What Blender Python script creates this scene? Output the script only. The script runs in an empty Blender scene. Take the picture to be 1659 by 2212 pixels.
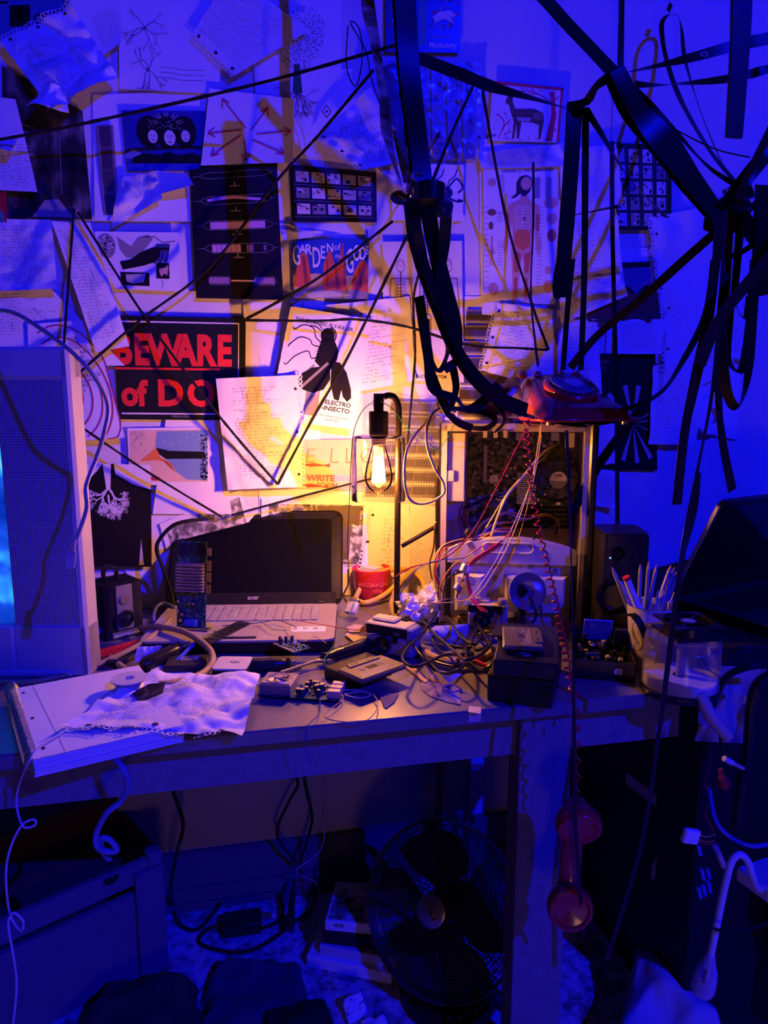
import bpy, math, random
from mathutils import Vector, Matrix, noise
R = math.radians; PI = math.pi
SC = bpy.context.scene; COL = SC.collection
rnd = random.Random(7)
# ---------------------------------------------------------------- camera
F = 1550.0; CX, CY = 829.5, 1106.0
PSI, THE = R(11.8), R(9.5)
CAM = Vector((0, -1.65, 1.24))
FW = Vector((math.sin(PSI)*math.cos(THE), math.cos(PSI)*math.cos(THE), -math.sin(THE)))
RT = Vector((math.cos(PSI), -math.sin(PSI), 0)); UP = RT.cross(FW)
cd = bpy.data.cameras.new('camera'); cam = bpy.data.objects.new('camera', cd); COL.objects.link(cam)
cd.sensor_width = 36; cd.lens = F/2212*36; cd.clip_start = 0.02
cam.matrix_world = Matrix((RT, UP, -FW)).transposed().to_4x4(); cam.location = CAM
SC.camera = cam
SC.view_settings.view_transform = 'Standard'; SC.view_settings.look = 'None'
SC.view_settings.gamma = 1; SC.view_settings.exposure = 0; SC.view_settings.use_curve_mapping = False
def ray(px, py): return FW + RT*((px-CX)/F) + UP*(-(py-CY)/F)
def W(px, py, y=0.0):            # point at distance y in front of the back wall
    d = ray(px, py); t = (y-CAM.y)/d.y; return CAM + d*t
def T(px, py, z=0.76):           # point at height z
    d = ray(px, py); t = (z-CAM.z)/d.z; return CAM + d*t
# ---------------------------------------------------------------- materials
MATS = {}
def mat(name, col=(.5,.5,.5), rough=.5, metal=0, spec=.3, bump=0, bs=200, var=0, vs=20, emit=None, es=0, coat=0, col2=None, alpha=1, trans=0, sss=0):
    if name in MATS: return MATS[name]
    m = bpy.data.materials.new(name); m.use_nodes = True; N = m.node_tree; b = N.nodes['Principled BSDF']
    b.inputs['Base Color'].default_value = (*col, 1); b.inputs['Roughness'].default_value = rough
    b.inputs['Metallic'].default_value = metal; b.inputs['Specular IOR Level'].default_value = spec
    b.inputs['Coat Weight'].default_value = coat; b.inputs['Alpha'].default_value = alpha
    b.inputs['Transmission Weight'].default_value = trans
    tc = N.nodes.new('ShaderNodeTexCoord')
    if emit: b.inputs['Emission Color'].default_value = (*emit, 1); b.inputs['Emission Strength'].default_value = es
    v = var or .12
    nz = N.nodes.new('ShaderNodeTexNoise'); nz.inputs['Scale'].default_value = vs; nz.inputs['Detail'].default_value = 4
    N.links.new(tc.outputs['Object'], nz.inputs['Vector'])
    mx = N.nodes.new('ShaderNodeMix'); mx.data_type = 'RGBA'
    c2 = col2 or tuple(c*(1-v) for c in col)
    mx.inputs[6].default_value = (*col, 1); mx.inputs[7].default_value = (*c2, 1)
    N.links.new(nz.outputs['Fac'], mx.inputs[0]); N.links.new(mx.outputs[2], b.inputs['Base Color'])
    if bump:
        n2 = N.nodes.new('ShaderNodeTexNoise'); n2.inputs['Scale'].default_value = bs
        bp = N.nodes.new('ShaderNodeBump'); bp.inputs['Strength'].default_value = bump; bp.inputs['Distance'].default_value = .002
        N.links.new(tc.outputs['Object'], n2.inputs['Vector']); N.links.new(n2.outputs['Fac'], bp.inputs['Height']); N.links.new(bp.outputs['Normal'], b.inputs['Normal'])
    MATS[name] = m; return m
def photo(name, stops, scale=20, detail=8, stretch=(1,1,1), rough=.35, dist=0, kind='noise'):
    """picture-like material: noise pushed through a colour ramp"""
    if name in MATS: return MATS[name]
    m = mat(name, rough=rough); N = m.node_tree; b = N.nodes['Principled BSDF']
    tc = N.nodes.new('ShaderNodeTexCoord'); mp = N.nodes.new('ShaderNodeMapping'); mp.inputs['Scale'].default_value = stretch
    N.links.new(tc.outputs['Object'], mp.inputs['Vector'])
    if kind == 'voronoi':
        nz = N.nodes.new('ShaderNodeTexVoronoi'); nz.inputs['Scale'].default_value = scale; out = nz.outputs['Distance']
    else:
        nz = N.nodes.new('ShaderNodeTexNoise'); nz.inputs['Scale'].default_value = scale; nz.inputs['Detail'].default_value = detail
        nz.inputs['Distortion'].default_value = dist; out = nz.outputs['Fac']
    N.links.new(mp.outputs['Vector'], nz.inputs['Vector'])
    cr = N.nodes.new('ShaderNodeValToRGB'); el = cr.color_ramp.elements
    while len(el) < len(stops): el.new(.5)
    for e, (p, c) in zip(el, stops): e.position = p; e.color = (*c, 1)
    N.links.new(out, cr.inputs['Fac']); N.links.new(cr.outputs['Color'], b.inputs['Base Color']); return m
def clear(name, tint=(1,1,1), ior=1.45, gl=.05, haze=0, hc=(.8,.8,.8)):
    """thin clear sheet: light passes, edges reflect"""
    if name in MATS: return MATS[name]
    m = bpy.data.materials.new(name); m.use_nodes = True; N = m.node_tree; N.nodes.clear()
    o = N.nodes.new('ShaderNodeOutputMaterial'); t = N.nodes.new('ShaderNodeBsdfTransparent'); t.inputs[0].default_value = (*tint, 1)
    g = N.nodes.new('ShaderNodeBsdfGlossy'); g.inputs['Roughness'].default_value = gl
    fr = N.nodes.new('ShaderNodeFresnel'); fr.inputs[0].default_value = ior
    mx = N.nodes.new('ShaderNodeMixShader'); N.links.new(fr.outputs[0], mx.inputs[0]); N.links.new(t.outputs[0], mx.inputs[1]); N.links.new(g.outputs[0], mx.inputs[2])
    last = mx
    if haze:
        d = N.nodes.new('ShaderNodeBsdfDiffuse'); d.inputs[0].default_value = (*hc, 1)
        m2 = N.nodes.new('ShaderNodeMixShader'); m2.inputs[0].default_value = haze
        N.links.new(mx.outputs[0], m2.inputs[1]); N.links.new(d.outputs[0], m2.inputs[2]); last = m2
    N.links.new(last.outputs[0], o.inputs[0]); MATS[name] = m; return m
PAPER = mat('paper', (.80,.78,.80), .7, bump=.15, bs=60, var=.06)
PAPER2 = mat('paper_cream', (.76,.73,.68), .7, bump=.15, bs=60, var=.08)
INK = mat('ink_black', (.012,.012,.014), .5); PEN = mat('ink_pen', (.10,.09,.13), .6); RED = mat('ink_red', (.72,.03,.03), .5)
GREY = mat('ink_grey', (.28,.27,.28), .6); LGREY = mat('ink_pale', (.5,.48,.48), .6); WHITE = mat('ink_white', (.82,.80,.80), .6)
BLK = mat('black_plastic', (.012,.012,.014), .38, bump=.05); BLKG = mat('black_gloss', (.008,.008,.01), .16, spec=.5)
SATIN = mat('black_satin', (.015,.014,.018), .28)
METAL = mat('steel', (.62,.60,.58), .32, 1, var=.15); CHROME = mat('chrome', (.85,.85,.86), .08, 1); BRASS = mat('brass', (.8,.6,.3), .3, 1)
TAPE = mat('magnetic_tape', (.010,.008,.010), .33, spec=.16, bump=.1, bs=30)
TAPEB = mat('magnetic_tape_brown', (.045,.020,.016), .32, spec=.25, bump=.1, bs=30)
CREAM = mat('beige_plastic', (.55,.50,.42), .45, bump=.05)
# ---------------------------------------------------------------- mesh builder
class MB:
    def __init__(s): s.v = []; s.f = []; s.m = []; s.mi = 0; s.X = Matrix.Identity(4); s.mats = []
    def at(s, loc=(0,0,0), rz=0, rx=0, ry=0, sc=1):
        s.X = Matrix.Translation(loc) @ Matrix.Rotation(rz,4,'Z') @ Matrix.Rotation(rx,4,'X') @ Matrix.Rotation(ry,4,'Y') @ Matrix.Scale(sc,4); return s
    def use(s, m):
        if m not in s.mats: s.mats.append(m)
        s.mi = s.mats.index(m); return s
    def add(s, vs, fs):
        b = len(s.v); s.v += [s.X @ Vector(v) for v in vs]
        s.f += [[b+i for i in f] for f in fs]; s.m += [s.mi]*len(fs); return s
    def box(s, x0, x1, y0, y1, z0, z1, bev=0):
        if x0 > x1: x0, x1 = x1, x0
        if y0 > y1: y0, y1 = y1, y0
        if z0 > z1: z0, z1 = z1, z0
        if not bev:
            return s.add([(x0,y0,z0),(x1,y0,z0),(x1,y1,z0),(x0,y1,z0),(x0,y0,z1),(x1,y0,z1),(x1,y1,z1),(x0,y1,z1)],
                [(0,3,2,1),(4,5,6,7),(0,1,5,4),(1,2,6,5),(2,3,7,6),(3,0,4,7)])
        b = min(bev, (x1-x0)/2.01, (y1-y0)/2.01, (z1-z0)/2.01); vs = []; 
        for k, (z, i) in enumerate([(z0,b),(z0+b,0),(z1-b,0),(z1,b)]):
            X0, X1, Y0, Y1 = x0+i, x1-i, y0+i, y1-i; c = b if i == 0 else b*.4
            vs += [(X0+c,Y0,z),(X1-c,Y0,z),(X1,Y0+c,z),(X1,Y1-c,z),(X1-c,Y1,z),(X0+c,Y1,z),(X0,Y1-c,z),(X0,Y0+c,z)]
        fs = [tuple(range(7,-1,-1)), tuple(range(24,32))]
        for k in range(3):
            for i in range(8): j = (i+1)%8; fs.append((k*8+i,k*8+j,k*8+8+j,k*8+8+i))
        return s.add(vs, fs)
    def slab(s, x0, x1, y0, y1, z0, z1, r=.01, n=5):      # box with rounded vertical corners
        pts = []
        for (cx, cy, a0) in ((x1-r,y1-r,0),(x0+r,y1-r,90),(x0+r,y0+r,180),(x1-r,y0+r,270)):
            for i in range(n+1): a = R(a0+90*i/n); pts.append((cx+r*math.cos(a), cy+r*math.sin(a)))
        return s.prism(pts, z0, z1)
    def prism(s, pts, z0, z1):
        n = len(pts); a = sum(pts[i][0]*pts[(i+1)%n][1]-pts[(i+1)%n][0]*pts[i][1] for i in range(n))
        if a < 0: pts = pts[::-1]
        return s.add([(x,y,z0) for x,y in pts]+[(x,y,z1) for x,y in pts],
            [tuple(range(n-1,-1,-1)), tuple(range(n,2*n))]+[(i,(i+1)%n,n+(i+1)%n,n+i) for i in range(n)])
    def lathe(s, prof, n=24, close=True, a0=0, a1=360):   # prof [(r,z)]
        full = abs(a1-a0) >= 359.9; k = n if full else n+1; vs = []; fs = []
        for (r, z) in prof:
            for i in range(k): a = R(a0+(a1-a0)*i/n); vs.append((r*math.cos(a), r*math.sin(a), z))
        for j in range(len(prof)-1):
            for i in range(n): i2 = (i+1)%k; fs.append((j*k+i, j*k+i2, (j+1)*k+i2, (j+1)*k+i))
        if close and full:
            if prof[0][0] > 1e-6: fs.append(tuple(range(k-1,-1,-1)))
            if prof[-1][0] > 1e-6: fs.append(tuple((len(prof)-1)*k+i for i in range(k)))
        return s.add(vs, fs)
    def cyl(s, r, z0, z1, n=20, r2=None): return s.lathe([(r,z0),(r if r2 is None else r2,z1)], n)
    def sph(s, r, c=(0,0,0), n=14, sz=1):
        X = s.X; s.X = X @ Matrix.Translation(c); s.lathe([(max(r*math.sin(PI*i/(n//2+2)),1e-7), -r*sz*math.cos(PI*i/(n//2+2))) for i in range(n//2+3)], n, False); s.X = X; return s
    def torus(s, R0, r, n=32, k=8, c=(0,0,0), sx=1, sy=1):
        vs = []; fs = []
        for i in range(n):
            a = 2*PI*i/n
            for j in range(k): b = 2*PI*j/k; q = R0+r*math.cos(b); vs.append((c[0]+q*math.cos(a)*sx, c[1]+q*math.sin(a)*sy, c[2]+r*math.sin(b)))
        for i in range(n):
            for j in range(k): fs.append((i*k+j, ((i+1)%n)*k+j, ((i+1)%n)*k+(j+1)%k, i*k+(j+1)%k))
        return s.add(vs, fs)
    def tube(s, pts, r, n=8, smooth=6, cap=True, jit=0):
        pts = [Vector(p) for p in pts]
        if smooth and len(pts) > 2: pts = spline(pts, smooth)
        vs = []; fs = []; prev = None; L = len(pts)
        for i, p in enumerate(pts):
            t = (pts[min(i+1,L-1)]-pts[max(i-1,0)])
            if t.length < 1e-9: t = Vector((0,0,1))
            t.normalize()
            if prev is None: prev = t.orthogonal().normalized()
            prev = (prev - t*prev.dot(t))
            if prev.length < 1e-6: prev = t.orthogonal()
            prev.normalize(); q = t.cross(prev); rr = r[min(i*len(r)//L, len(r)-1)] if isinstance(r, (list,tuple)) else r
            if jit: rr *= 1+jit*rnd.uniform(-1,1)
            for j in range(n): a = 2*PI*j/n; vs.append(p+prev*(rr*math.cos(a))+q*(rr*math.sin(a)))
        for i in range(L-1):
            for j in range(n): fs.append((i*n+j, i*n+(j+1)%n, (i+1)*n+(j+1)%n, (i+1)*n+j))
        if cap: fs += [tuple(range(n-1,-1,-1)), tuple((L-1)*n+j for j in range(n))]
        return s.add(vs, fs)
    def bar(s, a, b, w, h=None, up=(0,0,1)):                # rectangular bar from a to b
        a = Vector(a); b = Vector(b); h = h or w; t = (b-a).normalized(); u = Vector(up)
        x = t.cross(u); x = x.normalized() if x.length > 1e-6 else t.orthogonal().normalized(); y = x.cross(t)
        vs = [p+x*(i*w/2)+y*(j*h/2) for p in (a,b) for i,j in ((-1,-1),(1,-1),(1,1),(-1,1))]
        return s.add(vs, [(0,1,2,3),(7,6,5,4),(0,4,5,1),(1,5,6,2),(2,6,7,3),(3,7,4,0)])
    def ribbon(s, pts, w, th=.0004, face=(0,-1,0), tw=None, smooth=6, wl=None):
        """flat tape: tw = list of twist angles in degrees along it"""
        pts = [Vector(p) for p in pts]; n0 = len(pts)
        if smooth: pts = spline(pts, smooth)
        L = len(pts); vs = []; fs = []; tw = tw or [0]; f = Vector(face)
        for i, p in enumerate(pts):
            t = (pts[min(i+1,L-1)]-pts[max(i-1,0)]).normalized()
            x = t.cross(f); x = x.normalized() if x.length > 1e-4 else Vector((1,0,0)); y = x.cross(t)
            q = i/(L-1)*(len(tw)-1); k = int(min(q, len(tw)-1.0001)) if len(tw) > 1 else 0
            a = R(tw[k]+(tw[min(k+1,len(tw)-1)]-tw[k])*(q-k)) if len(tw) > 1 else R(tw[0])
            q = i/(L-1)*((len(wl) if wl else 1)-1); ww = w if not wl else w*(wl[int(q)]*(1-q+int(q))+wl[min(int(q)+1,len(wl)-1)]*(q-int(q)))
            X = x*math.cos(a)+y*math.sin(a); Y = -x*math.sin(a)+y*math.cos(a)
            for i2, j2 in ((-1,-1),(1,-1),(1,1),(-1,1)): vs.append(p+X*(i2*ww/2)+Y*(j2*th/2))
        for i in range(L-1):
            for j in range(4): fs.append((i*4+j, i*4+(j+1)%4, i*4+4+(j+1)%4, i*4+4+j))
        fs += [(3,2,1,0), tuple((L-1)*4+j for j in range(4))]
        return s.add(vs, fs)
    def text(s, st, size, h=.0003, bold=0, cx=False):       # text lying in local XY, origin at baseline left
        V, Fc = glyphs(st, bold); w = max([v[0] for v in V] or [0])
        o = -w*size/2 if cx else 0
        return s.add([(v[0]*size+o, v[1]*size, h) for v in V], Fc)
    def build(s, name, m=None, parent=None, smooth=True, world=False, angle=35):
        vs = s.v; loc = Vector((0,0,0))
        if parent is not None and world:
            iv = WM(parent).inverted(); vs = [iv @ v for v in vs]
        if parent is None and vs:
            lo = [min(v[k] for v in vs) for k in range(3)]; hi = [max(v[k] for v in vs) for k in range(3)]
            loc = Vector(((lo[0]+hi[0])/2,(lo[1]+hi[1])/2,lo[2])); vs = [v-loc for v in vs]
        me = bpy.data.meshes.new(name); me.from_pydata([tuple(v) for v in vs], [], s.f); me.validate()
        mats = s.mats if s.mats else [m]
        for x in mats: me.materials.append(x)
        if len(mats) > 1 and len(me.polygons) == len(s.m): me.polygons.foreach_set('material_index', s.m)
        if smooth:
            me.polygons.foreach_set('use_smooth', [True]*len(me.polygons))
            try: me.set_sharp_from_angle(angle=R(angle))
            except Exception: pass
        me.update(); o = bpy.data.objects.new(name, me); COL.objects.link(o); o.location = loc
        if parent is not None: o.parent = parent
        return o
def WM(o):
    m = o.matrix_basis.copy(); 
    while o.parent: o = o.parent; m = o.matrix_basis @ m
    return m
def spline(pts, k):
    out = []; n = len(pts)
    for i in range(n-1):
        a = pts[max(i-1,0)]; b = pts[i]; c = pts[i+1]; d = pts[min(i+2,n-1)]
        for j in range(k):
            t = j/k; out.append(.5*((2*b)+(c-a)*t+(2*a-5*b+4*c-d)*t*t+(-a+3*b-3*c+d)*t**3))
    out.append(pts[-1]); return out
GC = {}
def glyphs(st, bold=0):
    k = (st, bold)
    if k in GC: return GC[k]
    c = bpy.data.curves.new('t', 'FONT'); c.body = st; c.size = 1; c.dimensions = '2D'; c.fill_mode = 'BOTH'; c.offset = bold; c.resolution_u = 3
    o = bpy.data.objects.new('t', c); COL.objects.link(o); bpy.context.view_layer.update()
    e = o.evaluated_get(bpy.context.evaluated_depsgraph_get()); me = e.to_mesh()
    V = [tuple(v.co) for v in me.vertices]; Fs = [tuple(p.vertices) for p in me.polygons]
    # keep faces up
    out = []
    for f in Fs:
        a = sum(V[f[i]][0]*V[f[(i+1)%len(f)]][1]-V[f[(i+1)%len(f)]][0]*V[f[i]][1] for i in range(len(f)))
        out.append(f if a > 0 else f[::-1])
    e.to_mesh_clear(); bpy.data.objects.remove(o); bpy.data.curves.remove(c); GC[k] = (V, out); return GC[k]
def tag(o, label, cat, group=None, kind=None):
    o['label'] = label; o['category'] = cat
    if group: o['group'] = group
    if kind: o['kind'] = kind
    return o
def thing(name, label, cat, loc=(0,0,0), rz=0, group=None, rx=0, ry=0):
    o = bpy.data.objects.new(name, None); COL.objects.link(o); o.location = loc; o.rotation_euler = (rx,ry,rz); o.empty_display_size = .05
    return tag(o, label, cat, group)
def struct(o): o['kind'] = 'structure'; return o
def copytree(o, parent=None):
    c = o.copy(); COL.objects.link(c); c.parent = parent
    for ch in list(o.children): copytree(ch, c)
    return c
# ---------------------------------------------------------------- room
WALLM = mat('wall_paint', (.70,.68,.70), .85, bump=.12, bs=25, var=.08, vs=3)
xr = W(1650, 900).x
b = MB(); b.box(-2.6, 3.2, 0, .1, 0, 3.4); struct(b.build('wall_back', WALLM, smooth=False))
# carpet: mottled distressed pattern
cm = mat('carpet', (.4,.4,.45), .95, bump=.9, bs=700); N = cm.node_tree; pb = N.nodes['Principled BSDF']
tc = N.nodes.new('ShaderNodeTexCoord'); n1 = N.nodes.new('ShaderNodeTexNoise'); n1.inputs['Scale'].default_value = 45; n1.inputs['Detail'].default_value = 9; n1.inputs['Roughness'].default_value = .7
n2 = N.nodes.new('ShaderNodeTexVoronoi'); n2.inputs['Scale'].default_value = 9
N.links.new(tc.outputs['Object'], n1.inputs['Vector']); N.links.new(tc.outputs['Object'], n2.inputs['Vector'])
ad = N.nodes.new('ShaderNodeMath'); ad.operation = 'MULTIPLY_ADD'; ad.inputs[1].default_value = .22
N.links.new(n2.outputs['Distance'], ad.inputs[0]); N.links.new(n1.outputs['Fac'], ad.inputs[2])
cr = N.nodes.new('ShaderNodeValToRGB'); cr.color_ramp.elements[0].position = .48; cr.color_ramp.elements[0].color = (.13,.12,.13,1)
cr.color_ramp.elements[1].position = .70; cr.color_ramp.elements[1].color = (.75,.72,.74,1)
N.links.new(ad.outputs[0], cr.inputs['Fac']); N.links.new(cr.outputs['Color'], pb.inputs['Base Color'])
b = MB(); b.box(-2.6, 3.2, -3.2, .1, -.05, 0); struct(b.build('floor', cm, smooth=False))
BB = mat('baseboard_paint', (.10,.10,.13), .5, bump=.1)
b = MB(); b.box(-2.6, 3.2, -.018, 0, .0, .135); b.box(-2.6, 3.2, -.026, 0, .0, .055); b.box(-2.6, 3.2, -.022, 0, .132, .142); b.box(-2.6, 3.2, -.034, 0, 0, .02); struct(b.build('baseboard_back', BB, smooth=False))
# ---------------------------------------------------------------- desk
DZ = .76; DF = -.67
DM = mat('desk_paint', (.20,.19,.21), .34, spec=.7, bump=.12, bs=90, var=.4, vs=9)
DEDGE = mat('desk_edge', (.26,.25,.29), .5, bump=.6, bs=120, var=.5, vs=60)
LEGSHADE = mat('leg_wood_shaded', (.30,.20,.10), .7, bump=.3, bs=40, var=.4, vs=12)  # brown leg sides: shade away from the blue lamp put into the colour
xe = T(1522, 1500, DZ).x
desk = thing('work_desk', 'long painted wooden work desk covered in electronics clutter', 'desk', (.3, -.27, 0))
b = MB(); b.box(-1.5, xe, DF, -.012, DZ-.024, DZ, .003); b.build('tabletop', DM, desk, world=True)
b = MB(); b.use(DEDGE); b.box(-1.5, xe-.005, DF+.035, DF+.054, DZ-.098, DZ-.024)
b.box(xe-.025, xe-.005, DF+.054, -.03, DZ-.098, DZ-.024)
b.box(-1.5, xe-.02, -.05, -.03, DZ-.098, DZ-.024); b.build('apron', DEDGE, desk, world=True, smooth=False)
def leg(px, py, w, d, yf, side):
    x = W(px, py, yf).x
    b = MB(); b.use(DEDGE); b.box(x, x+w, yf, yf+.006, 0, DZ-.026)
    b.use(LEGSHADE); b.box(x, x+w, yf+.006, yf+d, 0, DZ-.026)
    return b.build('leg', None, desk, world=True, smooth=False), x
l, lx = leg(1124, 1600, .089, .045, DF+.018, 0)
for (px, py) in ((1156,1563),(1201,1560),(1179,1579)):
    p = W(px, py, DF+.017); b = MB(); b.at(p, rx=PI/2).lathe([(.0055,-.001),(.0055,.002),(.003,.0045)], 8); b.build('bolt', METAL, l, world=True)
leg(957, 1700, .07, .045, -.10, 0)
b = MB(); b.box(-1.45,-1.36, DF+.02, DF+.065, 0, DZ-.026); b.build('leg', DEDGE, desk, world=True)
# ---------------------------------------------------------------- light
def light(name, loc, energy, color, radius):
    l = bpy.data.lights.new(name, 'POINT'); l.energy = energy; l.color = color; l.shadow_soft_size = radius
    o = bpy.data.objects.new(name, l); o.location = loc; COL.objects.link(o); return o
light('blue_room_lamp', (2.2,-5.0,4.25), 1680, (.002,.004,1), .03)
light('warm_fill_light', (.1,-2.5,.40), 4.2, (1,.42,.20), .16)  # added dim fill behind the camera, warms the shadows under the desk
SC.cycles.transparent_max_bounces = 32
w = bpy.data.worlds.new('world'); SC.world = w; w.use_nodes = True
w.node_tree.nodes['Background'].inputs[0].default_value = (.42,.2,.62,1); w.node_tree.nodes['Background'].inputs[1].default_value = .011
# ---------------------------------------------------------------- desk lamp with clear shade
LY = -.27
lb = W(818, 1010, LY); s_ = .001
lamp = thing('table_lamp', 'black metal lamp with glowing filament bulb in clear glass cylinder', 'lamp', (lb.x, LY, DZ))
GLASS = clear('clear_glass', (1,.99,.97), 1.2, .03); BULBG = clear('bulb_glass', (1,.97,.9), 1.15, .02)
LB = mat('lamp_bronze', (.03,.022,.018), .38, .6)
def px2m(px, y): return px*(W(901,900,y)-W(900,900,y)).x
zt = W(817, 850, LY).z; zs0 = W(817, 888, LY).z; zs1 = W(817, 940, LY).z; zg1 = W(817, 1080, LY).z
c = Vector((lb.x, LY, 0))
b = MB(); b.at((c.x,LY,0)); b.lathe([(.018,zs1),(.019,zs1+.003),(.019,zs0-.002),(.017,zs0)], 28); b.cyl(.010, zs0, zt, 20); b.torus(.0105,.0012,20,6,(0,0,zs0+.02)); b.torus(.0105,.0012,20,6,(0,0,zs0+.012))
b.build('socket', LB, lamp, world=True)
b = MB(); b.at((c.x,LY,0)); rs = .053
b.lathe([(.02,zs1),(.045,zs1-.001),(.051,zs1-.004),(rs,zs1-.012),(rs+.001,zg1+.002),(rs,zg1),(rs-.0018,zg1)], 48, False)
b.build('glass_shade', GLASS, lamp, world=True)
b = MB(); b.at((c.x,LY,0)); zb = W(818,1065,LY).z; zc = zs1-.004
b.lathe([(.0005,zb-.004),(.003,zb-.001),(.011,zb+.002),(.021,zb+.010),(.027,zb+.022),(.028,zb+.034),(.025,zb+.052),(.019,zb+.074),(.0145,zb+.090),(.0125,zc-.014)], 32, False)
bg = b.build('bulb', BULBG, lamp, world=True)
b = MB(); b.at((c.x,LY,0)); b.lathe([(.0135,zc-.016)]+[(.0135+.0012*(i%2), zc-.015+i*.0018) for i in range(9)], 24); b.build('screw_cap', BRASS, bg, world=True)
FIL = mat('filament', (1,.6,.2), .5, emit=(1,.36,.07), es=1150)
b = MB(); b.at((c.x,LY,0)); n = 12
for i in range(n):
    a = 2*PI*i/n; a2 = a+PI/n
    b.tube([(.008*math.cos(a),.008*math.sin(a),zb+.072),(.0125*math.cos(a2),.0125*math.sin(a2),zb+.022)], .0013, 6, 0)
b.build('filament', FIL, bg, world=True)
b = MB(); b.at((c.x,LY,0)); b.tube([(0,0,zc-.014),(0,0,zb+.03)], .0018, 6, 0)
for i in range(4): a=PI/2*i+.4; b.tube([(0,0,zb+.09),(.007*math.cos(a),.007*math.sin(a),zb+.084)], .0005, 4, 0)
b.build('filament_stem', BULBG, bg, world=True)
# arm and stand
zj = W(845, 865, LY).z; xa = W(862, 950, LY).x
b = MB(); r = .0062
b.tube([(c.x+.010,LY,zs0+.027),(c.x+.020,LY,zs0+.030),(xa-.008,LY+.002,zs0+.025),(xa,LY+.004,zs0+.004),(xa+.001,LY+.01,zs1)], r, 12)
b.tube([(xa+.001,LY+.01,zs1),(xa+.003,LY+.03,DZ+.01)], r, 12, 0)
x2 = W(944, 1150, LY+.03).x
b.tube([(x2,LY+.03,W(944,1010,LY).z),(x2+.003,LY+.03,DZ+.01)], r*.8, 12, 0)
b.tube([W(868,1180,LY+.026),W(944,1136,LY+.03)], .0045, 10, 0)
b.build('pole', LB, lamp, world=True)
b = MB(); b.tube([(xa+.003,LY+.03,DZ+.006),(xa+.003,LY-.03,DZ+.006)], .005, 8, 0); b.tube([(x2+.003,LY+.03,DZ+.006),(xa+.003,LY+.03,DZ+.006)], .005, 8, 0); b.tube([(x2+.003,LY+.03,DZ+.006),(x2+.003,LY-.03,DZ+.006)], .005, 8, 0)
b.build('foot', LB, lamp, world=True)
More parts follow.
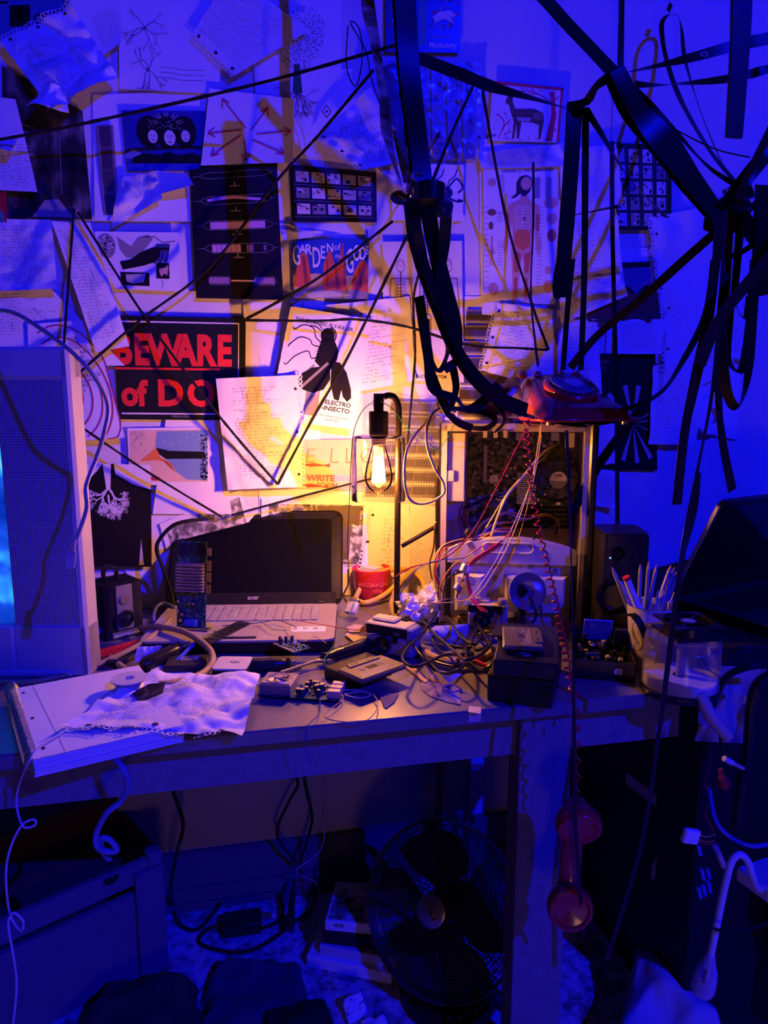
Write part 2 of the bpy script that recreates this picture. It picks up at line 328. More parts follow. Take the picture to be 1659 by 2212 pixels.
# ---------------------------------------------------------------- flat things pinned on the wall
class Sheet(MB):
    """four pixel corners TL,TR,BR,BL at distance y in front of the wall (y may be a list of four)"""
    def __init__(s, q, y=.004, crump=0, curl=0, n=None, seed=1, freq=5, base=None, th=.0006, skip=False, pts=None):
        super().__init__(); ys = y if isinstance(y, (list,tuple)) else [y]*4
        s.c = pts or [W(px, py, -yy) for (px,py), yy in zip(q, ys)]
        s.nrm = (s.c[1]-s.c[0]).cross(s.c[3]-s.c[0]).normalized()
        if s.nrm.y > 0 and not pts: s.nrm = -s.nrm
        if pts and s.nrm.z < 0: s.nrm = -s.nrm
        s.w = (s.c[1]-s.c[0]).length; s.h = (s.c[3]-s.c[0]).length
        s.cr = crump; s.cu = curl; s.sd = seed*7.31; s.fq = freq; s.n = n or (22 if crump else (10 if curl else 1))
        s.use(base or PAPER)
        if skip: return
        n_ = s.n; g = lambda i, j, l: s.raw(i/n_, j/n_) + s.nrm*l
        V = [g(i,j,0) for j in range(n_+1) for i in range(n_+1)]; k = n_+1
        s.add(V, [(j*k+i, j*k+i+1, (j+1)*k+i+1, (j+1)*k+i) for j in range(n_) for i in range(n_)])
        V2 = [g(i,j,-th) for j in range(n_+1) for i in range(n_+1)]
        s.add(V2, [((j+1)*k+i, (j+1)*k+i+1, j*k+i+1, j*k+i) for j in range(n_) for i in range(n_)])
    def raw(s, u, v):
        a, b, c, d = s.c; p = (a*(1-u)+b*u)*(1-v)+(d*(1-u)+c*u)*v; q = 0
        if s.cu: q += s.cu*(v**3)+s.cu*.6*(u*(1-v))**3
        if s.cr:
            x = Vector((u*s.fq*s.w/.2, v*s.fq*s.h/.2, s.sd))
            q += s.cr*(abs(noise.noise(x))*2+abs(noise.noise(x*2.3))*.8)
        return p+s.nrm*q
    def P(s, u, v, l=.0004):
        if s.n == 1: return s.raw(u, v)+s.nrm*l
        n = s.n; x = min(max(u*n,0),n-1e-6); y = min(max(v*n,0),n-1e-6); i = int(x); j = int(y); f = x-i; g = y-j
        p = (s.raw(i/n,j/n)*(1-f)+s.raw((i+1)/n,j/n)*f)*(1-g)+(s.raw(i/n,(j+1)/n)*(1-f)+s.raw((i+1)/n,(j+1)/n)*f)*g
        return p+s.nrm*(l+(.0006 if s.cr else .0003))
    def poly(s, pts, m, l=.0004):
        s.use(m); return s.add([s.P(u,v,l) for u,v in pts], [tuple(range(len(pts)))])
    def rect(s, u0, v0, u1, v1, m, l=.0004): return s.poly([(u0,v1),(u1,v1),(u1,v0),(u0,v0)], m, l)
    def ell(s, u, v, ru, rv, m, l=.0004, n=14, a0=0): return s.poly([(u+ru*math.cos(2*PI*i/n+a0), v+rv*math.sin(2*PI*i/n+a0)) for i in range(n)], m, l)
    def line(s, pts, m, w=.0008, l=.0005, sm=0):
        if sm: pts = [(p.x,p.y) for p in spline([Vector((a,b,0)) for a,b in pts], sm)]
        s.use(m); P = [s.P(u,v,l) for u,v in pts]; vs = []; L = len(P)
        for i, p in enumerate(P):
            t = P[min(i+1,L-1)]-P[max(i-1,0)]; x = t.cross(s.nrm)
            x = x.normalized()*(w/2) if x.length > 1e-9 else Vector((w/2,0,0)); vs += [p-x, p+x]
        return s.add(vs, [(2*i,2*i+1,2*i+3,2*i+2) for i in range(L-1)])
    def ring(s, u, v, ru, m, w=.001, n=24, a0=0, a1=360, rv=None):
        rv = rv or ru*s.w/s.h; return s.line([(u+ru*math.cos(R(a0+(a1-a0)*i/n)), v+rv*math.sin(R(a0+(a1-a0)*i/n))) for i in range(n+1)], m, w)
    def txt(s, st, u, v, size, m, bold=0, ang=0, sx=1, l=.0004, cx=False):
        """size in metres; baseline start at (u,v)"""
        size *= .89; V, Fc = glyphs(st, bold); s.use(m); ca, sa = math.cos(R(ang)), math.sin(R(ang))
        w = max([q[0] for q in V] or [0]); o = -w/2 if cx else 0
        return s.add([s.P(u+((q[0]+o)*sx*ca-q[1]*sa)*size/s.w, v-((q[0]+o)*sx*sa+q[1]*ca)*size/s.h, l) for q in V], Fc)
    def hand(s, u0=.1, v0=.1, u1=.92, v1=.92, rows=24, m=None, size=.0036, w=.0005, dens=.8, seed=3, ang=0, math_=False):
        """rows of small handwritten strokes"""
        size *= .89; r = random.Random(seed); m = m or PEN; s.use(m); vs = []; fs = []
        ca, sa = math.cos(R(ang)), math.sin(R(ang)); asp = s.w/s.h
        for k in range(rows):
            v = v0+(v1-v0)*k/max(rows-1,1); u = u0+r.choice([0,0,.02,.12 if math_ else 0]); end = u0+(u1-u0)*(r.uniform(.45,1) if math_ else r.uniform(.8,1))
            while u < end:
                for c in range(r.randint(2,6)):
                    n = r.randint(2,3); pts = [(u+r.uniform(-.3,1)*size/s.w*.7, v-r.uniform(-.1,1)*size/s.h) for _ in range(n+1)]
                    P = []
                    for (a,b) in pts:
                        x, y = a-u0, (b-v0)/asp; a, b = u0+x*ca-y*sa, v0+(x*sa+y*ca)*asp
                        P.append(s.P(min(max(a,.005),.995), min(max(b,.005),.995), .0005))
                    for a, b in zip(P, P[1:]):
                        t = (b-a).cross(s.nrm)
                        if t.length < 1e-7: continue
                        t = t.normalized()*w/2; q = len(vs); vs += [a-t,a+t,b+t,b-t]; fs.append((q,q+1,q+2,q+3))
                    u += size*.75/s.w
                    if u > end: break
                u += size*r.choice([.8,1,1,2.6 if r.random() > dens else 1])/s.w
        if math_:
            s.add(vs, fs)
            for k in range(6):
                a = r.uniform(u0,u1-.25); b = r.uniform(v0,v1-.12); c = a+r.uniform(.08,.2); d = b+r.uniform(.05,.11)
                s.line([(a+.015,b),(a,b),(a,d),(a+.015,d)], m, w); s.line([(c-.015,b),(c,b),(c,d),(c-.015,d)], m, w)
            return s
        return s.add(vs, fs)
    def holes(s, side='L', n=24, m=None, r=.0030, inset=.0052, big=3):
        """torn spiral-binding edge: a strip of paper punched with open holes"""
        s.use(s.mats[0]); a, b, c, d = s.c
        E = {'L':((0,0),(0,1),(-1,0)), 'R':((1,0),(1,1),(1,0)), 'T':((0,0),(1,0),(0,-1)), 'B':((0,1),(1,1),(0,1))}[side]
        L = s.h if side in 'LR' else s.w; wd = inset*1.9; O = s.w if side in 'LR' else s.h
        rr = random.Random(5)
        for i in range(n):
            t0, t1 = i/n, (i+1)/n
            def q(t, k):
                u = E[0][0]+(E[1][0]-E[0][0])*t; v = E[0][1]+(E[1][1]-E[0][1])*t
                e = s.raw(u,v); inn = s.raw(u-E[2][0]*.02, v-E[2][1]*.02); return e+(e-inn).normalized()*k
            ce = (q((t0+t1)/2, wd/2)); ax = (q(t1,0)-q(t0,0)); hl = ax.length; ax.normalize(); ay = (q(t0,wd)-q(t0,0)).normalized()
            torn = rr.random() < .3; rad = min(r, hl*.38); sq = []; ci = []
            for k in range(8):
                an = PI/4*k+PI/8; x, y = math.cos(an), math.sin(an); f = 1/max(abs(x),abs(y)); sq.append(ce+ax*(x*f*hl/2)+ay*(y*f*wd/2)); ci.append(ce+ax*(x*rad)+ay*(y*rad))
            fs = [(k,(k+1)%8,8+(k+1)%8,8+k) for k in range(8) if not (torn and k == 1)]
            s.add(sq+ci, fs)
        if big:
            DK = mat('punch_hole', (.03,.025,.03), .9)
            for k in range(big):
                t = .12+.76*k/max(big-1,1); iu = .035
                u, v = {'L':(iu,t),'R':(1-iu,t),'T':(t,iu),'B':(t,1-iu)}[side]; s.ell(u, v, .0032/s.w, .0032/s.h, DK)
        return s
    def put(s, name, label, cat, group=None): return tag(s.build(name, None, smooth=bool(s.cr or s.cu)), label, cat, group)
NAVY = mat('print_navy', (.01,.02,.20), .45); DARK = mat('print_dark', (.012,.010,.014), .3); FAINT = mat('ink_faint', (.36,.33,.42), .7)
GRN = mat('ink_green', (.03,.14,.06), .6); ORG = mat('print_orange', (.75,.22,.05), .5); TAN = mat('print_tan', (.62,.42,.24), .6); SKIN = mat('print_flesh', (.72,.42,.32), .6)
TEAL = mat('print_teal', (.05,.25,.28), .5); PURP = mat('print_violet', (.62,.34,.55), .5); REDP = mat('marker_red', (.55,.03,.05), .6); BROWN = mat('print_brown', (.22,.10,.06), .6)
BW = photo('photo_mottled', [(.30,(.02,.02,.02)),(.48,(.18,.17,.17)),(.60,(.55,.53,.52)),(.75,(.8,.78,.76))], 55, 10, dist=.6)
FOREST = photo('photo_forest', [(.35,(.006,.006,.008)),(.52,(.03,.03,.035)),(.62,(.12,.11,.12)),(.8,(.35,.33,.3))], 30, 10, (1,1,.5))
NEG = photo('film_negative', [(.3,(.09,.07,.10)),(.55,(.16,.13,.19)),(.8,(.26,.21,.28))], 18, 4, rough=.25)
SLV = clear('film_sleeve', (.95,.95,.98), 1.4, .16, .05, (.8,.8,.85))
def sheet(q, y, name='notebook_page', label='', cat='paper', **k): return Sheet(q, y, **k)
# ---- backing papers (bottom layer)
BIG = [([(200,205),(452,195),(450,480),(205,478)], 'large blank white page hanging behind the film strip', 2),
 ([(595,150),(760,150),(790,520),(600,520)], 'blank white page behind the upper right of the frame photo sheet', 3),
 ([(525,640),(700,640),(690,1000),(530,1000)], 'blank white page between the black warning sign and the fly leaflet', 4),
 ([(1035,300),(1330,310),(1325,700),(1040,680)], 'broad blank page hanging behind the anatomy poster', 5),
 ([(190,1120),(420,1060),(560,1100),(350,1345)], 'blank white page behind the open laptop lid', 3),
 ([(560,1060),(950,1040),(955,1290),(560,1280)], 'blank white page low on the wall behind the lamp', 2),
 ([(360,890),(480,890),(500,1110),(330,1110)], 'blank white page right of the lake photo print', 6),
 ([(980,640),(1115,640),(1110,905),(985,905)], 'white card backing the middle film strips', 2),
 ([(1320,540),(1620,520),(1590,950),(1300,900)], 'wide blank page hanging behind the tangled tapes', 3)]
for q, lab, y in BIG:
    s = Sheet(q, y*.001, curl=.004); s.put('blank_page', lab, 'paper')
# ---- top left collage
s = Sheet([(-40,-30),(160,-30),(160,80),(-40,90)], .004, base=mat('print_sea', (.10,.22,.34), .5)); s.rect(.30,.35,.52,.75,DARK); s.ell(.40,.52,.06,.12,mat('print_sea2', (.25,.35,.5), .5)); s.ring(.62,.62,.05,DARK,.003); s.ring(.85,.55,.05,DARK,.003); s.line([(.66,.55),(.82,.5)],DARK,.003)
s.rect(0,.28,.28,.32,DARK); s.put('magazine_clipping', 'blue magazine clipping with spectacles in the top left corner', 'clipping')
s = Sheet([(140,-30),(268,-30),(262,95),(200,140)], .010, curl=.006); s.hand(.3,.45,.95,.9,12,FAINT,ang=-12); s.holes('L', 17, big=0); s.put('notebook_page', 'torn notebook page at the very top beside the neuron drawing', 'paper')
s = Sheet([(2,92),(158,22),(258,172),(120,250)], [.014,.012,.02,.035], crump=.013, curl=.01, seed=3, freq=3); s.hand(.12,.2,.9,.85,22,FAINT,size=.004,ang=0,math_=True); s.holes('T', 20); s.put('crumpled_page', 'big creased notebook page sagging at upper left with holed top edge', 'paper')
s = Sheet([(95,195),(140,190),(150,245),(60,236)], [.035,.04,.045,.05], crump=.008, seed=8, freq=6, n=14); s.put('torn_page_corner', 'folded pale corner of paper hanging over the dark forest photo', 'paper')
# neuron drawing
s = Sheet([(256,-30),(492,-30),(472,203),(258,192)], .009); r = random.Random(4)
def branch(s, u, v, a, L, w, m, d, r, sp=.55, mn=.0006, asp=None):
    asp = s.w/s.h; pts = [(u,v)]
    for i in range(4): a += r.uniform(-.35,.35); u += math.cos(a)*L/4; v += math.sin(a)*L/4*asp; pts.append((u,v))
    pts = [(min(max(x,.01),.99),min(max(y,.01),.99)) for x,y in pts]; s.line(pts, m, max(w,mn))
    if d > 0 and L > .01:
        for k in range(r.choice([2,2,3])): branch(s, u, v, a+r.uniform(-sp,sp)*1.6, L*r.uniform(.6,.85), w*.66, m, d-1, r, sp, mn)
for (u,v) in ((.24,.40),(.28,.80)):
    s.ell(u,v,.02,.02,FAINT)
    for a in (-2.9,-2,-.9,.1,1.2,2.3): branch(s,u,v,a,.10,.0012,PEN,2,r,.4)
for k in range(3): s.line([(.4,.77+k*.05),(.55,.775+k*.05),(.6,.79+k*.05),(.85,.785+k*.05)],PEN,.0007)
s.put('neuron_drawing', 'white sheet with inked branching nerve cells at top', 'drawing')
s = Sheet([(415,72),(500,-60),(668,68),(508,164)], .016, curl=.004); s.hand(.1,.1,.95,.9,18,FAINT,size=.004,ang=-8); s.holes('L', 20); s.line([(.12,0),(.12,1)],FAINT,.0006); s.put('notebook_page', 'tilted handwritten notebook page near the top overlapping the tree print', 'paper')
# tree print
s = Sheet([(536,-30),(738,-30),(735,345),(560,330)], .006); r = random.Random(9)
cx_, cy_ = .50,.42
for k in range(900):
    a = r.uniform(0,2*PI); q = r.random()**.6; u = cx_+math.cos(a)*.30*q*(1-.3*math.sin(a)); v = cy_-.12+math.sin(a)*.20*q
    s.rect(u,v,u+.008,v+.005,GRN)
s.poly([(.46,.45),(.52,.45),(.55,.62),(.43,.62)],GRN)
for k in range(15): branch(s,.48+r.uniform(-.04,.04),.61,PI/2+r.uniform(-1.15,1.15),.13,.0012,PEN,2,r,.4)
s.poly([(.83,.68),(.89,.72),(.83,.76),(.77,.72)],PEN); s.poly([(.83,.69),(.875,.72),(.83,.75),(.785,.72)],PAPER,.0006); s.ell(.83,.72,.015,.01,PEN,.0008); s.put('tree_print', 'print of a green leafy tree with spreading black roots', 'print')
# forest photo
s = Sheet([(4,140),(178,240),(199,474),(14,470)], .005, base=FOREST); PALE = mat('print_mist', (.30,.29,.33), .5)
r = random.Random(2)
for k in range(300):
    v = r.uniform(.3,.75); s.rect(.05+r.random()*.3,v,.06+r.random()*.3,v+.006,PALE) if r.random()<.12 else None
s.poly([(.45,.86),(.62,.84),(.78,.99),(.30,.99)],PALE); s.line([(.68,.3),(.66,.8)],LGREY,.0008)
for k in range(20): u=r.uniform(.02,.2); v=r.uniform(.3,.6); s.line([(u,v),(u+r.uniform(-.04,.08),v+r.uniform(.02,.06))],PALE,.001)
s.put('forest_photo', 'dark photograph of a pale path through a black forest', 'photo')
s = Sheet([(-40,205),(34,215),(82,416),(-40,410)], [.010,.012,.02,.014], curl=.004); s.hand(.4,.5,.98,.95,14,PEN,size=.004); s.put('notebook_page', 'handwritten page at the left edge over the forest photo', 'paper')
s = Sheet([(-10,300),(40,300),(22,330),(-10,325)], [.02,.02,.045,.04], crump=.004, n=8); s.put('paper_scrap', 'small curled scrap stuck out at the left edge', 'paper')
s = Sheet([(-20,412),(14,416),(15,512),(-20,510)], .014, base=mat('card_red', (.45,.02,.03), .4)); s.ell(.45,.6,.38,.22,TEAL,n=24); s.ell(.5,.62,.12,.07,NAVY,.0008); s.put('red_card', 'red card with a round blue picture at the left edge', 'card')
# negative strip
def strip(q, y, label, vert=True, nf=4, m=NEG, cells=True, group=None, rows=1, base=None, holes=40, name='film_strip'):
    s = Sheet(q, y, base=m if base is None else base, n=1)
    for k in range(nf+0):
        if not cells: break
        a, b = (k+.06)/nf, (k+.94)/nf
        if vert: s.rect(.2,a,.8,b,mat('negative_frame',(.07,.05,.09),.3))
        else: s.rect(a,.2,b,.8,mat('negative_frame',(.07,.05,.09),.3))
    for k in range(holes):
        t = (k+.5)/holes
        for e in (.08,.92):
            if vert: s.rect(e-.035,t-.28/holes,e+.035,t+.28/holes,LGREY)
            else: s.rect(t-.28/holes,e-.035,t+.28/holes,e+.035,LGREY)
    return s.put(name, label, 'film', group)
strip([(207,271),(244,270),(258,464),(224,465)], .006, 'single vertical film negative strip left of the three faced poster')
# three faces poster
s = Sheet([(262,238),(445,240),(455,369),(275,369)], .007, base=mat('print_deep', (.02,.03,.30), .4))
def face(u, v, r_, m=PAPER2):
    s.ell(u,v,r_,r_*1.45*s.w/s.h*.9,m,.0007,20); k = r_/.06
    for e in (-1,1): s.poly([(u+e*.02*k-.012*k,v-.03*k),(u+e*.02*k+.012*k,v-.03*k),(u+e*.02*k,v-.015*k)],DARK,.001)
    s.line([(u,v-.03*k),(u+.006*k,v+.03*k)],GREY,.0008,.001); s.rect(u-.016*k,v+.055*k,u+.016*k,v+.068*k,DARK,.001)
s.poly([(.03,1),(.08,.78),(.22,.70),(.40,.74),(.5,.68),(.62,.74),(.8,.70),(.95,.78),(1,.98)],DARK,.0005)
for u in (.3,.5,.72): s.ell(u,.35,.15,.27,DARK,.0005)
r = random.Random(3)
for k in range(16): a = PI+PI*k/15; s.poly([(.52+.12*math.cos(a-.06),.24+.14*math.sin(a-.06)),(.52+.24*math.cos(a),.26+.28*math.sin(a)),(.52+.12*math.cos(a+.06),.24+.14*math.sin(a+.06))],TAN if k%3 else DARK,.0006)
for k in range(120): s.ell(.3+r.random()*.42,.14+r.random()*.17,.008,.011,GREY if r.random()<.5 else DARK,.00065,6)
face(.34,.43,.058); face(.54,.45,.068); face(.73,.42,.052); s.rect(0,.88,1,1,mat('print_deep2',(.03,.05,.45),.4),.0008)
s.poly([(.0,.72),(.1,.64),(.2,.72),(.15,.8),(0,.8)],mat('print_hill',(.2,.22,.5),.5),.00045); s.put('faces_poster', 'dark blue poster of three crowned faces', 'poster')
# arrows
s = Sheet([(452,190),(637,214),(632,352),(434,359)], [.014,.016,.02,.012], curl=.005)
def arrow(a, b, m=REDP, w=.0022, hs=.09):
    s.line([a,b],m,w); dx, dy = b[0]-a[0], b[1]-a[1]; an = math.atan2(dy,dx)
    for e in (2.6,-2.6): s.line([b,(b[0]+hs*math.cos(an+e),b[1]+hs*1.4*math.sin(an+e))],m,w)
for a, b in (((.42,.52),(.14,.14)),((.38,.55),(.02,.60)),((.38,.62),(.08,.90)),((.42,.68),(.47,1.0)),((.5,.68),(.88,.88)),((.55,.6),(.97,.52)),((.48,.55),(.67,.2))): arrow((a[0]+.03,a[1]-.03),(min(b[0]+.02,.97),min(b[1]-.02,.96)))
s.put('arrow_drawing', 'white page of red arrows radiating from the middle', 'drawing')
s = Sheet([(440,352),(600,348),(598,378),(445,372)], .006, base=DARK); r = random.Random(5)
for k in range(7): s.line([(i/12,.25+k*.09+r.uniform(-.08,.08)) for i in range(12)],TAN,.0009)
s.put('string_photo', 'narrow dark picture of frayed threads under the arrow page', 'photo')
# scribbled scraps
s = Sheet([(258,385),(335,372),(352,430),(240,495)], [.008,.012,.02,.01], crump=.005, n=14); s.hand(.15,.15,.9,.7,12,PEN,size=.0035,ang=-25); s.put('torn_note', 'small torn note of slanting handwriting beside the film strip', 'paper')
s = Sheet([(336,368),(405,376),(420,402),(348,422)], [.012,.02,.03,.014], curl=.01); s.put('paper_scrap', 'blank rounded scrap left of the black tube poster', 'paper')
# gas tubes poster
s = Sheet([(409,366),(598,352),(612,648),(424,644)], .012, base=DARK); GLOW = PURP; r = random.Random(1)
def tubeout(v, h, u0=.1, u1=.93):
    pts = [(u0-.07,v),(u0,v-.0),(u0+.04,v-h*.55),(u0+.10,v-h),(u1-.10,v-h),(u1-.04,v-h*.55),(u1,v),(min(u1+.07,.99),v),(u1,v),(u1-.04,v+h*.55),(u1-.10,v+h),(u0+.10,v+h),(u0+.04,v+h*.55),(u0,v)]
    s.line(pts,GREY,.0010)
tubeout(.06,.022); tubeout(.245,.03); s.line([(.18,.245),(.3,.235),(.45,.228),(.55,.232),(.7,.245),(.84,.255)],PURP,.006,sm=3)
tubeout(.435,.033); s.rect(.2,.41,.83,.462,PURP,.0007)
for v in (.115,.30,.475,.65): s.line([(.5,v),(.5,v+.03)],GREY,.003); s.line([(.44,v+.03),(.56,v+.03)],GREY,.002)
tubeout(.61,.035,.12)
for k in range(6): s.rect(.21+k*.055,.582,.21+k*.055+.05,.64,PURP,.0007)
s.rect(.60,.585,.68,.638,mat('print_violet2',(.25,.12,.25),.5),.0007); s.rect(.8,.59,.83,.63,mat('print_violet2'),.0007)
for c0 in (.16,.68):
    for k in range(11): s.rect(c0+k*.021,.835,c0+k*.021+.013,.882,PURP,.0007)
    s.line([(c0-.01,.86),(c0+.01,.83),(c0+.22,.83),(c0+.245,.86),(c0+.22,.89),(c0+.01,.89),(c0-.01,.86)],GREY,.001)
s.rect(.41,.853,.68,.865,mat('print_violet3',(.7,.5,.62),.5),.0007); s.put('tube_poster', 'tall black poster of glowing violet gas tubes', 'poster')
# contact sheets
def contact(q, y, nu, nv, lab, mu=.05, mv=.07, seed=1, vert=False):
    s = Sheet(q, y, base=DARK); r = random.Random(seed)
    for i in range(nu):
        for j in range(nv):
            u0 = mu+(1-2*mu)*i/nu; v0 = mv+(1-2*mv)*j/nv; du = (1-2*mu)/nu; dv = (1-2*mv)/nv
            a, b, c, d = u0+du*.08, v0+dv*.12, u0+du*(.92 if not vert else .78), v0+dv*(.78 if not vert else .95)
            tone = r.choice([LGREY,LGREY,GREY,PAPER2]); s.rect(a,b,c,d,tone,.0005)
            for k in range(6): x = r.uniform(a,c-.3*(c-a)); yv = r.uniform(b,d-.3*(d-b)); s.poly([(x,yv),(x+r.uniform(.1,.3)*(c-a),yv+r.uniform(-.02,.1)*(d-b)),(x+r.uniform(.1,.3)*(c-a),yv+r.uniform(.1,.3)*(d-b)),(x,yv+r.uniform(.1,.3)*(d-b))],r.choice([DARK,GREY,DARK,BROWN,PAPER2]),.0006+k*.00005)
    if not vert:
        for j in range(nv):
            for k in range(40): v = mv+(1-2*mv)*(j+.93)/nv; s.rect(.03+k*.0236,v,.03+k*.0236+.012,v+.010,LGREY)
    else:
        for i in range(nu):
            for k in range(36): u = mu+(1-2*mu)*(i+.88)/nu; s.rect(u,.04+k*.026,u+.010,.04+k*.026+.013,GREY)
    return s.put('contact_sheet', lab, 'photo')
contact([(625,355),(813,372),(814,480),(631,478)], .010, 5, 3, 'wide black contact sheet of fifteen small frames above the red rock postcard')
contact([(1317,308),(1451,314),(1450,497),(1327,497)], .012, 4, 5, 'tall black contact sheet of small frames at upper right', vert=True, seed=4, mv=.04)
# garden of the gods
s = Sheet([(630,514),(797,516),(795,646),(635,644)], .012, base=mat('print_royal', (.02,.06,.50), .4)); ROCK = mat('print_rock', (.62,.10,.04), .5); ROCK2 = mat('print_rock_dark', (.30,.04,.03), .5)
s.poly([(0,.62),(.3,.58),(.55,.62),(1,.6),(1,1),(0,1)],TAN,.0004); s.poly([(0,.85),(.35,.8),(.7,.86),(1,.8),(1,1),(0,1)],mat('print_scrub',(.25,.22,.30),.5),.0005); s.poly([(.1,.9),(.5,.87),(.8,.95),(.2,1)],LGREY,.00055)
for pts in ([(0,.80),(.02,.62),(.08,.35),(.13,.22),(.20,.30),(.24,.75),(.18,.84)],[(.38,.86),(.40,.42),(.47,.22),(.50,.18),(.55,.45),(.58,.42),(.66,.05),(.68,.4),(.72,.86)],[(.76,.84),(.80,.55),(.88,.38),(.94,.34),(1,.45),(1,.88)]): s.poly(pts,ROCK,.0006)
for pts in ([(.12,.3),(.16,.3),(.2,.75),(.15,.78)],[(.55,.45),(.57,.44),(.62,.84),(.56,.85)],[(.44,.35),(.46,.35),(.46,.8),(.44,.8)],[(.86,.5),(.89,.42),(.92,.8),(.88,.82)],[(.66,.2),(.68,.4),(.69,.8),(.67,.8)]): s.poly(pts,ROCK2,.0007)
for st, u, v, z, b, sx in (('G',.0,.44,.066,.012,.42),('A',.085,.25,.030,.02,.9),('R',.165,.27,.034,.02,.8),('D',.25,.48,.068,.012,.44),('E',.36,.33,.042,.015,.62),('N',.44,.22,.028,.02,.85),('of',.54,.19,.022,.01,.9),('the',.55,.32,.014,.01,.9),('G',.69,.56,.080,.012,.38),('O',.79,.36,.052,.015,.45),('D',.875,.34,.042,.015,.55),('S',.955,.26,.030,.015,.6)): s.txt(st,u,v,z,PAPER,b,sx=sx,l=.0009)
s.put('rock_postcard', 'blue postcard lettered Garden of the Gods above red rock spires', 'postcard')
# collage card (heron / cow)
s = Sheet([(205,500),(387,502),(389,630),(215,622)], .012); r = random.Random(6)
s.ell(.12,.25,.11,.22,GREY,.0005,18)
for k in range(40): a = r.uniform(0,6.3); q = r.random()*.09; s.ell(.12+q*math.cos(a),.25+2*q*math.sin(a),.012,.02,r.choice([PAPER,DARK,LGREY]),.0007,6)
s.poly([(.25,.08),(.42,.25),(.5,.1),(.62,.05),(.68,.12),(.55,.35),(.48,.45),(.35,.45),(.28,.3)],GREY,.0005); s.line([(.58,.08),(.7,.08),(.8,.18),(.95,.15)],GREY,.003)
s.poly([(.27,.52),(.4,.48),(.52,.35),(.7,.25),(.78,.3),(.72,.5),(.55,.58),(.3,.66)],DARK,.0007)
for k in range(7): x = .70+k*.025; s.line([(x,.3),(x+.03,.2),(x-.01,.45+r.uniform(0,.15))],DARK,.0025,.0009)
s.rect(.27,.70,.62,.93,DARK,.0007); s.poly([(.33,.74),(.58,.72),(.55,.86),(.42,.9),(.34,.86)],LGREY,.0009); s.rect(.71,.52,.87,.79,DARK,.0007); s.poly([(.74,.62),(.82,.6),(.85,.55),(.86,.62),(.84,.74),(.81,.7),(.77,.76),(.75,.7)],SKIN,.0009)
s.line([(.76,.8),(.79,.88),(.78,.95)],PEN,.001); s.hand(.03,.6,.2,.75,3,PEN,size=.003); s.put('collage_card', 'white card of inked bird, black hands and small red animal', 'card')
# left matrix pages
s = Sheet([(-40,472),(112,476),(125,625),(-40,632)], [.012,.014,.03,.02], crump=.002, curl=.006, seed=12); s.hand(.3,.12,.95,.9,20,PEN,size=.0035,math_=True); s.put('notebook_page', 'page of handwritten sums below the forest photo at the left', 'paper')
s = Sheet([(-30,625),(100,612),(270,790),(-30,790)], .010, curl=.004); s.hand(.1,.1,.8,.6,14,PEN,size=.0035,math_=True); s.holes('T', 22); s.put('notebook_page', 'wide page with a holed edge tucked above the television', 'paper')
s = Sheet([(112,478),(196,482),(280,748),(208,762)], [.018,.016,.024,.03], crump=.002, curl=.004, seed=14); s.hand(.08,.08,.9,.9,34,PEN,size=.0038,math_=True); s.put('notebook_page', 'long page of boxed sums crossing the corner of the black warning sign', 'paper')
s = Sheet([(60,700),(204,690),(270,945),(60,960)], [.014,.018,.022,.016], curl=.004)
for k, ru in enumerate((.22,.33,.44,.55,.66)): s.ring(.42,.62,ru,REDP,.0022+.0004*(k%2),24,-115,72-k*5,ru*.9)
s.txt('COR\nVICE\nSERVICE\nSACRIFICE\nOVER\nMACHINE\nSACR\nIN MY\nSACRIFICE\nALL MY\nLIFE\nIN',.56,.16,.011,PEN,0,ang=4,sx=.9); s.put('spiral_note', 'page of capitals ringed by red marker circles beside the television', 'paper')
# beware sign
s = Sheet([(244,681),(531,687),(529,908),(255,906)], .009, base=BLK, th=.0012)
s.line([(-.0+.03,.055),(.945,.055),(.945,.94),(.03,.94)],WHITE,.0035)
SR = mat('sign_red', (.85,.035,.03), .45)
for st, u, sx in (('B',-.015,.78),('E',.142,.74),('W',.247,.78),('A',.455,.74),('R',.615,.74),('E',.775,.72)): s.txt(st,u,.455,.098,SR,.045,sx=sx)
s.rect(.0,.492,.80,.512,SR); s.txt('of',.035,.855,.082,SR,.045,sx=.86); s.txt('D',.305,.855,.085,SR,.04,sx=1.0); s.txt('O',.54,.855,.085,SR,.04,sx=.98); s.txt('G',.80,.855,.085,SR,.04,sx=.9)
s.txt('Made in U.S.A.',.42,.975,.007,LGREY); s.put('warning_sign', 'black BEWARE of DOG sign with red letters and white border', 'sign')
# fly leaflet
s = Sheet([(628,661),(803,690),(766,928),(580,905)], .026)
s.txt('THE ELECTRIC FLY-KILLER',.08,.115,.0125,DARK,.01,ang=-2)
s.ell(.50,.20,.085,.065,DARK,.0006,20); s.ring(.50,.2,.1,DARK,.003,20,-80,50); s.poly([(.44,.22),(.58,.22),(.66,.32),(.66,.40),(.60,.50),(.50,.50),(.40,.44),(.42,.32)],DARK,.0006); s.ell(.54,.37,.11,.09,DARK,.00065,20,); s.poly([(.48,.48),(.60,.50),(.62,.58),(.56,.68),(.44,.72),(.30,.70),(.24,.64),(.28,.56),(.38,.50)],DARK,.00062)
for k in range(26): a = 2*PI*k/26; s.poly([(.52+.095*math.cos(a),.36+.08*math.sin(a)),(.52+.125*math.cos(a+.1),.36+.10*math.sin(a+.1)),(.52+.095*math.cos(a+.2),.36+.08*math.sin(a+.2))],DARK,.0006)
s.poly([(.60,.42),(.70,.42),(.80,.50),(.88,.64),(.90,.72),(.86,.76),(.80,.72),(.77,.66),(.76,.76),(.70,.75),(.63,.62)],DARK,.0006)
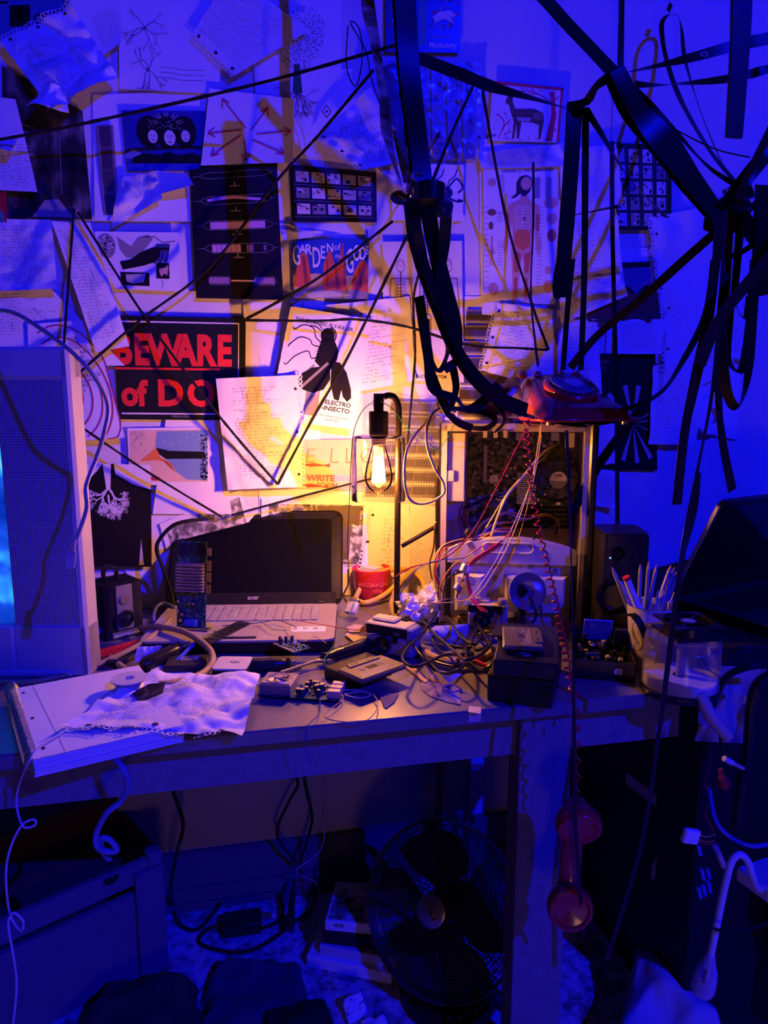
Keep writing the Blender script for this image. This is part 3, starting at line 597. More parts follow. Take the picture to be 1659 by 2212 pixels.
for pts in (((.44,.27),(.36,.23),(.32,.16),(.2,.14),(.1,.19),(.08,.17)),((.45,.31),(.34,.30),(.30,.26),(.18,.25),(.08,.32),(.06,.35)),((.46,.38),(.36,.42),(.30,.36),(.16,.42),(.08,.50),(.05,.49)),((.42,.15),(.36,.11),(.30,.11)),((.41,.17),(.34,.14),(.27,.14))): s.line(pts,DARK,.0022,sm=4)
s.line([(.28,.7),(.56,.44)],GREY,.006,.0007); s.poly([(.24,.62),(.40,.46),(.42,.56),(.32,.64)],GREY,.00055)
s.poly([(.36,.68),(.52,.68),(.54,.92),(.38,.92)],GREY,.0005); s.ell(.46,.70,.05,.04,LGREY,.0006)
s.txt('ELECTRO',.60,.80,.0150,DARK,.025,ang=-2); s.txt('-INSECTO',.57,.855,.0155,DARK,.025,ang=-2); s.txt('The moment they touch?',.56,.91,.0068,DARK,.005,ang=-3); s.txt('- its all over!',.62,.945,.0072,DARK,.005,ang=-3)
s.put('fly_leaflet', 'white leaflet with a huge black fly and ELECTRO-INSECTO lettering', 'leaflet')
s = Sheet([(702,660),(884,640),(898,822),(756,850)], [.008,.010,.014,.010], crump=.005, seed=21, freq=4); s.hand(.1,.15,.95,.92,20,PEN,size=.0045,math_=True); s.put('crumpled_page', 'deeply creased page of sums right of the fly leaflet', 'paper')
s = Sheet([(466,818),(643,810),(652,1052),(492,1058)], [.030,.032,.036,.030], crump=.005, seed=23); s.hand(.18,.1,.85,.9,30,PEN,size=.004,math_=True); s.holes('R', 26, r=.0028); s.put('notebook_page', 'creased page of matrices with holed right edge overlapping the dog sign', 'paper')
# ELLO card
s = Sheet([(655,950),(800,948),(802,1062),(640,1055)], .008, base=mat('card_peach', (.80,.50,.34), .6))
for i, (st,u) in enumerate((('F',.06),('E',.06),('L',.40),('L',.62),('O',.84))):
    if i == 0: continue
    s.txt(st,u,.46,.052,BROWN,.0); s.txt(st,u+.008,.45,.050,TAN,-.012,l=.0007)
for k in range(4): s.hand(.52,.55+k*.04,.95,.55+k*.04,1,PEN,size=.0025,seed=k)
s.rect(.05,.70,.95,.82,mat('card_lilac',(.5,.35,.5),.6)); s.txt('WRITE',.12,.83,.022,BROWN,.03,l=.0008); s.txt('SOON',.26,.955,.017,BROWN,.03,l=.0008)
for v in (.50,.92): s.poly([(.02,v),(.2,v-.03),(.34,v+.01),(.42,v-.03),(.42,v+.05),(.33,v+.03),(.15,v+.05)],SR,.0006)
s.put('fish_letter_card', 'peach card with letters drawn as fish, asking to write soon', 'card')
# lung photo
s = Sheet([(176,1000),(326,1004),(328,1224),(190,1222)], [.010,.010,.012,.014], base=DARK, curl=.004); r = random.Random(12)
s.poly([(0,0),(.30,0),(.22,.07),(.12,.14),(0,.17)],PAPER,.0006); s.poly([(.46,0),(1,0),(1,.24),(.72,.19),(.6,.14),(.48,.1)],PAPER,.0006)
s.poly([(.30,0),(.42,0),(.40,.25),(.34,.26)],WHITE,.0009)
for a, u, v in ((2.3,.34,.25),(2.0,.34,.26),(1.2,.39,.25),(.9,.39,.26),(1.7,.36,.30)): branch(s,u,v,a,.115,.004,WHITE,7,r,.62,.0004)
s.poly([(.80,.98),(.84,.72),(.88,.98)],LGREY,.0007); s.put('lung_photo', 'black photograph of white branching airways', 'photo')
# lake print
s = Sheet([(275,925),(478,922),(476,1048),(280,1048)], .009); s.rect(.02,.04,.86,.94,mat('print_paper_warm',(.75,.55,.38),.6)); r = random.Random(5)
s.poly([(.31,.06),(.85,.06),(.85,.92),(.62,.9),(.5,.75),(.46,.62),(.36,.5),(.30,.42),(.29,.25)],mat('print_lake_sky',(.18,.32,.52),.5),.0006)
s.poly([(.29,.34),(.44,.40),(.82,.42),(.84,.54),(.4,.54),(.33,.46)],DARK,.0008); s.poly([(.30,.34),(.12,.58),(.3,.56),(.46,.62),(.5,.78),(.44,.62),(.34,.52)],ORG,.0008)
for k in range(90): s.ell(.78+r.random()*.07,.1+r.random()*.8,.010,.014,DARK,.0009,6); 
for k in range(60): s.ell(.03+r.random()*.15,.05+r.random()*.35,.006,.009,GREY,.0008,6); s.ell(.32+r.random()*.5,.08+r.random()*.25,.004,.005,WHITE,.0008,6)
s.ell(.28,.88,.05,.04,REDP,.0009); s.put('lake_print', 'small colour print of a dark lake shore with orange stain', 'photo')
s = Sheet([(344,1132),(520,1056),(548,1160),(372,1230)], .007); s.rect(.06,.14,.96,1,BW); s.put('mottled_photo', 'tilted grey photograph behind the left of the laptop lid', 'photo')
s = Sheet([(565,1076),(792,1080),(788,1222),(562,1222)], .006); s.rect(.07,.08,.97,.98,BW); s.poly([(.52,.1),(.95,.09),(.93,.4),(.86,.36),(.84,.9),(.6,.95),(.62,.5),(.55,.3)],mat('photo_shade',(.12,.10,.09),.4),.0007); s.put('trees_photo', 'grey photograph of trunks and foliage behind the laptop lid', 'photo')
s = Sheet([(806,1094),(884,1092),(884,1245),(776,1245)], .010, curl=.003); s.hand(.35,.2,.95,.9,14,PEN,size=.004,math_=True); s.line([(.5,.5),(.5,.3),(.9,.5),(.5,.5)],PEN,.001); s.holes('L', 18); s.put('notebook_page', 'page with small graphs and holed left edge under the lamp', 'paper')
s = Sheet([(868,1092),(944,1150),(944,1300),(866,1290)], .008, crump=.002, seed=31, base=PAPER2); s.hand(.08,.3,.9,.9,16,PEN,size=.004); s.put('notebook_page', 'page of writing behind the black lamp brace', 'paper')
# skeleton poster
s = Sheet([(826,522),(998,520),(1002,826),(830,822)], .009, base=PAPER2); BONE = BROWN
s.txt('THE SKELETAL SYSTEM',.5,.975,.0115,DARK,.01,cx=True)
def skel(u, k=1.0):
    s.ring(u,.17,.05*k,BONE,.0014,18,0,360,.045); s.ring(u,.155,.03,BONE,.001,12,0,360,.02); s.line([(u,.21),(u,.52)],BONE,.003); s.line([(u-.12*k,.26),(u+.12*k,.26)],BONE,.0018)
    for j in range(8): s.ring(u,.29+j*.024,(.055+.02*math.sin(j/2.5))*k,BONE,.0011,10,0,360,.012)
    for e in (-1,1):
        s.line([(u+e*.12*k,.26),(u+e*.14*k,.40),(u+e*.15*k,.52)],BONE,.0022); s.line([(u+e*.02,.55),(u+e*.055*k,.57),(u+e*.05*k,.74),(u+e*.045*k,.89),(u+e*.07*k,.91)],BONE,.0026)
    s.ring(u,.54,.06*k,BONE,.002,14,0,360,.03)
    for j in range(6): s.line([(u+.16*k,.2+j*.06),(u+.2*k,.19+j*.06)],GREY,.0005)
skel(.22); skel(.55,.7); skel(.82,.9); s.put('skeleton_poster', 'cream poster of three skeletons, partly behind black tapes', 'poster')
# organs poster
s = Sheet([(1044,360),(1222,354),(1204,660),(1046,645)], .012, base=PAPER); s.txt('ORGANS OF THE HUMAN BODY',.54,.048,.0098,NAVY,.012,cx=True)
FL = SKIN; DF_ = mat('print_muscle', (.60,.16,.09), .6); HB = mat('print_bone', (.80,.72,.66), .6)
s.poly([(.40,.20),(.40,.12),(.44,.08),(.52,.07),(.58,.09),(.60,.13),(.57,.19),(.53,.21),(.53,.24),(.46,.24),(.46,.20),(.38,.235),(.33,.235)],mat('print_hair',(.03,.02,.05),.6),.0005)
s.ell(.52,.13,.068,.048,FL,.0007,20)
s.poly([(.46,.22),(.55,.22),(.56,.25),(.67,.28),(.71,.36),(.70,.48),(.74,.58),(.71,.66),(.67,.6),(.65,.48),(.63,.42),(.62,.55),(.64,.62),(.60,.80),(.58,.99),(.53,.99),(.52,.72),(.50,.66),(.48,.72),(.44,.99),(.38,.99),(.37,.80),(.35,.62),(.37,.55),(.36,.42),(.33,.48),(.30,.60),(.26,.66),(.24,.58),(.28,.48),(.27,.36),(.31,.28),(.44,.25)],FL,.0006)
for pts in ([(.28,.34),(.32,.36),(.31,.48),(.27,.5)],[(.66,.34),(.70,.36),(.70,.48),(.66,.46)],[(.38,.62),(.48,.64),(.45,.78),(.39,.78)],[(.52,.64),(.61,.62),(.58,.78),(.53,.78)],[(.39,.82),(.44,.82),(.43,.95),(.4,.95)],[(.53,.82),(.58,.82),(.57,.95),(.54,.95)]): s.poly(pts,DF_,.0008)
s.poly([(.38,.46),(.60,.46),(.59,.58),(.5,.62),(.39,.58)],ORG,.0008)
for j in range(8): 
    for e in (-1,1): s.line([(.49,.30+j*.022),(.49+e*.07,.295+j*.024),(.49+e*.10,.32+j*.024)],HB,.0022,.001,sm=3)
s.line([(.49,.28),(.49,.46)],HB,.003,.0011); s.ell(.50,.385,.025,.015,BROWN,.001)
for (u,v,a,b_,m) in ((.10,.12,.05,.03,SKIN),(.10,.34,.055,.025,BROWN),(.09,.44,.03,.03,BROWN),(.12,.92,.07,.05,SKIN),(.84,.27,.09,.04,SKIN),(.86,.38,.07,.04,SKIN),(.87,.50,.06,.045,DF_),(.85,.75,.05,.03,SKIN),(.86,.87,.07,.05,SKIN)): s.ell(u,v,a,b_,m,.0006,16); s.ring(u,v,a*.6,m if m is BROWN else DF_,.0012)
s.line([(.10,.54),(.10,.62),(.08,.74)],SKIN,.004); s.line([(.10,.62),(.12,.74)],SKIN,.003); s.line([(.06,.65),(.1,.57),(.14,.65)],SKIN,.003); s.ell(.10,.53,.015,.012,SKIN)
for (u,v0,v1,n) in ((.22,.07,.2,10),(.66,.09,.24,24),(.80,.09,.24,24),(.95,.06,.25,28),(.2,.34,.42,6),(.2,.55,.75,9),(.03,.3,.95,16),(.72,.3,.9,22)):
    for k in range(n): v = v0+(v1-v0)*k/n; s.rect(u-.04+.02*((k*7)%3)/3,v,u+.035,v+.0035,GREY)
s.put('anatomy_poster', 'tall poster titled Organs of the Human Body', 'poster')
# upper negative sleeve
s = Sheet([(828,132),(1040,136),(1036,352),(862,342)], .012, base=SLV, th=.0003, crump=.004, freq=5, seed=6); 
slv = tag(s.build('film_sleeve', None, smooth=False), 'clear plastic sleeve of vertical film negatives at upper middle', 'film')
for k in range(6):
    x = 832+k*33; b = Sheet([(x,138),(x+30,139 if k<5 else 158),(x+32,344),(x+4,344)], .010, base=NEG)
    for j in range(5): b.rect(.2,j/5+.01,.8,j/5+.19,mat('negative_frame'))
    for j in range(44):
        for e in (.08,.92): b.rect(e-.04,(j+.25)/44,e+.04,(j+.7)/44,LGREY)
    b.build('film_strip', None, slv, smooth=False, world=True)
# crumpled at centre top
s = Sheet([(684,295),(800,195),(893,345),(788,372)], [.016,.03,.04,.05], crump=.014, seed=41, freq=2.6); s.hand(.15,.2,.9,.9,20,PEN,size=.0042,ang=0,math_=True); s.holes('L', 16); s.put('crumpled_page', 'crumpled page with torn holes left of the thick black tapes', 'paper')
s = Sheet([(786,340),(905,342),(882,412),(815,372)], [.02,.03,.035,.03], crump=.010, seed=43, freq=4, base=PAPER2); s.hand(.1,.1,.6,.8,10,PEN,size=.0035); s.holes('B', 11, r=.003, big=1); s.put('crumpled_page', 'crumpled holed page corner just above the beetle picture', 'paper')
# torn bits above garden of gods
s = Sheet([(600,482),(650,490),(738,506),(612,522)], [.006,.01,.02,.014], crump=.005, seed=44, n=14); s.hand(.1,.1,.6,.6,8,PEN,size=.0035); s.put('torn_note', 'torn strip of notes tucked above the red rock postcard', 'paper')
# beetle
s = Sheet([(842,352),(1002,356),(1000,478),(848,476)], .008); r = random.Random(8)
s.ell(.42,.52,.22,.17,DARK,.0006,20); s.ell(.14,.60,.16,.13,DARK,.0006,16); s.ell(.72,.50,.13,.12,DARK,.0006,16)
for e in (-1,1): s.line([(.78,.5+e*.08),(.90,.5+e*.2-.05),(1.0-.01,.52+e*.12),(.92,.56+e*.06)],DARK,.004,sm=4)
for k in range(6): u = .3+k*.09; e = -1 if k%2 else 1; s.line([(u,.5),(u+.05,.5+e*.22),(u+.13,.5+e*.3),(u+.16,.5+e*.42)],DARK,.0025)
for k in range(30): s.ell(.05+r.random()*.7,.42+r.random()*.25,.012,.01,GREY,.0008,6)
s.put('beetle_picture', 'picture of a long jawed black beetle behind the tape bundle', 'picture')
# deer card
s = Sheet([(1064,174),(1217,190),(1207,308),(1056,304)], .012); CR = mat('card_red_bright', (.70,.03,.03), .5); DEER = mat('print_deer', (.14,.09,.05), .6)
s.rect(0,0,1,.055,CR); s.rect(.965,0,1,1,CR); s.poly([(.80,.98),(.86,.5),(.83,.2),(.80,.1),(.88,.08),(.9,.3),(.93,.5),(.9,.98)],CR,.0006)
for p in ([(.86,.3),(.7,.18),(.5,.12),(.38,.14)],[(.88,.25),(.95,.15)],[(.60,.13),(.54,.07)],[(.13,.95),(.2,.7),(.1,.55)],[(.17,.8),(.28,.62)],[(.2,.9),(.3,.82)]): s.line(p,CR,.0022,sm=3)
r = random.Random(9)
for k in range(46): u, v = r.choice([(.38+r.random()*.35,.08+r.random()*.13),(.06+r.random()*.24,.52+r.random()*.3),(.2+r.random()*.65,.93+r.random()*.05)]); s.ell(u,v,.012,.009,CR,.0007,6)
s.poly([(.20,.30),(.23,.23),(.29,.24),(.30,.34),(.34,.44),(.6,.42),(.74,.48),(.76,.62),(.73,.95),(.70,.95),(.69,.70),(.6,.66),(.44,.66),(.42,.95),(.39,.95),(.37,.70),(.35,.95),(.32,.95),(.33,.66),(.28,.5),(.25,.38),(.2,.36)],DEER,.0006)
s.poly([(.24,.25),(.20,.13),(.27,.22)],DEER,.0006); s.poly([(.28,.25),(.33,.15),(.30,.26)],DEER,.0006); s.poly([(.36,.58),(.58,.58),(.55,.65),(.4,.65)],LGREY,.0008)
for k in range(12): s.line([(.62+k*.011,.48),(.6+k*.011,.6)],TAN,.0007,.0009)
s.txt('40F',.03,.93,.009,DARK,.02); s.txt('8',.92,.80,.010,CR,.03); s.put('deer_card', 'white card of a brown deer framed by red tree and border', 'card')
# book cover
s = Sheet([(832,-40),(996,-40),(994,114),(832,112)], .010, base=DARK, th=.01); r = random.Random(2)
s.rect(.44,.0,.54,.9,TEAL)
for k in range(130): u = r.choice([r.uniform(.02,.40),r.uniform(.58,.96)]); v = r.uniform(.02,.68); s.poly([(u,v),(u+r.uniform(.01,.05),v-.02),(u+r.uniform(0,.05),v+r.uniform(.01,.05))],r.choice([LGREY,GREY,BROWN,REDP,TEAL,GREY]),.0006+k*2e-6)
s.poly([(.62,.5),(.72,.42),(.85,.40),(.95,.48),(.86,.5),(.9,.6),(.78,.52),(.66,.58)],PAPER2,.001); s.txt('A COMPANION TO WORLD',.57,.79,.0055,LGREY,.01,sx=.85); s.txt('Mythology',.58,.93,.0165,PAPER,.02,l=.0006); s.put('book_cover', 'dark illustrated Mythology book cover at the top', 'book')
# right of organs: pages
PG = [([(1205,325),(1330,310),(1345,440),(1215,470)], .012,.003,51,'page of faint writing between the two long hanging tapes',0),
 ([(1215,470),(1330,450),(1350,640),(1200,640)], .014,.003,52,'page of sums right of the anatomy poster',1),
 ([(1205,610),(1335,590),(1352,640),(1212,700)], .022,.004,53,'creased page curling over beside the shiny foil tip of the widest hanging tape',1),
 ([(1075,655),(1215,670),(1210,850),(1040,800)], .013,.003,54,'slanting page of sums with holed left edge above the telephone',1),
 ([(1190,690),(1290,690),(1300,850),(1190,850)], .010,.002,55,'page of sums behind the telephone handset cradle',1),
 ([(1330,690),(1430,690),(1428,765),(1330,765)], .012,.002,56,'page hanging above the black album cover',0),
 ([(1405,470),(1560,440),(1560,600),(1440,780)], .010,.003,57,'page of dense writing crossed by a diagonal black tape',0),
 ([(1440,640),(1560,600),(1585,800),(1430,870)], .013,.004,58,'wrinkled holed page among the tangled tapes at right',0),
 ([(1410,790),(1530,770),(1500,960),(1400,960)], .012,.003,59,'crinkled page beside the black album cover',0),
 ([(1030,330),(1210,312),(1215,360),(1040,365)], .008,.002,60,'blank top of a page peeking above the anatomy poster',0),
 ([(1540,620),(1625,640),(1610,780),(1535,760)], .008,.003,61,'pale page partly hidden behind looping tapes at far right',0),
 ([(1275,1010),(1345,1020),(1330,1100),(1275,1090)], .010,.003,62,'triangular pale page just right of the open computer',0),
 ([(1255,905),(1330,900),(1330,1000),(1275,1010)], .012,.003,63,'pale page tucked behind the telephone and album cover',0)]
for q, y, c, sd, lab, mm in PG:
    s = Sheet(q, [y,y+.004,y+.012,y+.006], crump=c*1.6, seed=sd, freq=3); s.hand(.1,.12,.9,.9,18,PEN if mm else FAINT,size=.004,seed=sd,math_=bool(mm))
    if sd in (54,57,58): s.holes('L', 22, r=.003)
    s.put('notebook_page' if sd not in (60,62) else 'blank_page', lab, 'paper')
s = Sheet([(1325,568),(1405,565),(1410,680),(1328,690)], .012, base=mat('print_slate',(.12,.14,.30),.5)); s.rect(0,0,1,.1,DARK); s.ring(.15,.75,.42,DARK,.010,18,-80,0); s.ring(1.0,.72,.36,DARK,.010,18,180,260); s.rect(.1,.82,.95,1,DARK,.0006); s.put('curved_lines_card', 'blue card with two dark curves meeting above the album cover', 'card')
s = Sheet([(1262,640),(1420,630),(1428,700),(1270,695)], .016, base=mat('card_brown',(.10,.045,.03),.5), crump=.002, seed=9, n=8); s.put('brown_card', 'dark brown card lying crosswise behind the tapes above the telephone', 'card')
s = Sheet([(1268,764),(1416,764),(1420,1016),(1290,1014)], .010, base=DARK); s.txt('SOUTHERN',-.02,.085,.0135,mat('print_rust',(.35,.12,.10),.5),.03); s.txt('ELECTRIC',-.02,.135,.0135,mat('print_rust'),.03)
for a in (-100,-78,-130,-40,-15,20,60,85,110,150): s.poly([(.62+.02*math.cos(R(a)),.6+.015*math.sin(R(a))),(.62+.55*math.cos(R(a-4)),.6+.34*math.sin(R(a-4))),(.62+.55*math.cos(R(a+4)),.6+.34*math.sin(R(a+4)))] if abs(math.cos(R(a)))*.55 < .37 or 90<abs(a) else [(.62,.59),(.97,.6+.2*math.sin(R(a))),(.97,.62+.2*math.sin(R(a)))],LGREY,.0006)
s.ell(.55,.60,.10,.035,PAPER2,.0009,20); s.ell(.55,.60,.05,.018,DARK,.0011,16); s.txt('LONDON',.52,.48,.011,mat('print_grey_blue',(.15,.15,.25),.5)); s.poly([(.1,.56),(.4,.58),(.4,.62),(.12,.66)],CR,.0008); s.put('album_cover', 'black album cover lettered Southern Electric London with pale rays', 'cover')
b = MB(); b.at(W(1538,898,-.02), rx=PI/2-.1); b.lathe([(.02,.0),(.048,.0),(.048,.0012),(.02,.0012),(.02,0)], 40, False); b.ring = None
tag(b.build('paper_disc', PAPER), 'round white paper disc on the wall at the right', 'disc')
# middle and lower film strips
for k in range(7):
    y0 = 668+k*34; x0 = 1008-k*3
    strip([(x0,y0),(1105,y0+1),(1100-k*4,y0+29),(x0-2,y0+28)], .007, 'horizontal film strip, %s of the stepped column below the anatomy poster' % ['topmost','next below the topmost','third from the top','middle one','third from the bottom','second from the bottom','lowest'][k], False, 4, holes=30)
s = Sheet([(785,850),(958,868),(952,1092),(782,1082)], .016, base=SLV, th=.0003, crump=.003, freq=6, seed=7); slv = tag(s.build('film_sleeve', None, smooth=False), 'crinkled clear sleeve of horizontal film strips behind the lit lamp', 'film')
for k in range(7):
    y0 = 866+k*30; b = Sheet([(845-k*9,y0),(956,y0+3),(955,y0+28),(842-k*9,y0+25)], .012, base=NEG)
    for j in range(5): b.rect(j/5+.01,.2,j/5+.19,.8,mat('negative_frame'))
    for j in range(28):
        for e in (.08,.92): b.rect((j+.25)/28,e-.05,(j+.7)/28,e+.05,PAPER2)
    b.build('film_strip', None, slv, smooth=False, world=True)
# ---------------------------------------------------------------- yarn, tapes, hanging strands
YARN = mat('black_yarn', (.010,.010,.012), .85, bump=.8, bs=500)
def pts3(P): return [W(p[0], p[1], -(p[2])) for p in P]
def yarn(P, label, r=.0022, name='string', m=None, sm=5, cat='string', jit=.16):
    b = MB(); b.tube(spline(pts3(P), 12), r, 6, 0, jit=jit); return tag(b.build(name, m or YARN), label, cat)
yarn([(-20,305,.05),(185,266,.08),(560,180,.16),(860,96,.36)], 'black string rising from the left edge to the tape bundle at top', .0030)
yarn([(806,152,.30),(690,290,.14),(590,400,.06),(455,575,.045),(305,690,.045),(160,815,.06)], 'long black string running from the tape bundle down past the tube poster to the television', .0030)
yarn([(160,452,.03),(149,600,.05),(138,748,.08)], 'nearly vertical black string dropping to the television top', .0028)
yarn([(168,458,.035),(310,680,.05),(445,862,.062),(520,955,.062),(600,1046,.055)], 'black string descending over the dog sign to the matrix page', .0030)
yarn([(600,1046,.055),(675,905,.062),(752,770,.064),(880,508,.12)], 'black string climbing from the matrix page over the fly leaflet', .0030)
yarn([(165,915,.06),(320,1020,.05),(478,1116,.03)], 'black string slanting across the lake print to the tilted grey photograph', .0028)
yarn([(500,1113,.03),(640,1075,.05),(790,1037,.07),(870,1020,.10)], 'black string passing behind the lamp glass', .0026)
yarn([(530,690,.03),(600,652,.05),(700,592,.06),(848,478,.05)], 'black string above the fly leaflet crossing the rock postcard', .0030)
yarn([(530,692,.03),(690,693,.06),(770,690,.07),(880,706,.08),(1010,745,.10),(1120,752,.08),(1183,756,.04)], 'black string drooping level across the wall behind the tapes', .0028)
yarn([(1185,756,.04),(1150,660,.05),(1095,480,.08),(1042,195,.12)], 'black string crossing the anatomy poster from top to bottom', .0030)
yarn([(1022,186,.12),(975,290,.2),(930,402,.35)], 'short black string from the clear film sleeve to the tape clamp', .0030)
yarn([(905,590,.12),(893,650,.08),(897,760,.07),(890,850,.10),(880,960,.14)], 'black string dropping from the tape bundle behind the lamp', .0026)
yarn([(752,55,.22),(748,120,.22),(752,160,.22),(770,185,.22),(783,120,.22),(775,60,.22),(757,50,.22),(790,110,.24),(805,180,.26),(850,300,.3),(885,380,.4)], 'thin dark wire looped upright near the shiny film strip', .0011, 'wire', cat='wire')
yarn([(1324,165,.5),(1322,240,.3),(1320,312,.06)], 'fine wire holding up the tall contact sheet', .0006, 'wire', cat='wire', jit=0)
yarn([(1345,205,.5),(1440,300,.5),(1510,400,.5),(1600,470,.5)], 'thin black wire beside the big diagonal tape bundle', .0011, 'wire', cat='wire', jit=0)
yarn([(1440,270,.45),(1540,320,.45),(1620,340,.45)], 'thin dark wire crossing at the right edge above the tangle', .0012, 'wire', cat='wire', jit=0)
def tape(P, w, label, tw=None, m=None, wl=None, name='tape_strand', cat='tape', face=(0,-1,0), n=1, spread=.004):
    b = MB(); P = pts3(P); r = random.Random(len(label))
    for k in range(n):
        o = Vector((r.uniform(-1,1)*spread, k*.0035, r.uniform(-1,1)*spread*.5)) if n > 1 else Vector((0,0,0))
        t = tw if k == 0 or not tw else [x+r.uniform(-25,25) for x in tw]
        b.ribbon([p+o for p in P], w*(1 if k == 0 else r.uniform(.6,1)), face=face, tw=t or [0], smooth=8, wl=wl)
    return tag(b.build(name, m or TAPE, angle=60), label, cat)
V_ = 0
tape([(842,-420,.53),(872,-30,.55),(884,150,.56),(902,300,.57),(916,410,.58)], .033, 'thickest black tape bundle coming down from the top centre', [0,12,-10,6], n=4, spread=.006, wl=[1.15,1,.85,.8])
tape([(905,126,.55),(1000,162,.53),(1060,186,.52),(1150,212,.5),(1225,234,.5)], .018, 'black tape stretched across from the thick bundle to the hanging pair', [5,20,10,40,60], wl=[1,1.3,1.1,.8,.5])
GOLDSHEEN = photo('film_gold_sheen', [(.3,(.12,.06,.02)),(.48,(.40,.24,.09)),(.6,(.85,.62,.28)),(.8,(.4,.22,.08))], 14, 3, (1,1,3.5), .18)  # brown film; gold bands put the warm light's sheen into the colour
tape([(765,-380,.26),(792,-20,.30),(808,80,.32),(828,200,.34),(838,300,.36),(866,400,.42)], .020, 'amber shiny film strip hanging beside the thick tape bundle', [10,-15,20,5,40], GOLDSHEEN, [.8,1.2,1,1.2,.7], name='film_strip', face=(.25,-1,-.35))
tape([(838,140,.5),(850,180,.5),(862,300,.5),(888,395,.55)], .022, 'clear wrinkled cellophane strip left of the thick tape bundle', [10,-45,30,0], clear('cellophane', (.55,.6,.85), 1.5, .08, .12, (.4,.45,.8)), name='cellophane_strip', cat='plastic strip')
tape([(885,430,.58),(897,540,.55),(940,650,.5),(990,770,.45),(1060,850,.40),(1135,885,.37)], .026, 'broad black tape sweeping from the clamp down to the telephone', [0,25,-10,10,-20,10], n=2)
tape([(888,430,.58),(905,520,.56),(925,600,.54),(960,680,.50),(1010,790,.45),(1080,870,.38)], .016, 'narrow black tape following the broad one below the clamp', [30,-20,35,0,20,0])
tape([(925,440,.57),(938,520,.54),(962,620,.5),(985,700,.46),(985,760,.44)], .026, 'black tape hanging straight under the clamp, middle of three', [0,10,-10,15,0], n=2)
tape([(965,440,.57),(960,520,.55),(952,600,.52),(970,700,.5)], .018, 'black tape hanging under the clamp, rightmost of three', [0,-12,15,0])
tape([(918,690,.48),(928,770,.46),(950,800,.45),(968,760,.45),(985,700,.45),(990,770,.45),(972,790,.45),(960,800,.45)], .014, 'small loop of black tape beside the skeleton poster', [0,40,80,20,-20,0])
tape([(905,640,.46),(925,770,.44),(935,840,.42),(985,860,.40),(1010,885,.38),(1045,865,.38),(1078,830,.38)], .018, 'black tape looping low and back up above the computer', [10,0,30,60,10,0])
tape([(975,780,.42),(985,840,.41),(965,880,.40),(930,800,.40),(960,880,.39),(985,910,.38),(1020,925,.36)], .015, 'crumpled black tape ending above the round camera', [0,30,-20,40,0])
tape([(955,880,.36),(1005,885,.34),(1040,890,.34),(1070,905,.34),(1050,925,.34),(1000,922,.34)], .013, 'dark tape lying in a flat curl on the computer top', [60,40,20,60])
tape([(1070,868,.36),(1110,888,.37),(1170,905,.37),(1250,915,.36),(1330,905,.35)], .016, 'black tape drooping across the telephone base', [20,50,70,40,20])
tape([(1062,858,.37),(1090,905,.37),(1068,935,.36)], .011, 'short end of black tape dangling left of the telephone', [0,30,60])
# right part
tape([(850,-330,.45),(1155,-30,.5),(1240,62,.52),(1330,158,.55)], .021, 'black tape descending diagonally from the top to the knot', [0,8,-5], n=2)
tape([(1345,-420,.55),(1343,-30,.55),(1342,60,.55),(1340,158,.55)], .011, 'thin straight black tape dropping from the top to the knot', [0,15,0])
tape([(1336,150,.56),(1380,235,.57),(1440,310,.58),(1500,390,.58),(1556,468,.58)], .037, 'wide shiny black tape bundle slanting from the knot to the right tangle', [0,14,-12,10,0], n=4, spread=.007, wl=[.7,1,1.1,1,.7])
tape([(1340,160,.54),(1395,215,.52),(1460,285,.52),(1530,360,.52),(1590,400,.53)], .010, 'narrow black tape above the wide slanting bundle', [20,-10,40,0])
tape([(1325,166,.55),(1292,190,.54),(1270,222,.52),(1230,234,.5)], .014, 'twisted black tape joining the knot to the hanging pair', [0,40,-30,10], n=2)
tape([(1243,232,.5),(1238,330,.5),(1226,480,.49),(1213,640,.48)], .026, 'widest of the vertical tapes, ending in a shiny crumpled tip', [0,5,-8,10], n=3, spread=.003)
tape([(1212,560,.48),(1206,610,.48),(1202,650,.48)], .018, 'crinkled glossy tip of foil at the end of the widest vertical tape', [30,-40,60], BLKG, name='foil_tip', cat='foil')
tape([(1265,232,.5),(1264,400,.49),(1262,600,.45),(1255,800,.34)], .0125, 'straight black tape hanging down to the back of the telephone', [0,8,0])
tape([(1236,560,.46),(1225,680,.40),(1216,800,.33)], .012, 'black tape hanging to the telephone cradle from the widest one', [0,10,0])
tape([(1268,240,.5),(1300,290,.48),(1345,365,.42),(1400,430,.36),(1440,470,.3)], .013, 'black tape crossing in front of the tall contact sheet', [0,20,60,80])
tape([(1322,305,.15),(1323,500,.18),(1328,700,.2),(1332,900,.2),(1334,1150,.2)], .0105, 'long straight tape hanging to the top of the small loudspeaker', [0,5,0])
tape([(1548,500,.55),(1480,560,.5),(1380,650,.42),(1290,725,.36),(1232,795,.33)], .017, 'black tape slanting down from the right tangle to the telephone', [10,0,20,0])
tape([(1545,560,.56),(1525,680,.54),(1475,780,.5),(1430,845,.45),(1370,878,.4),(1300,893,.36),(1260,898,.35)], .017, 'curved black tape swinging from the right tangle over the telephone', [0,15,30,50,60])
tape([(1385,885,.38),(1340,940,.36),(1290,1010,.36),(1235,1108,.36)], .021, 'dark blue looking tape slanting below the telephone in front of the computer', [0,10,0])
tape([(1350,157,.55),(1430,140,.55),(1510,120,.56),(1600,95,.57),(1680,78,.58),(1960,10,.6)], .015, 'upper of two tapes running from the knot to the right edge', [70,20,0,10], wl=[.5,1,1.2,1.2])
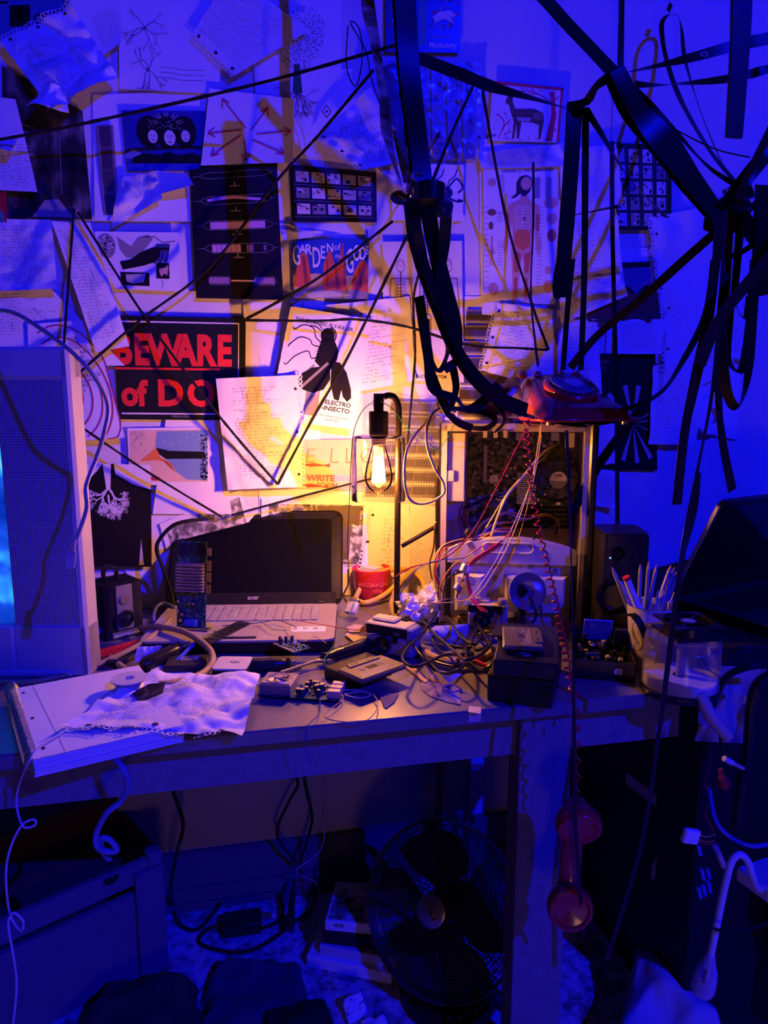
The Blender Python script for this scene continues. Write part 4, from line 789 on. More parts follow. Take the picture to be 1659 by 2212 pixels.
tape([(1372,182,.55),(1420,183,.55),(1480,180,.55),(1560,172,.56),(1620,160,.57),(1680,145,.58),(1960,90,.6)], .014, 'lower of two tapes running from the knot to the right edge', [20,70,20,0,60])
tape([(1450,8,.06),(1443,24,.06)], .012, 'small scrap of dark tape stuck high on the wall', [20])
tape([(1590,395,.5),(1530,320,.4),(1470,215,.2),(1440,130,.1),(1429,60,.07),(1440,34,.06),(1462,33,.06),(1472,60,.07),(1480,130,.1),(1510,230,.2),(1545,320,.35),(1580,392,.5)], .0105, 'looped tape hung over a nail at upper right', [0,10,30,0,40,70,40,0,30,10,0])
tape([(1152,350,.10),(1152,480,.10),(1147,640,.12),(1162,790,.25)], .006, 'very thin dark ribbon hanging over the anatomy poster', [0,40,0], m=TAPEB)
for k,(P, w, lab, tw, mm) in enumerate([
 ([(1880,60,.62),(1680,300,.6),(1640,350,.6),(1600,400,.6),(1560,450,.58)], .024, 'shiny black tape pulled from the right edge into the tangle', [10,-30,20], TAPE),
 ([(1690,230,.62),(1640,330,.62),(1590,430,.6)], .016, 'brown tape at the right edge above the tangle', [0,30], TAPEB),
 ([(1552,452,.58),(1548,560,.58),(1528,700,.57),(1500,830,.56),(1478,940,.55),(1462,1090,.55)], .019, 'leftmost long tape hanging under the right tangle', [0,15,-10,8,0], TAPEB),
 ([(1575,450,.58),(1567,600,.58),(1557,720,.58),(1552,860,.58),(1562,960,.58),(1582,1060,.56)], .018, 'tape swinging right under the tangle toward the second laptop', [0,-15,20,0], TAPEB),
 ([(1600,440,.57),(1590,560,.57),(1578,690,.56),(1573,770,.55),(1590,800,.55),(1605,790,.55),(1618,700,.55),(1628,560,.56)], .013, 'black tape forming a short loop in the right tangle', [0,20,0,60,20,0], TAPE),
 ([(1640,430,.6),(1632,600,.6),(1622,740,.6),(1612,830,.6),(1592,880,.6),(1568,840,.6),(1558,740,.6),(1566,640,.6)], .018, 'black tape forming the longest loop in the right tangle', [0,10,0,40,70,30,0], TAPE),
 ([(1900,250,.68),(1690,520,.65),(1630,595,.65),(1575,660,.63),(1540,715,.6),(1510,790,.58)], .022, 'broad brown tape slanting in front of the right tangle', [0,10,-10], TAPEB),
 ([(1560,450,.57),(1600,470,.57),(1640,520,.57),(1690,560,.57)], .026, 'dark folded tape lying across the right tangle', [20,-40,30], TAPE),
 ([(1655,400,.62),(1648,520,.62),(1640,640,.6)], .040, 'widest hanging piece of tape at the right edge', [0,20,-10], TAPE),
 ([(1550,470,.57),(1535,490,.57),(1545,440,.56),(1580,420,.56),(1610,455,.56),(1570,500,.56),(1545,470,.56)], .022, 'knotted ball of tape at the heart of the right tangle', [0,60,120,200,260], TAPEB),
 ([(1620,430,.58),(1600,400,.57),(1565,415,.57),(1590,450,.55),(1640,440,.55)], .020, 'crumpled tape piled on the knot of the right tangle', [0,90,40,160], TAPE),
 ([(1600,500,.56),(1590,620,.56),(1590,660,.56),(1612,690,.56),(1620,640,.56)], .013, 'short hooked tape inside the right tangle', [0,20,70,20], TAPE),
 ([(1560,560,.55),(1610,540,.56),(1659,500,.56)], .010, 'thin tape tying across the right tangle', [30,60], TAPEB)]):
    tape(P, w, lab, tw, mm)
tape([(1553,700,.66),(1538,850,.7),(1508,1010,.74),(1480,1160,.78),(1455,1340,.8),(1424,1580,.8),(1384,1830,.8),(1310,2075,.75)], .0085, 'longest brown tape hanging in front of the disc tub to the floor', [0,30,-20,15,0], TAPEB)
tape([(1508,1020,.7),(1500,1100,.72),(1478,1180,.76)], .012, 'brown tape joining the longest one above the pencil cup', [10,0], TAPEB)
tape([(1224,930,.52),(1231,1100,.60),(1238,1400,.76),(1242,1735,.80),(1248,1860,.8),(1262,2020,.76)], .0062, 'narrow tape hanging in front of the open computer and red handset', [0,40,0,20], TAPEB)
b = MB(); b.ribbon(pts3([(1625,-600,1.15),(1604,-60,1.15),(1598,100,1.15),(1585,298,1.15)]), .014, th=.003, smooth=4, wl=[1.25,1.1,.9]); tag(b.build('hanging_strap', BLK), 'blurred black strap hanging close at the top right', 'strap')
# clamp on the bundle
cl = thing('tape_clamp', 'round dark clamp gripping the thick tape bundle', 'clamp', W(928,418,-.58))
b = MB(); b.at((0,0,0)); b.lathe([(.020,-.014),(.023,-.012),(.023,.012),(.020,.014)], 24); b.build('ring', SATIN, cl)
b = MB(); b.at((.018,-.012,-.022), rx=.4); b.lathe([(.010,-.012),(.013,-.008),(.014,.004),(.012,.010),(.004,.013)], 18); b.build('roller', mat('blue_black',(.03,.03,.06),.15), cl)
s = Sheet([(872,372),(905,368),(912,425),(880,430)], .56, base=clear('crinkle_film',(.5,.5,.7),1.5,.06,.2,(.3,.3,.5)), crump=.012, freq=12, seed=5, n=16, th=.0003); s.put('film_scrap', 'crinkled clear film scrap wedged beside the tape clamp', 'plastic')
b = MB(); b.at(W(1521,117,-.575), rx=PI/2, rz=0).torus(.006,.0009,24,6,(0,0,0),1,.45); tag(b.build('paper_clip', METAL), 'bright metal clip on the upper tape at right', 'clip')
# ---------------------------------------------------------------- local frames
class Fr:
    def __init__(s, o, deg): s.o = Vector(o); s.a = R(deg); s.ex = Vector((math.cos(s.a), math.sin(s.a), 0)); s.ey = Vector((-math.sin(s.a), math.cos(s.a), 0))
    def F(s, px, py, k=0):          # on the local plane y=k -> (x,z)
        d = ray(px, py); p0 = s.o+s.ey*k; t = (p0-CAM).dot(s.ey)/d.dot(s.ey); q = CAM+d*t-s.o; return q.dot(s.ex), q.z
    def H(s, px, py, z=0):          # on the local plane z -> (x,y)
        q = T(px, py, s.o.z+z)-s.o; return q.dot(s.ex), q.dot(s.ey)
    def P3(s, x, y, z): return s.o+s.ex*x+s.ey*y+Vector((0,0,z))
    def thing(s, name, label, cat, group=None): return thing(name, label, cat, s.o, s.a, group)
# ---------------------------------------------------------------- television
SILV = mat('silver_plastic', (.62,.59,.56), .42, .15, bump=.05)
f = Fr(T(196,1462), -11.8); tv = f.thing('television', 'silver television with a mesh speaker panel beside the screen at far left', 'television')
ztop = f.F(157,748)[1]; xg0, zg0 = f.F(32,1352); xg1, _ = f.F(166,1352); zg1 = f.F(100,822)[1]; L = -.62
b = MB()
b.box(L, xg0-.004, 0, .05, 0, zg0, .004); b.box(xg0-.004, 0, 0, .05, .0, zg0, .004); b.box(L, 0, 0, .05, zg1, ztop, .006); b.box(xg1, 0, .0, .05, 0, ztop, .005)
b.box(L+.02, -.03, -.004, .01, 0, .012, .003); b.build('front_frame', SILV, tv)
b = MB(); b.box(L, -.07, .05, .14, .004, ztop-.004, .01); b.build('back_shell', mat('tv_back', (.05,.045,.05), .5), tv)
gm = mat('speaker_mesh', (.26,.25,.30), .5, .4); N = gm.node_tree; pb = N.nodes['Principled BSDF']
tc = N.nodes.new('ShaderNodeTexCoord'); sp = N.nodes.new('ShaderNodeSeparateXYZ'); N.links.new(tc.outputs['Object'], sp.inputs[0]); o_ = []
for ax in (0,2):
    m1 = N.nodes.new('ShaderNodeMath'); m1.operation = 'MULTIPLY'; m1.inputs[1].default_value = 2*PI/.0042; N.links.new(sp.outputs[ax], m1.inputs[0])
    m2 = N.nodes.new('ShaderNodeMath'); m2.operation = 'SINE'; N.links.new(m1.outputs[0], m2.inputs[0]); o_.append(m2)
m3 = N.nodes.new('ShaderNodeMath'); m3.operation = 'ADD'; N.links.new(o_[0].outputs[0], m3.inputs[0]); N.links.new(o_[1].outputs[0], m3.inputs[1])
cr = N.nodes.new('ShaderNodeValToRGB'); cr.color_ramp.elements[0].position = .35; cr.color_ramp.elements[0].color = (.55,.52,.58,1); cr.color_ramp.elements[1].position = .8; cr.color_ramp.elements[1].color = (.10,.09,.12,1)
N.links.new(m3.outputs[0], cr.inputs['Fac']); N.links.new(cr.outputs['Color'], pb.inputs['Base Color'])
b = MB(); b.box(xg0, xg1+.001, .004, .03, zg0-.001, zg1+.001); b.build('speaker_grille', gm, tv, smooth=False)
SCRM = photo('screen_picture', [(.35,(.0,.02,.25)),(.48,(.01,.10,.55)),(.56,(.05,.55,.75)),(.66,(.55,.95,.9))], 9, 3)
pb = SCRM.node_tree.nodes['Principled BSDF']; cr = [n for n in SCRM.node_tree.nodes if n.type == 'VALTORGB'][0]
SCRM.node_tree.links.new(cr.outputs['Color'], pb.inputs['Emission Color']); pb.inputs['Emission Strength'].default_value = .9
b = MB(); b.box(L+.02, xg0-.004, .010, .03, zg0+.001, zg1-.02); b.build('screen', SCRM, tv, smooth=False)
b = MB(); b.box(f.F(-5,1405)[0], f.F(8,1405)[0], -.001, .003, .035, .05); b.build('badge', SILV, tv)
# ---------------------------------------------------------------- open computer tower
PCM = mat('case_steel', (.58,.50,.40), .42, .35, bump=.03); PCW = mat('case_bezel', (.50,.47,.45), .45)
f = Fr(T(948,1352), -19); pc = f.thing('computer_tower', 'open computer tower with bare motherboard, fan and loose wiring under the telephone', 'computer')
Wd = f.F(1268,1100)[0]; Ht = f.F(945,914)[1]; D_ = .17
def X(px, py=1100, k=0): return f.F(px, py, k)[0]
def Z(py, px=1100, k=0): return f.F(px, py, k)[1]
b = MB(); t_ = .0015
b.box(0, Wd, D_-.003, D_, 0, Ht); b.box(0, t_, 0, D_, 0, Ht); b.box(Wd-t_, Wd, 0, D_, 0, Ht); b.box(0, Wd, 0, D_, Ht-t_, Ht); b.box(0, Wd, 0, D_, 0, t_)
b.box(0, .012, 0, .002, 0, Ht); b.box(Wd-.010, Wd, 0, .002, 0, Ht); b.box(0, Wd, 0, .002, Ht-.016, Ht); b.box(0, Wd, -.001, .004, 0, .02)
b.build('case_frame', PCM, pc, smooth=False)
for px in (1040,1062,1083): b = MB(); x = X(px); b.box(x, x+.008, -.002, .001, Ht-.028, Ht-.014); b.build('tab', PCM, pc, smooth=False)
for px in (1125,1190,1225): b = MB(); x = X(px); b.box(x, x+.016, -.003, -.001, Ht-.010, Ht-.0065); b.build('slot_rib', PCM, pc, smooth=False)
b = MB(); xp = X(1003)
b.box(.012, xp, .004, .10, Z(1087), Ht-.018, .002); ps = b.build('power_supply', mat('psu_steel', (.62,.52,.38), .4, .3), pc)
b = MB(); b.box(X(963), X(980), .001, .004, Z(1042), Z(1018), .001); b.build('label_plate', PCM, ps)
b = MB(); b.at((xp+.001,.05,Z(1030)), ry=PI/2)
for k in range(4): b.torus(.010+k*.009, .0012, 28, 6)
b.box(-.001,.001,-.038,.038,-.001,.001); b.box(-.038,.038,-.001,.001,-.001,.001); b.build('fan_grille', SATIN, ps)
PCB = photo('circuit_board', [(.38,(.03,.06,.03)),(.5,(.10,.13,.06)),(.58,(.34,.31,.14)),(.7,(.07,.10,.08))], 90, 8, rough=.4)
b = MB(); zb0 = Z(1165); b.box(xp+.004, Wd-.012, D_-.012, D_-.008, zb0, Ht-.02); mb = b.build('motherboard', PCB, pc, smooth=False); ky = D_-.012
r = random.Random(11)
def Xk(px, py=1000): return f.F(px, py, ky)[0]
def Zk(py, px=1100): return f.F(px, py, ky)[1]
CAPM = mat('capacitor', (.50,.45,.35), .3, .6); CAPB = mat('capacitor_sleeve', (.03,.03,.07), .35)
for k in range(16):
    x = r.uniform(xp+.02, Wd-.03); z = r.uniform(zb0+.05, Ht-.04); b = MB(); rr = r.choice([.003,.004,.005]); b.at((x,ky,z), rx=PI/2); b.use(CAPB).cyl(rr,0,.012,12); b.use(CAPM).cyl(rr*.9,.012,.0125,12); b.build('capacitor', None, mb)
b = MB()
for k in range(150):
    x = r.uniform(xp+.01, Wd-.03); z = r.uniform(zb0+.01, Ht-.03); w = r.uniform(.002,.009); h = r.uniform(.002,.007); b.use(r.choice([BLK,CAPM,mat('chip',(.04,.04,.05),.4),CREAM,METAL])); b.box(x, x+w, ky-r.uniform(.001,.004), ky, z, z+h)
o = b.build('components', None, mb, smooth=False); o['kind'] = 'stuff'
b = MB(); b.use(CREAM); b.box(Xk(1044),Xk(1052),ky-.011,ky,Zk(1042),Zk(962)); b.use(mat('slot_white',(.62,.6,.6),.5)); b.box(Xk(1045.5),Xk(1050.5),ky-.0115,ky-.010,Zk(1040),Zk(965)); b.build('expansion_slot', None, mb, smooth=False)
b = MB(); b.at((Xk(1067,1035),ky,Zk(1035)), rx=PI/2).cyl(.0105,0,.004,24); b.build('coin_cell', METAL, mb)
def pins(x0, x1, z0, z1, nx, nz, h, y, name, m, base=True):
    b = MB(); 
    if base: b.box(x0, x1, y-.004, y, z0, z1)
    for i in range(nx):
        for j in range(nz):
            x = x0+(x1-x0)*(i+.5)/nx; z = z0+(z1-z0)*(j+.5)/nz; b.box(x-.0012, x+.0012, y-h, y, z-.0014, z+.0014)
    return b.build(name, m, mb, smooth=False)
pins(Xk(1117), Xk(1158), Zk(1085), Zk(1018), 12, 16, .022, ky, 'heatsink', METAL)
pins(Xk(1058), Xk(1086), Zk(1124), Zk(1090), 9, 9, .016, ky, 'heatsink', METAL)
b = MB()
for k in range(5): z = Zk(1096+k*10); b.box(Xk(1120), Xk(1245), ky-.012, ky, z-.0016, z+.0016)
b.build('memory_slots', SATIN, mb, smooth=False)
b = MB()
for k in range(2): b.box(Xk(1100), Xk(1112), ky-.016, ky, Zk(1107+k*11), Zk(1099+k*11))
b.build('slot_latches', mat('slot_white',(.62,.6,.6),.5), mb, smooth=False)
for x0, x1, zz in ((1110,1124,948),(1183,1200,948),(1212,1232,962)): b = MB(); b.box(Xk(x0), Xk(x1), ky-.05, ky, Zk(zz), Zk(932)); b.build('port_block', METAL, mb, smooth=False)
# cpu cooler
cz = Z(1037,1200,.09); cxx = f.F(1206,1037,.09)[0]; b = MB(); b.at((cxx,.09,cz), rx=PI/2)
b.torus(.045,.0022,40,8,(0,0,0)); b.torus(.045,.0018,40,8,(0,0,-.018))
for k in range(28): a = 2*PI*k/28; b.tube([(.030*math.cos(a),.030*math.sin(a),-.045),(.044*math.cos(a+.2),.044*math.sin(a+.2),-.018)], .0009, 4, 0)
for k in range(4): a = PI/4+k*PI/2; b.tube([(.018*math.cos(a),.018*math.sin(a),.004),(.055*math.cos(a),.055*math.sin(a),-.012),(.055*math.cos(a),.055*math.sin(a),-.06)], .0018, 6, 0)
fan = b.build('cooler_frame', SATIN, mb)
b = MB(); b.at((cxx,.09,cz), rx=PI/2)
for k in range(7):
    a = 2*PI*k/7; vs = []
    for i in range(6):
        q = i/5; rr = .015+.027*q
        for e in (-1,1): an = a+e*(.30+.12*q)-.35*q; vs.append((rr*math.cos(an), rr*math.sin(an), -.004*e-.004))
    b.add(vs, [(2*i,2*i+1,2*i+3,2*i+2) for i in range(5)])
b.build('fan_blades', mat('fan_blue', (.06,.07,.12), .25), fan)
b = MB(); b.at((cxx,.09,cz), rx=PI/2); b.use(mat('cooler_label',(.7,.68,.66),.4)); b.lathe([(.018,-.01),(.018,.001),(.0175,.002)],28)
b.use(mat('label_grey',(.25,.25,.27),.4)); b.prism([(.0172*math.cos(R(a)),.0172*math.sin(R(a))) for a in range(185,356,10)], .002, .0024)
b.use(INK); b.at((cxx,.09,cz+.008), rx=PI/2); b.torus(.0068,.0004,24,4,(0,0,.0024),1,.55); b.text('intel',.0075,.0026,.01,True); b.build('hub', None, fan)
# lower drive cage bezel
zc1 = Z(1192,1200,-.01)
b = MB(); b.box(.012, Wd-.012, .001, .02, .012, zc1-.004, .003); b.build('drive_panel', PCW, pc)
b = MB(); pts = []
for i in range(21): q = i/20; pts.append((.016+(Wd-.034)*q, zc1+.000+.024*math.sin(PI*min(max(q,0),1))**.8))
pts = pts+[(Wd-.018, zc1-.028),(.016, zc1-.028)]
V1 = [(x,-.008,z) for x,z in pts]; V2 = [(x,.02,z) for x,z in pts]; n = len(pts)
b.add(V1+V2, [tuple(range(n)), tuple(range(2*n-1,n-1,-1))]+[(i,n+i,n+(i+1)%n,(i+1)%n) for i in range(n)]); hb = b.build('handle_bracket', PCW, pc)
b = MB(); x0, x1 = X(1045), X(1155)
b.slab(x0, x1, -.0005, .0015, 0, .0, .006) if 0 else None
pt = []
for (cx0, cz0, a0) in ((x1-.010,zc1+.008,-90),(x1-.010,zc1+.008,0),(x0+.010,zc1+.008,90),(x0+.010,zc1+.008,180)):
    for i in range(6): a = R(a0+90*i/5); pt.append((cx0+.010*math.cos(a),-.010,cz0-.003+.010*math.sin(a)))
b.tube(pt+[pt[0]], .0018, 6, 0); b.build('handle_slot', PCW, hb)
for (xa, xb) in ((X(985),X(1055)),(X(1095),X(1235))):
    b = MB(); z0, z1 = .035, zc1-.05; i = .006
    b.add([(xa,0,z0),(xb,0,z0),(xb,0,z1),(xa,0,z1),(xa+i,-.014,z0+i),(xb-2*i,-.014,z0+i),(xb-2*i,-.014,z1-i),(xa+i,-.014,z1-i)], [(0,1,5,4),(1,2,6,5),(2,3,7,6),(3,0,4,7),(4,5,6,7)]); ob = b.build('raised_panel', PCW, pc, smooth=False)
b = MB(); x = X(1025); b.use(WHITE).box(x-.008, x+.024, -.0155, -.014, .055, .066)
b.use(INK)
for k in range(14): b.box(x-.004+k*.0014, x-.0034+k*.0014, -.0158, -.0155, .059, .064)
b.build('barcode_label', None, pc, smooth=False)
b = MB(); x = X(1180); b.box(x, x+.016, -.0155, -.014, .06, .078); b.build('yellow_label', mat('label_yellow',(.75,.55,.10),.5), pc, smooth=False)
b = MB()
for px, py in ((1073,1222),(1073,1250),(1035,1265),(1125,1222),(1205,1232),(1150,1222)): x = X(px); z = Z(py); b.box(x-.003, x-.002, -.001, .002, z-.005, z+.005); b.box(x+.002, x+.003, -.001, .002, z-.005, z+.005); b.box(x-.003,x+.003,-.001,.002,z+.004,z+.005)
b.build('vent_slots', INK, pc, smooth=False)
b = MB(); b.box(Wd, Wd+.016, -.004, D_+.004, -.0, Ht+.004, .004); b.build('side_cover', SATIN, pc)
for q in ((-.004,0,0,D_,0,Ht),(Wd-.024,Wd-.014,-.003,.004,.02,zc1-.03),(.014,.024,-.003,.004,.02,zc1-.02)): b = MB(); b.box(*q); b.build('edge_strip', BLK, pc, smooth=False)
# wires inside the tower (loose looms belong to it)
WR = {'r': mat('wire_red',(.60,.04,.05),.35), 'y': mat('wire_yellow',(.72,.52,.12),.35), 'k': mat('wire_black',(.012,.012,.014),.3), 'o': mat('wire_orange',(.75,.28,.05),.35), 'w': mat('wire_white',(.7,.66,.6),.4), 'b': mat('wire_blue',(.04,.06,.35),.35), 'g': mat('wire_green',(.05,.30,.14),.35), 'n': mat('wire_tan',(.60,.42,.22),.4)}
def loom(P, cols, spread, r_=.0011, parent=pc, name='wire', ns=7):
    P = [Vector(W(p[0],p[1],-p[2])) for p in P]; rr = random.Random(len(P)*7+len(cols)+int(P[0].x*1000))
    for c in cols:
        o = Vector((rr.uniform(-1,1),rr.uniform(-1,1),rr.uniform(-1,1)))*spread; b = MB()
        b.tube([p+o*rr.uniform(.3,1.3)+Vector((rr.uniform(-1,1),rr.uniform(-1,1),rr.uniform(-1,1)))*spread*.35 for p in P], r_, 6, ns); b.build(name, WR[c], parent, world=True)
loom([(1006,1092,.20),(1000,1120,.17),(1010,1150,.20),(1002,1172,.25)], 'rkorkrnr', .010)
loom([(1020,1092,.2),(1025,1115,.17),(1030,1140,.2)], 'g', .002)
loom([(1020,1165,.24),(1040,1130,.22),(1090,1108,.2),(1130,1118,.2),(1170,1110,.2)], 'nnyk', .005, .0017)
loom([(1035,1160,.27),(1060,1135,.26),(1120,1125,.24),(1180,1112,.22),(1205,1130,.22),(1200,1160,.22)], 'rkyrkwo', .006)
loom([(1030,1170,.28),(1075,1145,.27),(1105,1140,.26)], 'rokyr', .005, .0014)
loom([(1110,1085,.2),(1060,1075,.2),(1000,1100,.2)], 'kk', .003, .0016)
loom([(1240,1060,.15),(1225,1090,.2),(1245,1105,.2),(1255,1075,.2),(1232,1100,.2)], 'wwyg', .006, .0008)
loom([(1030,1165,.29),(990,1170,.30),(950,1190,.31),(938,1240,.32),(955,1280,.33)], 'ynkr', .004, .0013)
loom([(1055,1185,.30),(1020,1215,.32),(1000,1250,.34),(985,1290,.36)], 'nyko', .004, .0013)
b = MB(); p = W(1005,1228,-.335); b.at(p, rz=.3, ry=.5).box(-.009,.009,-.005,.005,-.008,.008,.001); b.build('wire_plug', WHITE, pc, world=True)
for (px,py,y) in ((1018,1255,.33),(990,1270,.35),(1013,1152,.29)): b = MB(); b.at(W(px,py,-y), rz=.5, ry=.7).box(-.010,.010,-.004,.004,-.006,.006,.001); b.build('wire_plug', CREAM if px != 1013 else BLK, pc, world=True)
b = MB(); b.ribbon(pts3([(1090,1165,.30),(1105,1152,.30),(1080,1175,.32),(1020,1215,.33),(1010,1245,.34),(1020,1290,.36),(1050,1325,.38)]), .009, .0018, tw=[60,20,0,10,40,10,0], smooth=10); b.build('data_cable', WR['r'], pc, world=True)
# ---------------------------------------------------------------- red telephone on top
PH = mat('red_phone_plastic', (.48,.02,.025), .15, coat=.5, spec=.5, sss=0); fo = f
o = f.P3(f.F(1130,912)[0], 0, Ht+.002)
f = Fr(W(1218,922,-.30), 4); f.o.z = fo.o.z+Ht+.006; ph = f.thing('rotary_telephone', 'translucent red rotary telephone perched on the computer without its handset', 'telephone')
def body(b, prof, wf, n=9):
    pass
# wedge body: cross section along y (front low, back high)
sec = [(-.105,.012,.095),(-.085,.030,.098),(-.03,.052,.092),(.03,.078,.080),(.06,.090,.070),(.085,.086,.066),(.105,.050,.080)]
b = MB(); vs = []; k = 12
for (y, h, hw) in sec:
    for i in range(k+1):
        q = -1+2*i/k; xx = hw*(abs(q)**.7)*(1 if q > 0 else -1); zz = h*(1-abs(q)**5*.55); vs.append((xx, y, zz))
fs = [(j*(k+1)+i, j*(k+1)+i+1, (j+1)*(k+1)+i+1, (j+1)*(k+1)+i) for j in range(len(sec)-1) for i in range(k)]
nb = len(vs)
for (y, h, hw) in sec: vs += [(-hw*1.06,y,0),(hw*1.06,y,0)]
for j in range(len(sec)-1): fs += [(nb+2*j, j*(k+1), (j+1)*(k+1), nb+2*j+2), (j*(k+1)+k, nb+2*j+1, nb+2*j+3, (j+1)*(k+1)+k)]
fs += [tuple([nb]+[nb+1]+[k-i for i in range(k+1)]), tuple([nb+2*len(sec)-1, nb+2*len(sec)-2]+[(len(sec)-1)*(k+1)+i for i in range(k+1)])]
b.add(vs, fs); b.box(-.104,.104,-.108,.108,0,.008,.003); b.build('body', PH, ph, angle=50)
tilt = math.atan2(.026,.055)
b = MB(); b.at((0,-.022,.062), rx=tilt); b.lathe([(.055,-.01),(.056,.003),(.052,.007),(.045,.007)],40); b.build('dial_bezel', PH, ph)
b = MB(); b.at((0,-.022,.062), rx=tilt)
cd_ = clear('dial_plastic',(.8,.8,.95),1.5,.08,.18,(.5,.5,.7))
for i in range(10):
    a = R(60+30*i); b.torus(.0075,.0013,16,6,(.032*math.cos(a),.032*math.sin(a),.0125))
b.torus(.0425,.0018,40,8,(0,0,.012)); b.torus(.0215,.0018,32,8,(0,0,.012)); b.lathe([(.042,.0085),(.0425,.0105),(.0,.0105)],40); dd = b.build('dial', cd_, ph)
b = MB(); b.at((0,-.022,.062), rx=tilt).lathe([(.019,.012),(.019,.0145),(.0,.015)],28); b.build('dial_centre', mat('dial_card',(.30,.32,.45),.35), dd)
b = MB(); b.at((0,-.022,.062), rx=tilt).use(LGREY)
for i, s_t in enumerate('1234567890'): a = R(60+30*i); b.at(Vector((0,-.022,.062))+Matrix.Rotation(tilt,3,'X')@Vector((.0485*math.cos(a),.0485*math.sin(a),.0075)), rx=tilt).text(s_t,.006,.0003,.02,True)
b.build('dial_numbers', LGREY, ph)
for sx in (-.062,-.028,.028,.062):
    b = MB(); b.at((sx-.008,.065,.078), rx=PI/2, ry=0); b.at((sx,.068,.080)); b.box(-.009,.009,-.012,.012,0,.018,.006); b.build('cradle_prong', PH, ph)
b = MB(); b.bar((-.075,.050,.090),(.070,.050,.088),.004,.003); b.build('hook_bar', clear('bar_plastic',(.8,.8,1),1.5,.1,.3,(.6,.6,.8)), ph)
for sx, sy in ((-.08,-.09),(.08,-.09),(-.08,.09),(.08,.09)): b = MB(); b.at((sx,sy,-.006)).cyl(.008,0,.008,14); b.build('foot', BRASS, ph)
phf = f
# coiled cord and handset
def coil(P, rc, turns, rw=.0016, n=14):
    P = spline([Vector(p) for p in P], 30); L = [0]
    for a, c in zip(P, P[1:]): L.append(L[-1]+(c-a).length)
    out = []; N_ = int(turns*n); up = Vector((0,1,0))
    for i in range(N_+1):
        d = L[-1]*i/N_; j = max(1, min(len(P)-1, next((q for q in range(len(L)) if L[q] >= d), len(L)-1))); q = (d-L[j-1])/max(L[j]-L[j-1],1e-9)
        c = P[j-1].lerp(P[j], min(q,1)); t = (P[j]-P[j-1]).normalized(); x = t.cross(up).normalized(); y = x.cross(t); a = 2*PI*i/n
        k = rc[0]+(rc[1]-rc[0])*i/N_; out.append(c+x*math.cos(a)*k+y*math.sin(a)*k)
    return out
CORD = mat('red_cord', (.42,.03,.035), .3)
b = MB(); c1 = coil(pts3([(1138,905,.40),(1138,960,.42),(1152,1080,.46),(1172,1180,.50),(1190,1260,.56),(1212,1360,.64),(1228,1450,.72),(1240,1500,.74)]), (.0050,.0046), 34, .0015)
b.tube(c1, .0017, 6, 0)
c2 = coil(pts3([(1240,1500,.74),(1244,1560,.75),(1248,1640,.75),(1248,1715,.75)]), (.0046,.0028), 6, .0015); b.tube(c2, .0017, 6, 0)
tag(b.build('coiled_cord', CORD), 'dark red coiled cord from the telephone down to the hanging handset', 'cord')
p = W(1240,1850,-.76); hs = thing('telephone_handset', 'red handset hanging upside down in front of the desk leg', 'handset', p, R(-14))
PXM = px2m(1,-.76); PHH = mat('red_phone_dark', (.50,.03,.03), .16, coat=.6, spec=.5)
b = MB()
def hz(py): return W(1240,py,-.76).z-p.z
prof = [(0,hz(1740),.026),(0,hz(1765),.030),(0,hz(1795),.024),(0,hz(1830),.019),(0,hz(1900),.0185),(0,hz(1925),.022),(-.004,hz(1945),.030),(-.004,hz(1960),.027)]
b.tube([(-.002,-.004,hz(1732)),(0,0,hz(1750)),(.001,.012,hz(1790)),(0,.018,hz(1850)),(-.002,.014,hz(1900)),(-.006,.002,hz(1945))], [.014,.020,.018,.0165,.0165,.018], 18, 8); b.build('grip', PHH, hs)
for (px_, pyc, nm, ang, rr) in ((1242,1768,'mouthpiece',.35,.034),(1231,1948,'earpiece',-.15,.034)):
    b = MB(); b.at((px2m(px_-1240,-.76),-.006,hz(pyc)), rx=PI/2+ang)
    b.lathe([(.008,-.024),(.020,-.020),(.030,-.010),(rr,.002),(rr,.012),(rr-.003,.017),(rr-.007,.018),(rr-.010,.014),(.001,.010)], 36); b.build(nm, PHH, hs)
# ---------------------------------------------------------------- laptop (grey, open)
GR = mat('laptop_grey', (.42,.38,.36), .4, .1, bump=.03); LID = mat('laptop_black', (.010,.009,.012), .18)
f = Fr(T(300,1416,DZ+.001), -9.5); lp = f.thing('laptop', 'open grey laptop with dark screen and a sticker by its keyboard', 'laptop')
wx = f.H(722,1412,.0)[0]; dep = .235; hB = .026
b = MB(); b.slab(0, wx, 0, dep, .004, hB-.004, .018); b.build('base', BLK, lp)
b = MB(); b.slab(0, wx, .0, dep, hB-.004, hB, .018); b.use(GR); pr = b.build('palmrest', GR, lp)
b = MB()
kx0, kx1, ky0, ky1 = .045, wx-.035, .115, .215
for j in range(6):
    n = 15
    for i in range(n):
        x = kx0+(kx1-kx0)*(i+.08+.3*(j%2)*0)/n; y = ky0+(ky1-ky0)*j/6
        if j == 0 and 4 <= i <= 9:
            if i == 4: b.box(x, kx0+(kx1-kx0)*9.92/n, y, y+.014, hB, hB+.003, .001)
            continue
        b.box(x, x+(kx1-kx0)/n*.86, y, y+(ky1-ky0)/6*.86, hB, hB+.003, .001)
b.build('keyboard', mat('key_grey',(.36,.34,.34),.5), lp)
b = MB(); b.slab(wx*.36, wx*.36+.085, .022, .085, hB, hB+.0006, .004); b.build('touchpad', mat('pad_grey',(.36,.33,.32),.35), lp)
b = MB(); b.box(wx*.36, wx*.36+.085, .010, .017, hB, hB+.002, .001); b.build('touchpad_button', SATIN, lp)
b = MB(); b.use(WHITE).box(wx-.085, wx-.018, .045, .075, hB, hB+.0005); b.use(GRN)
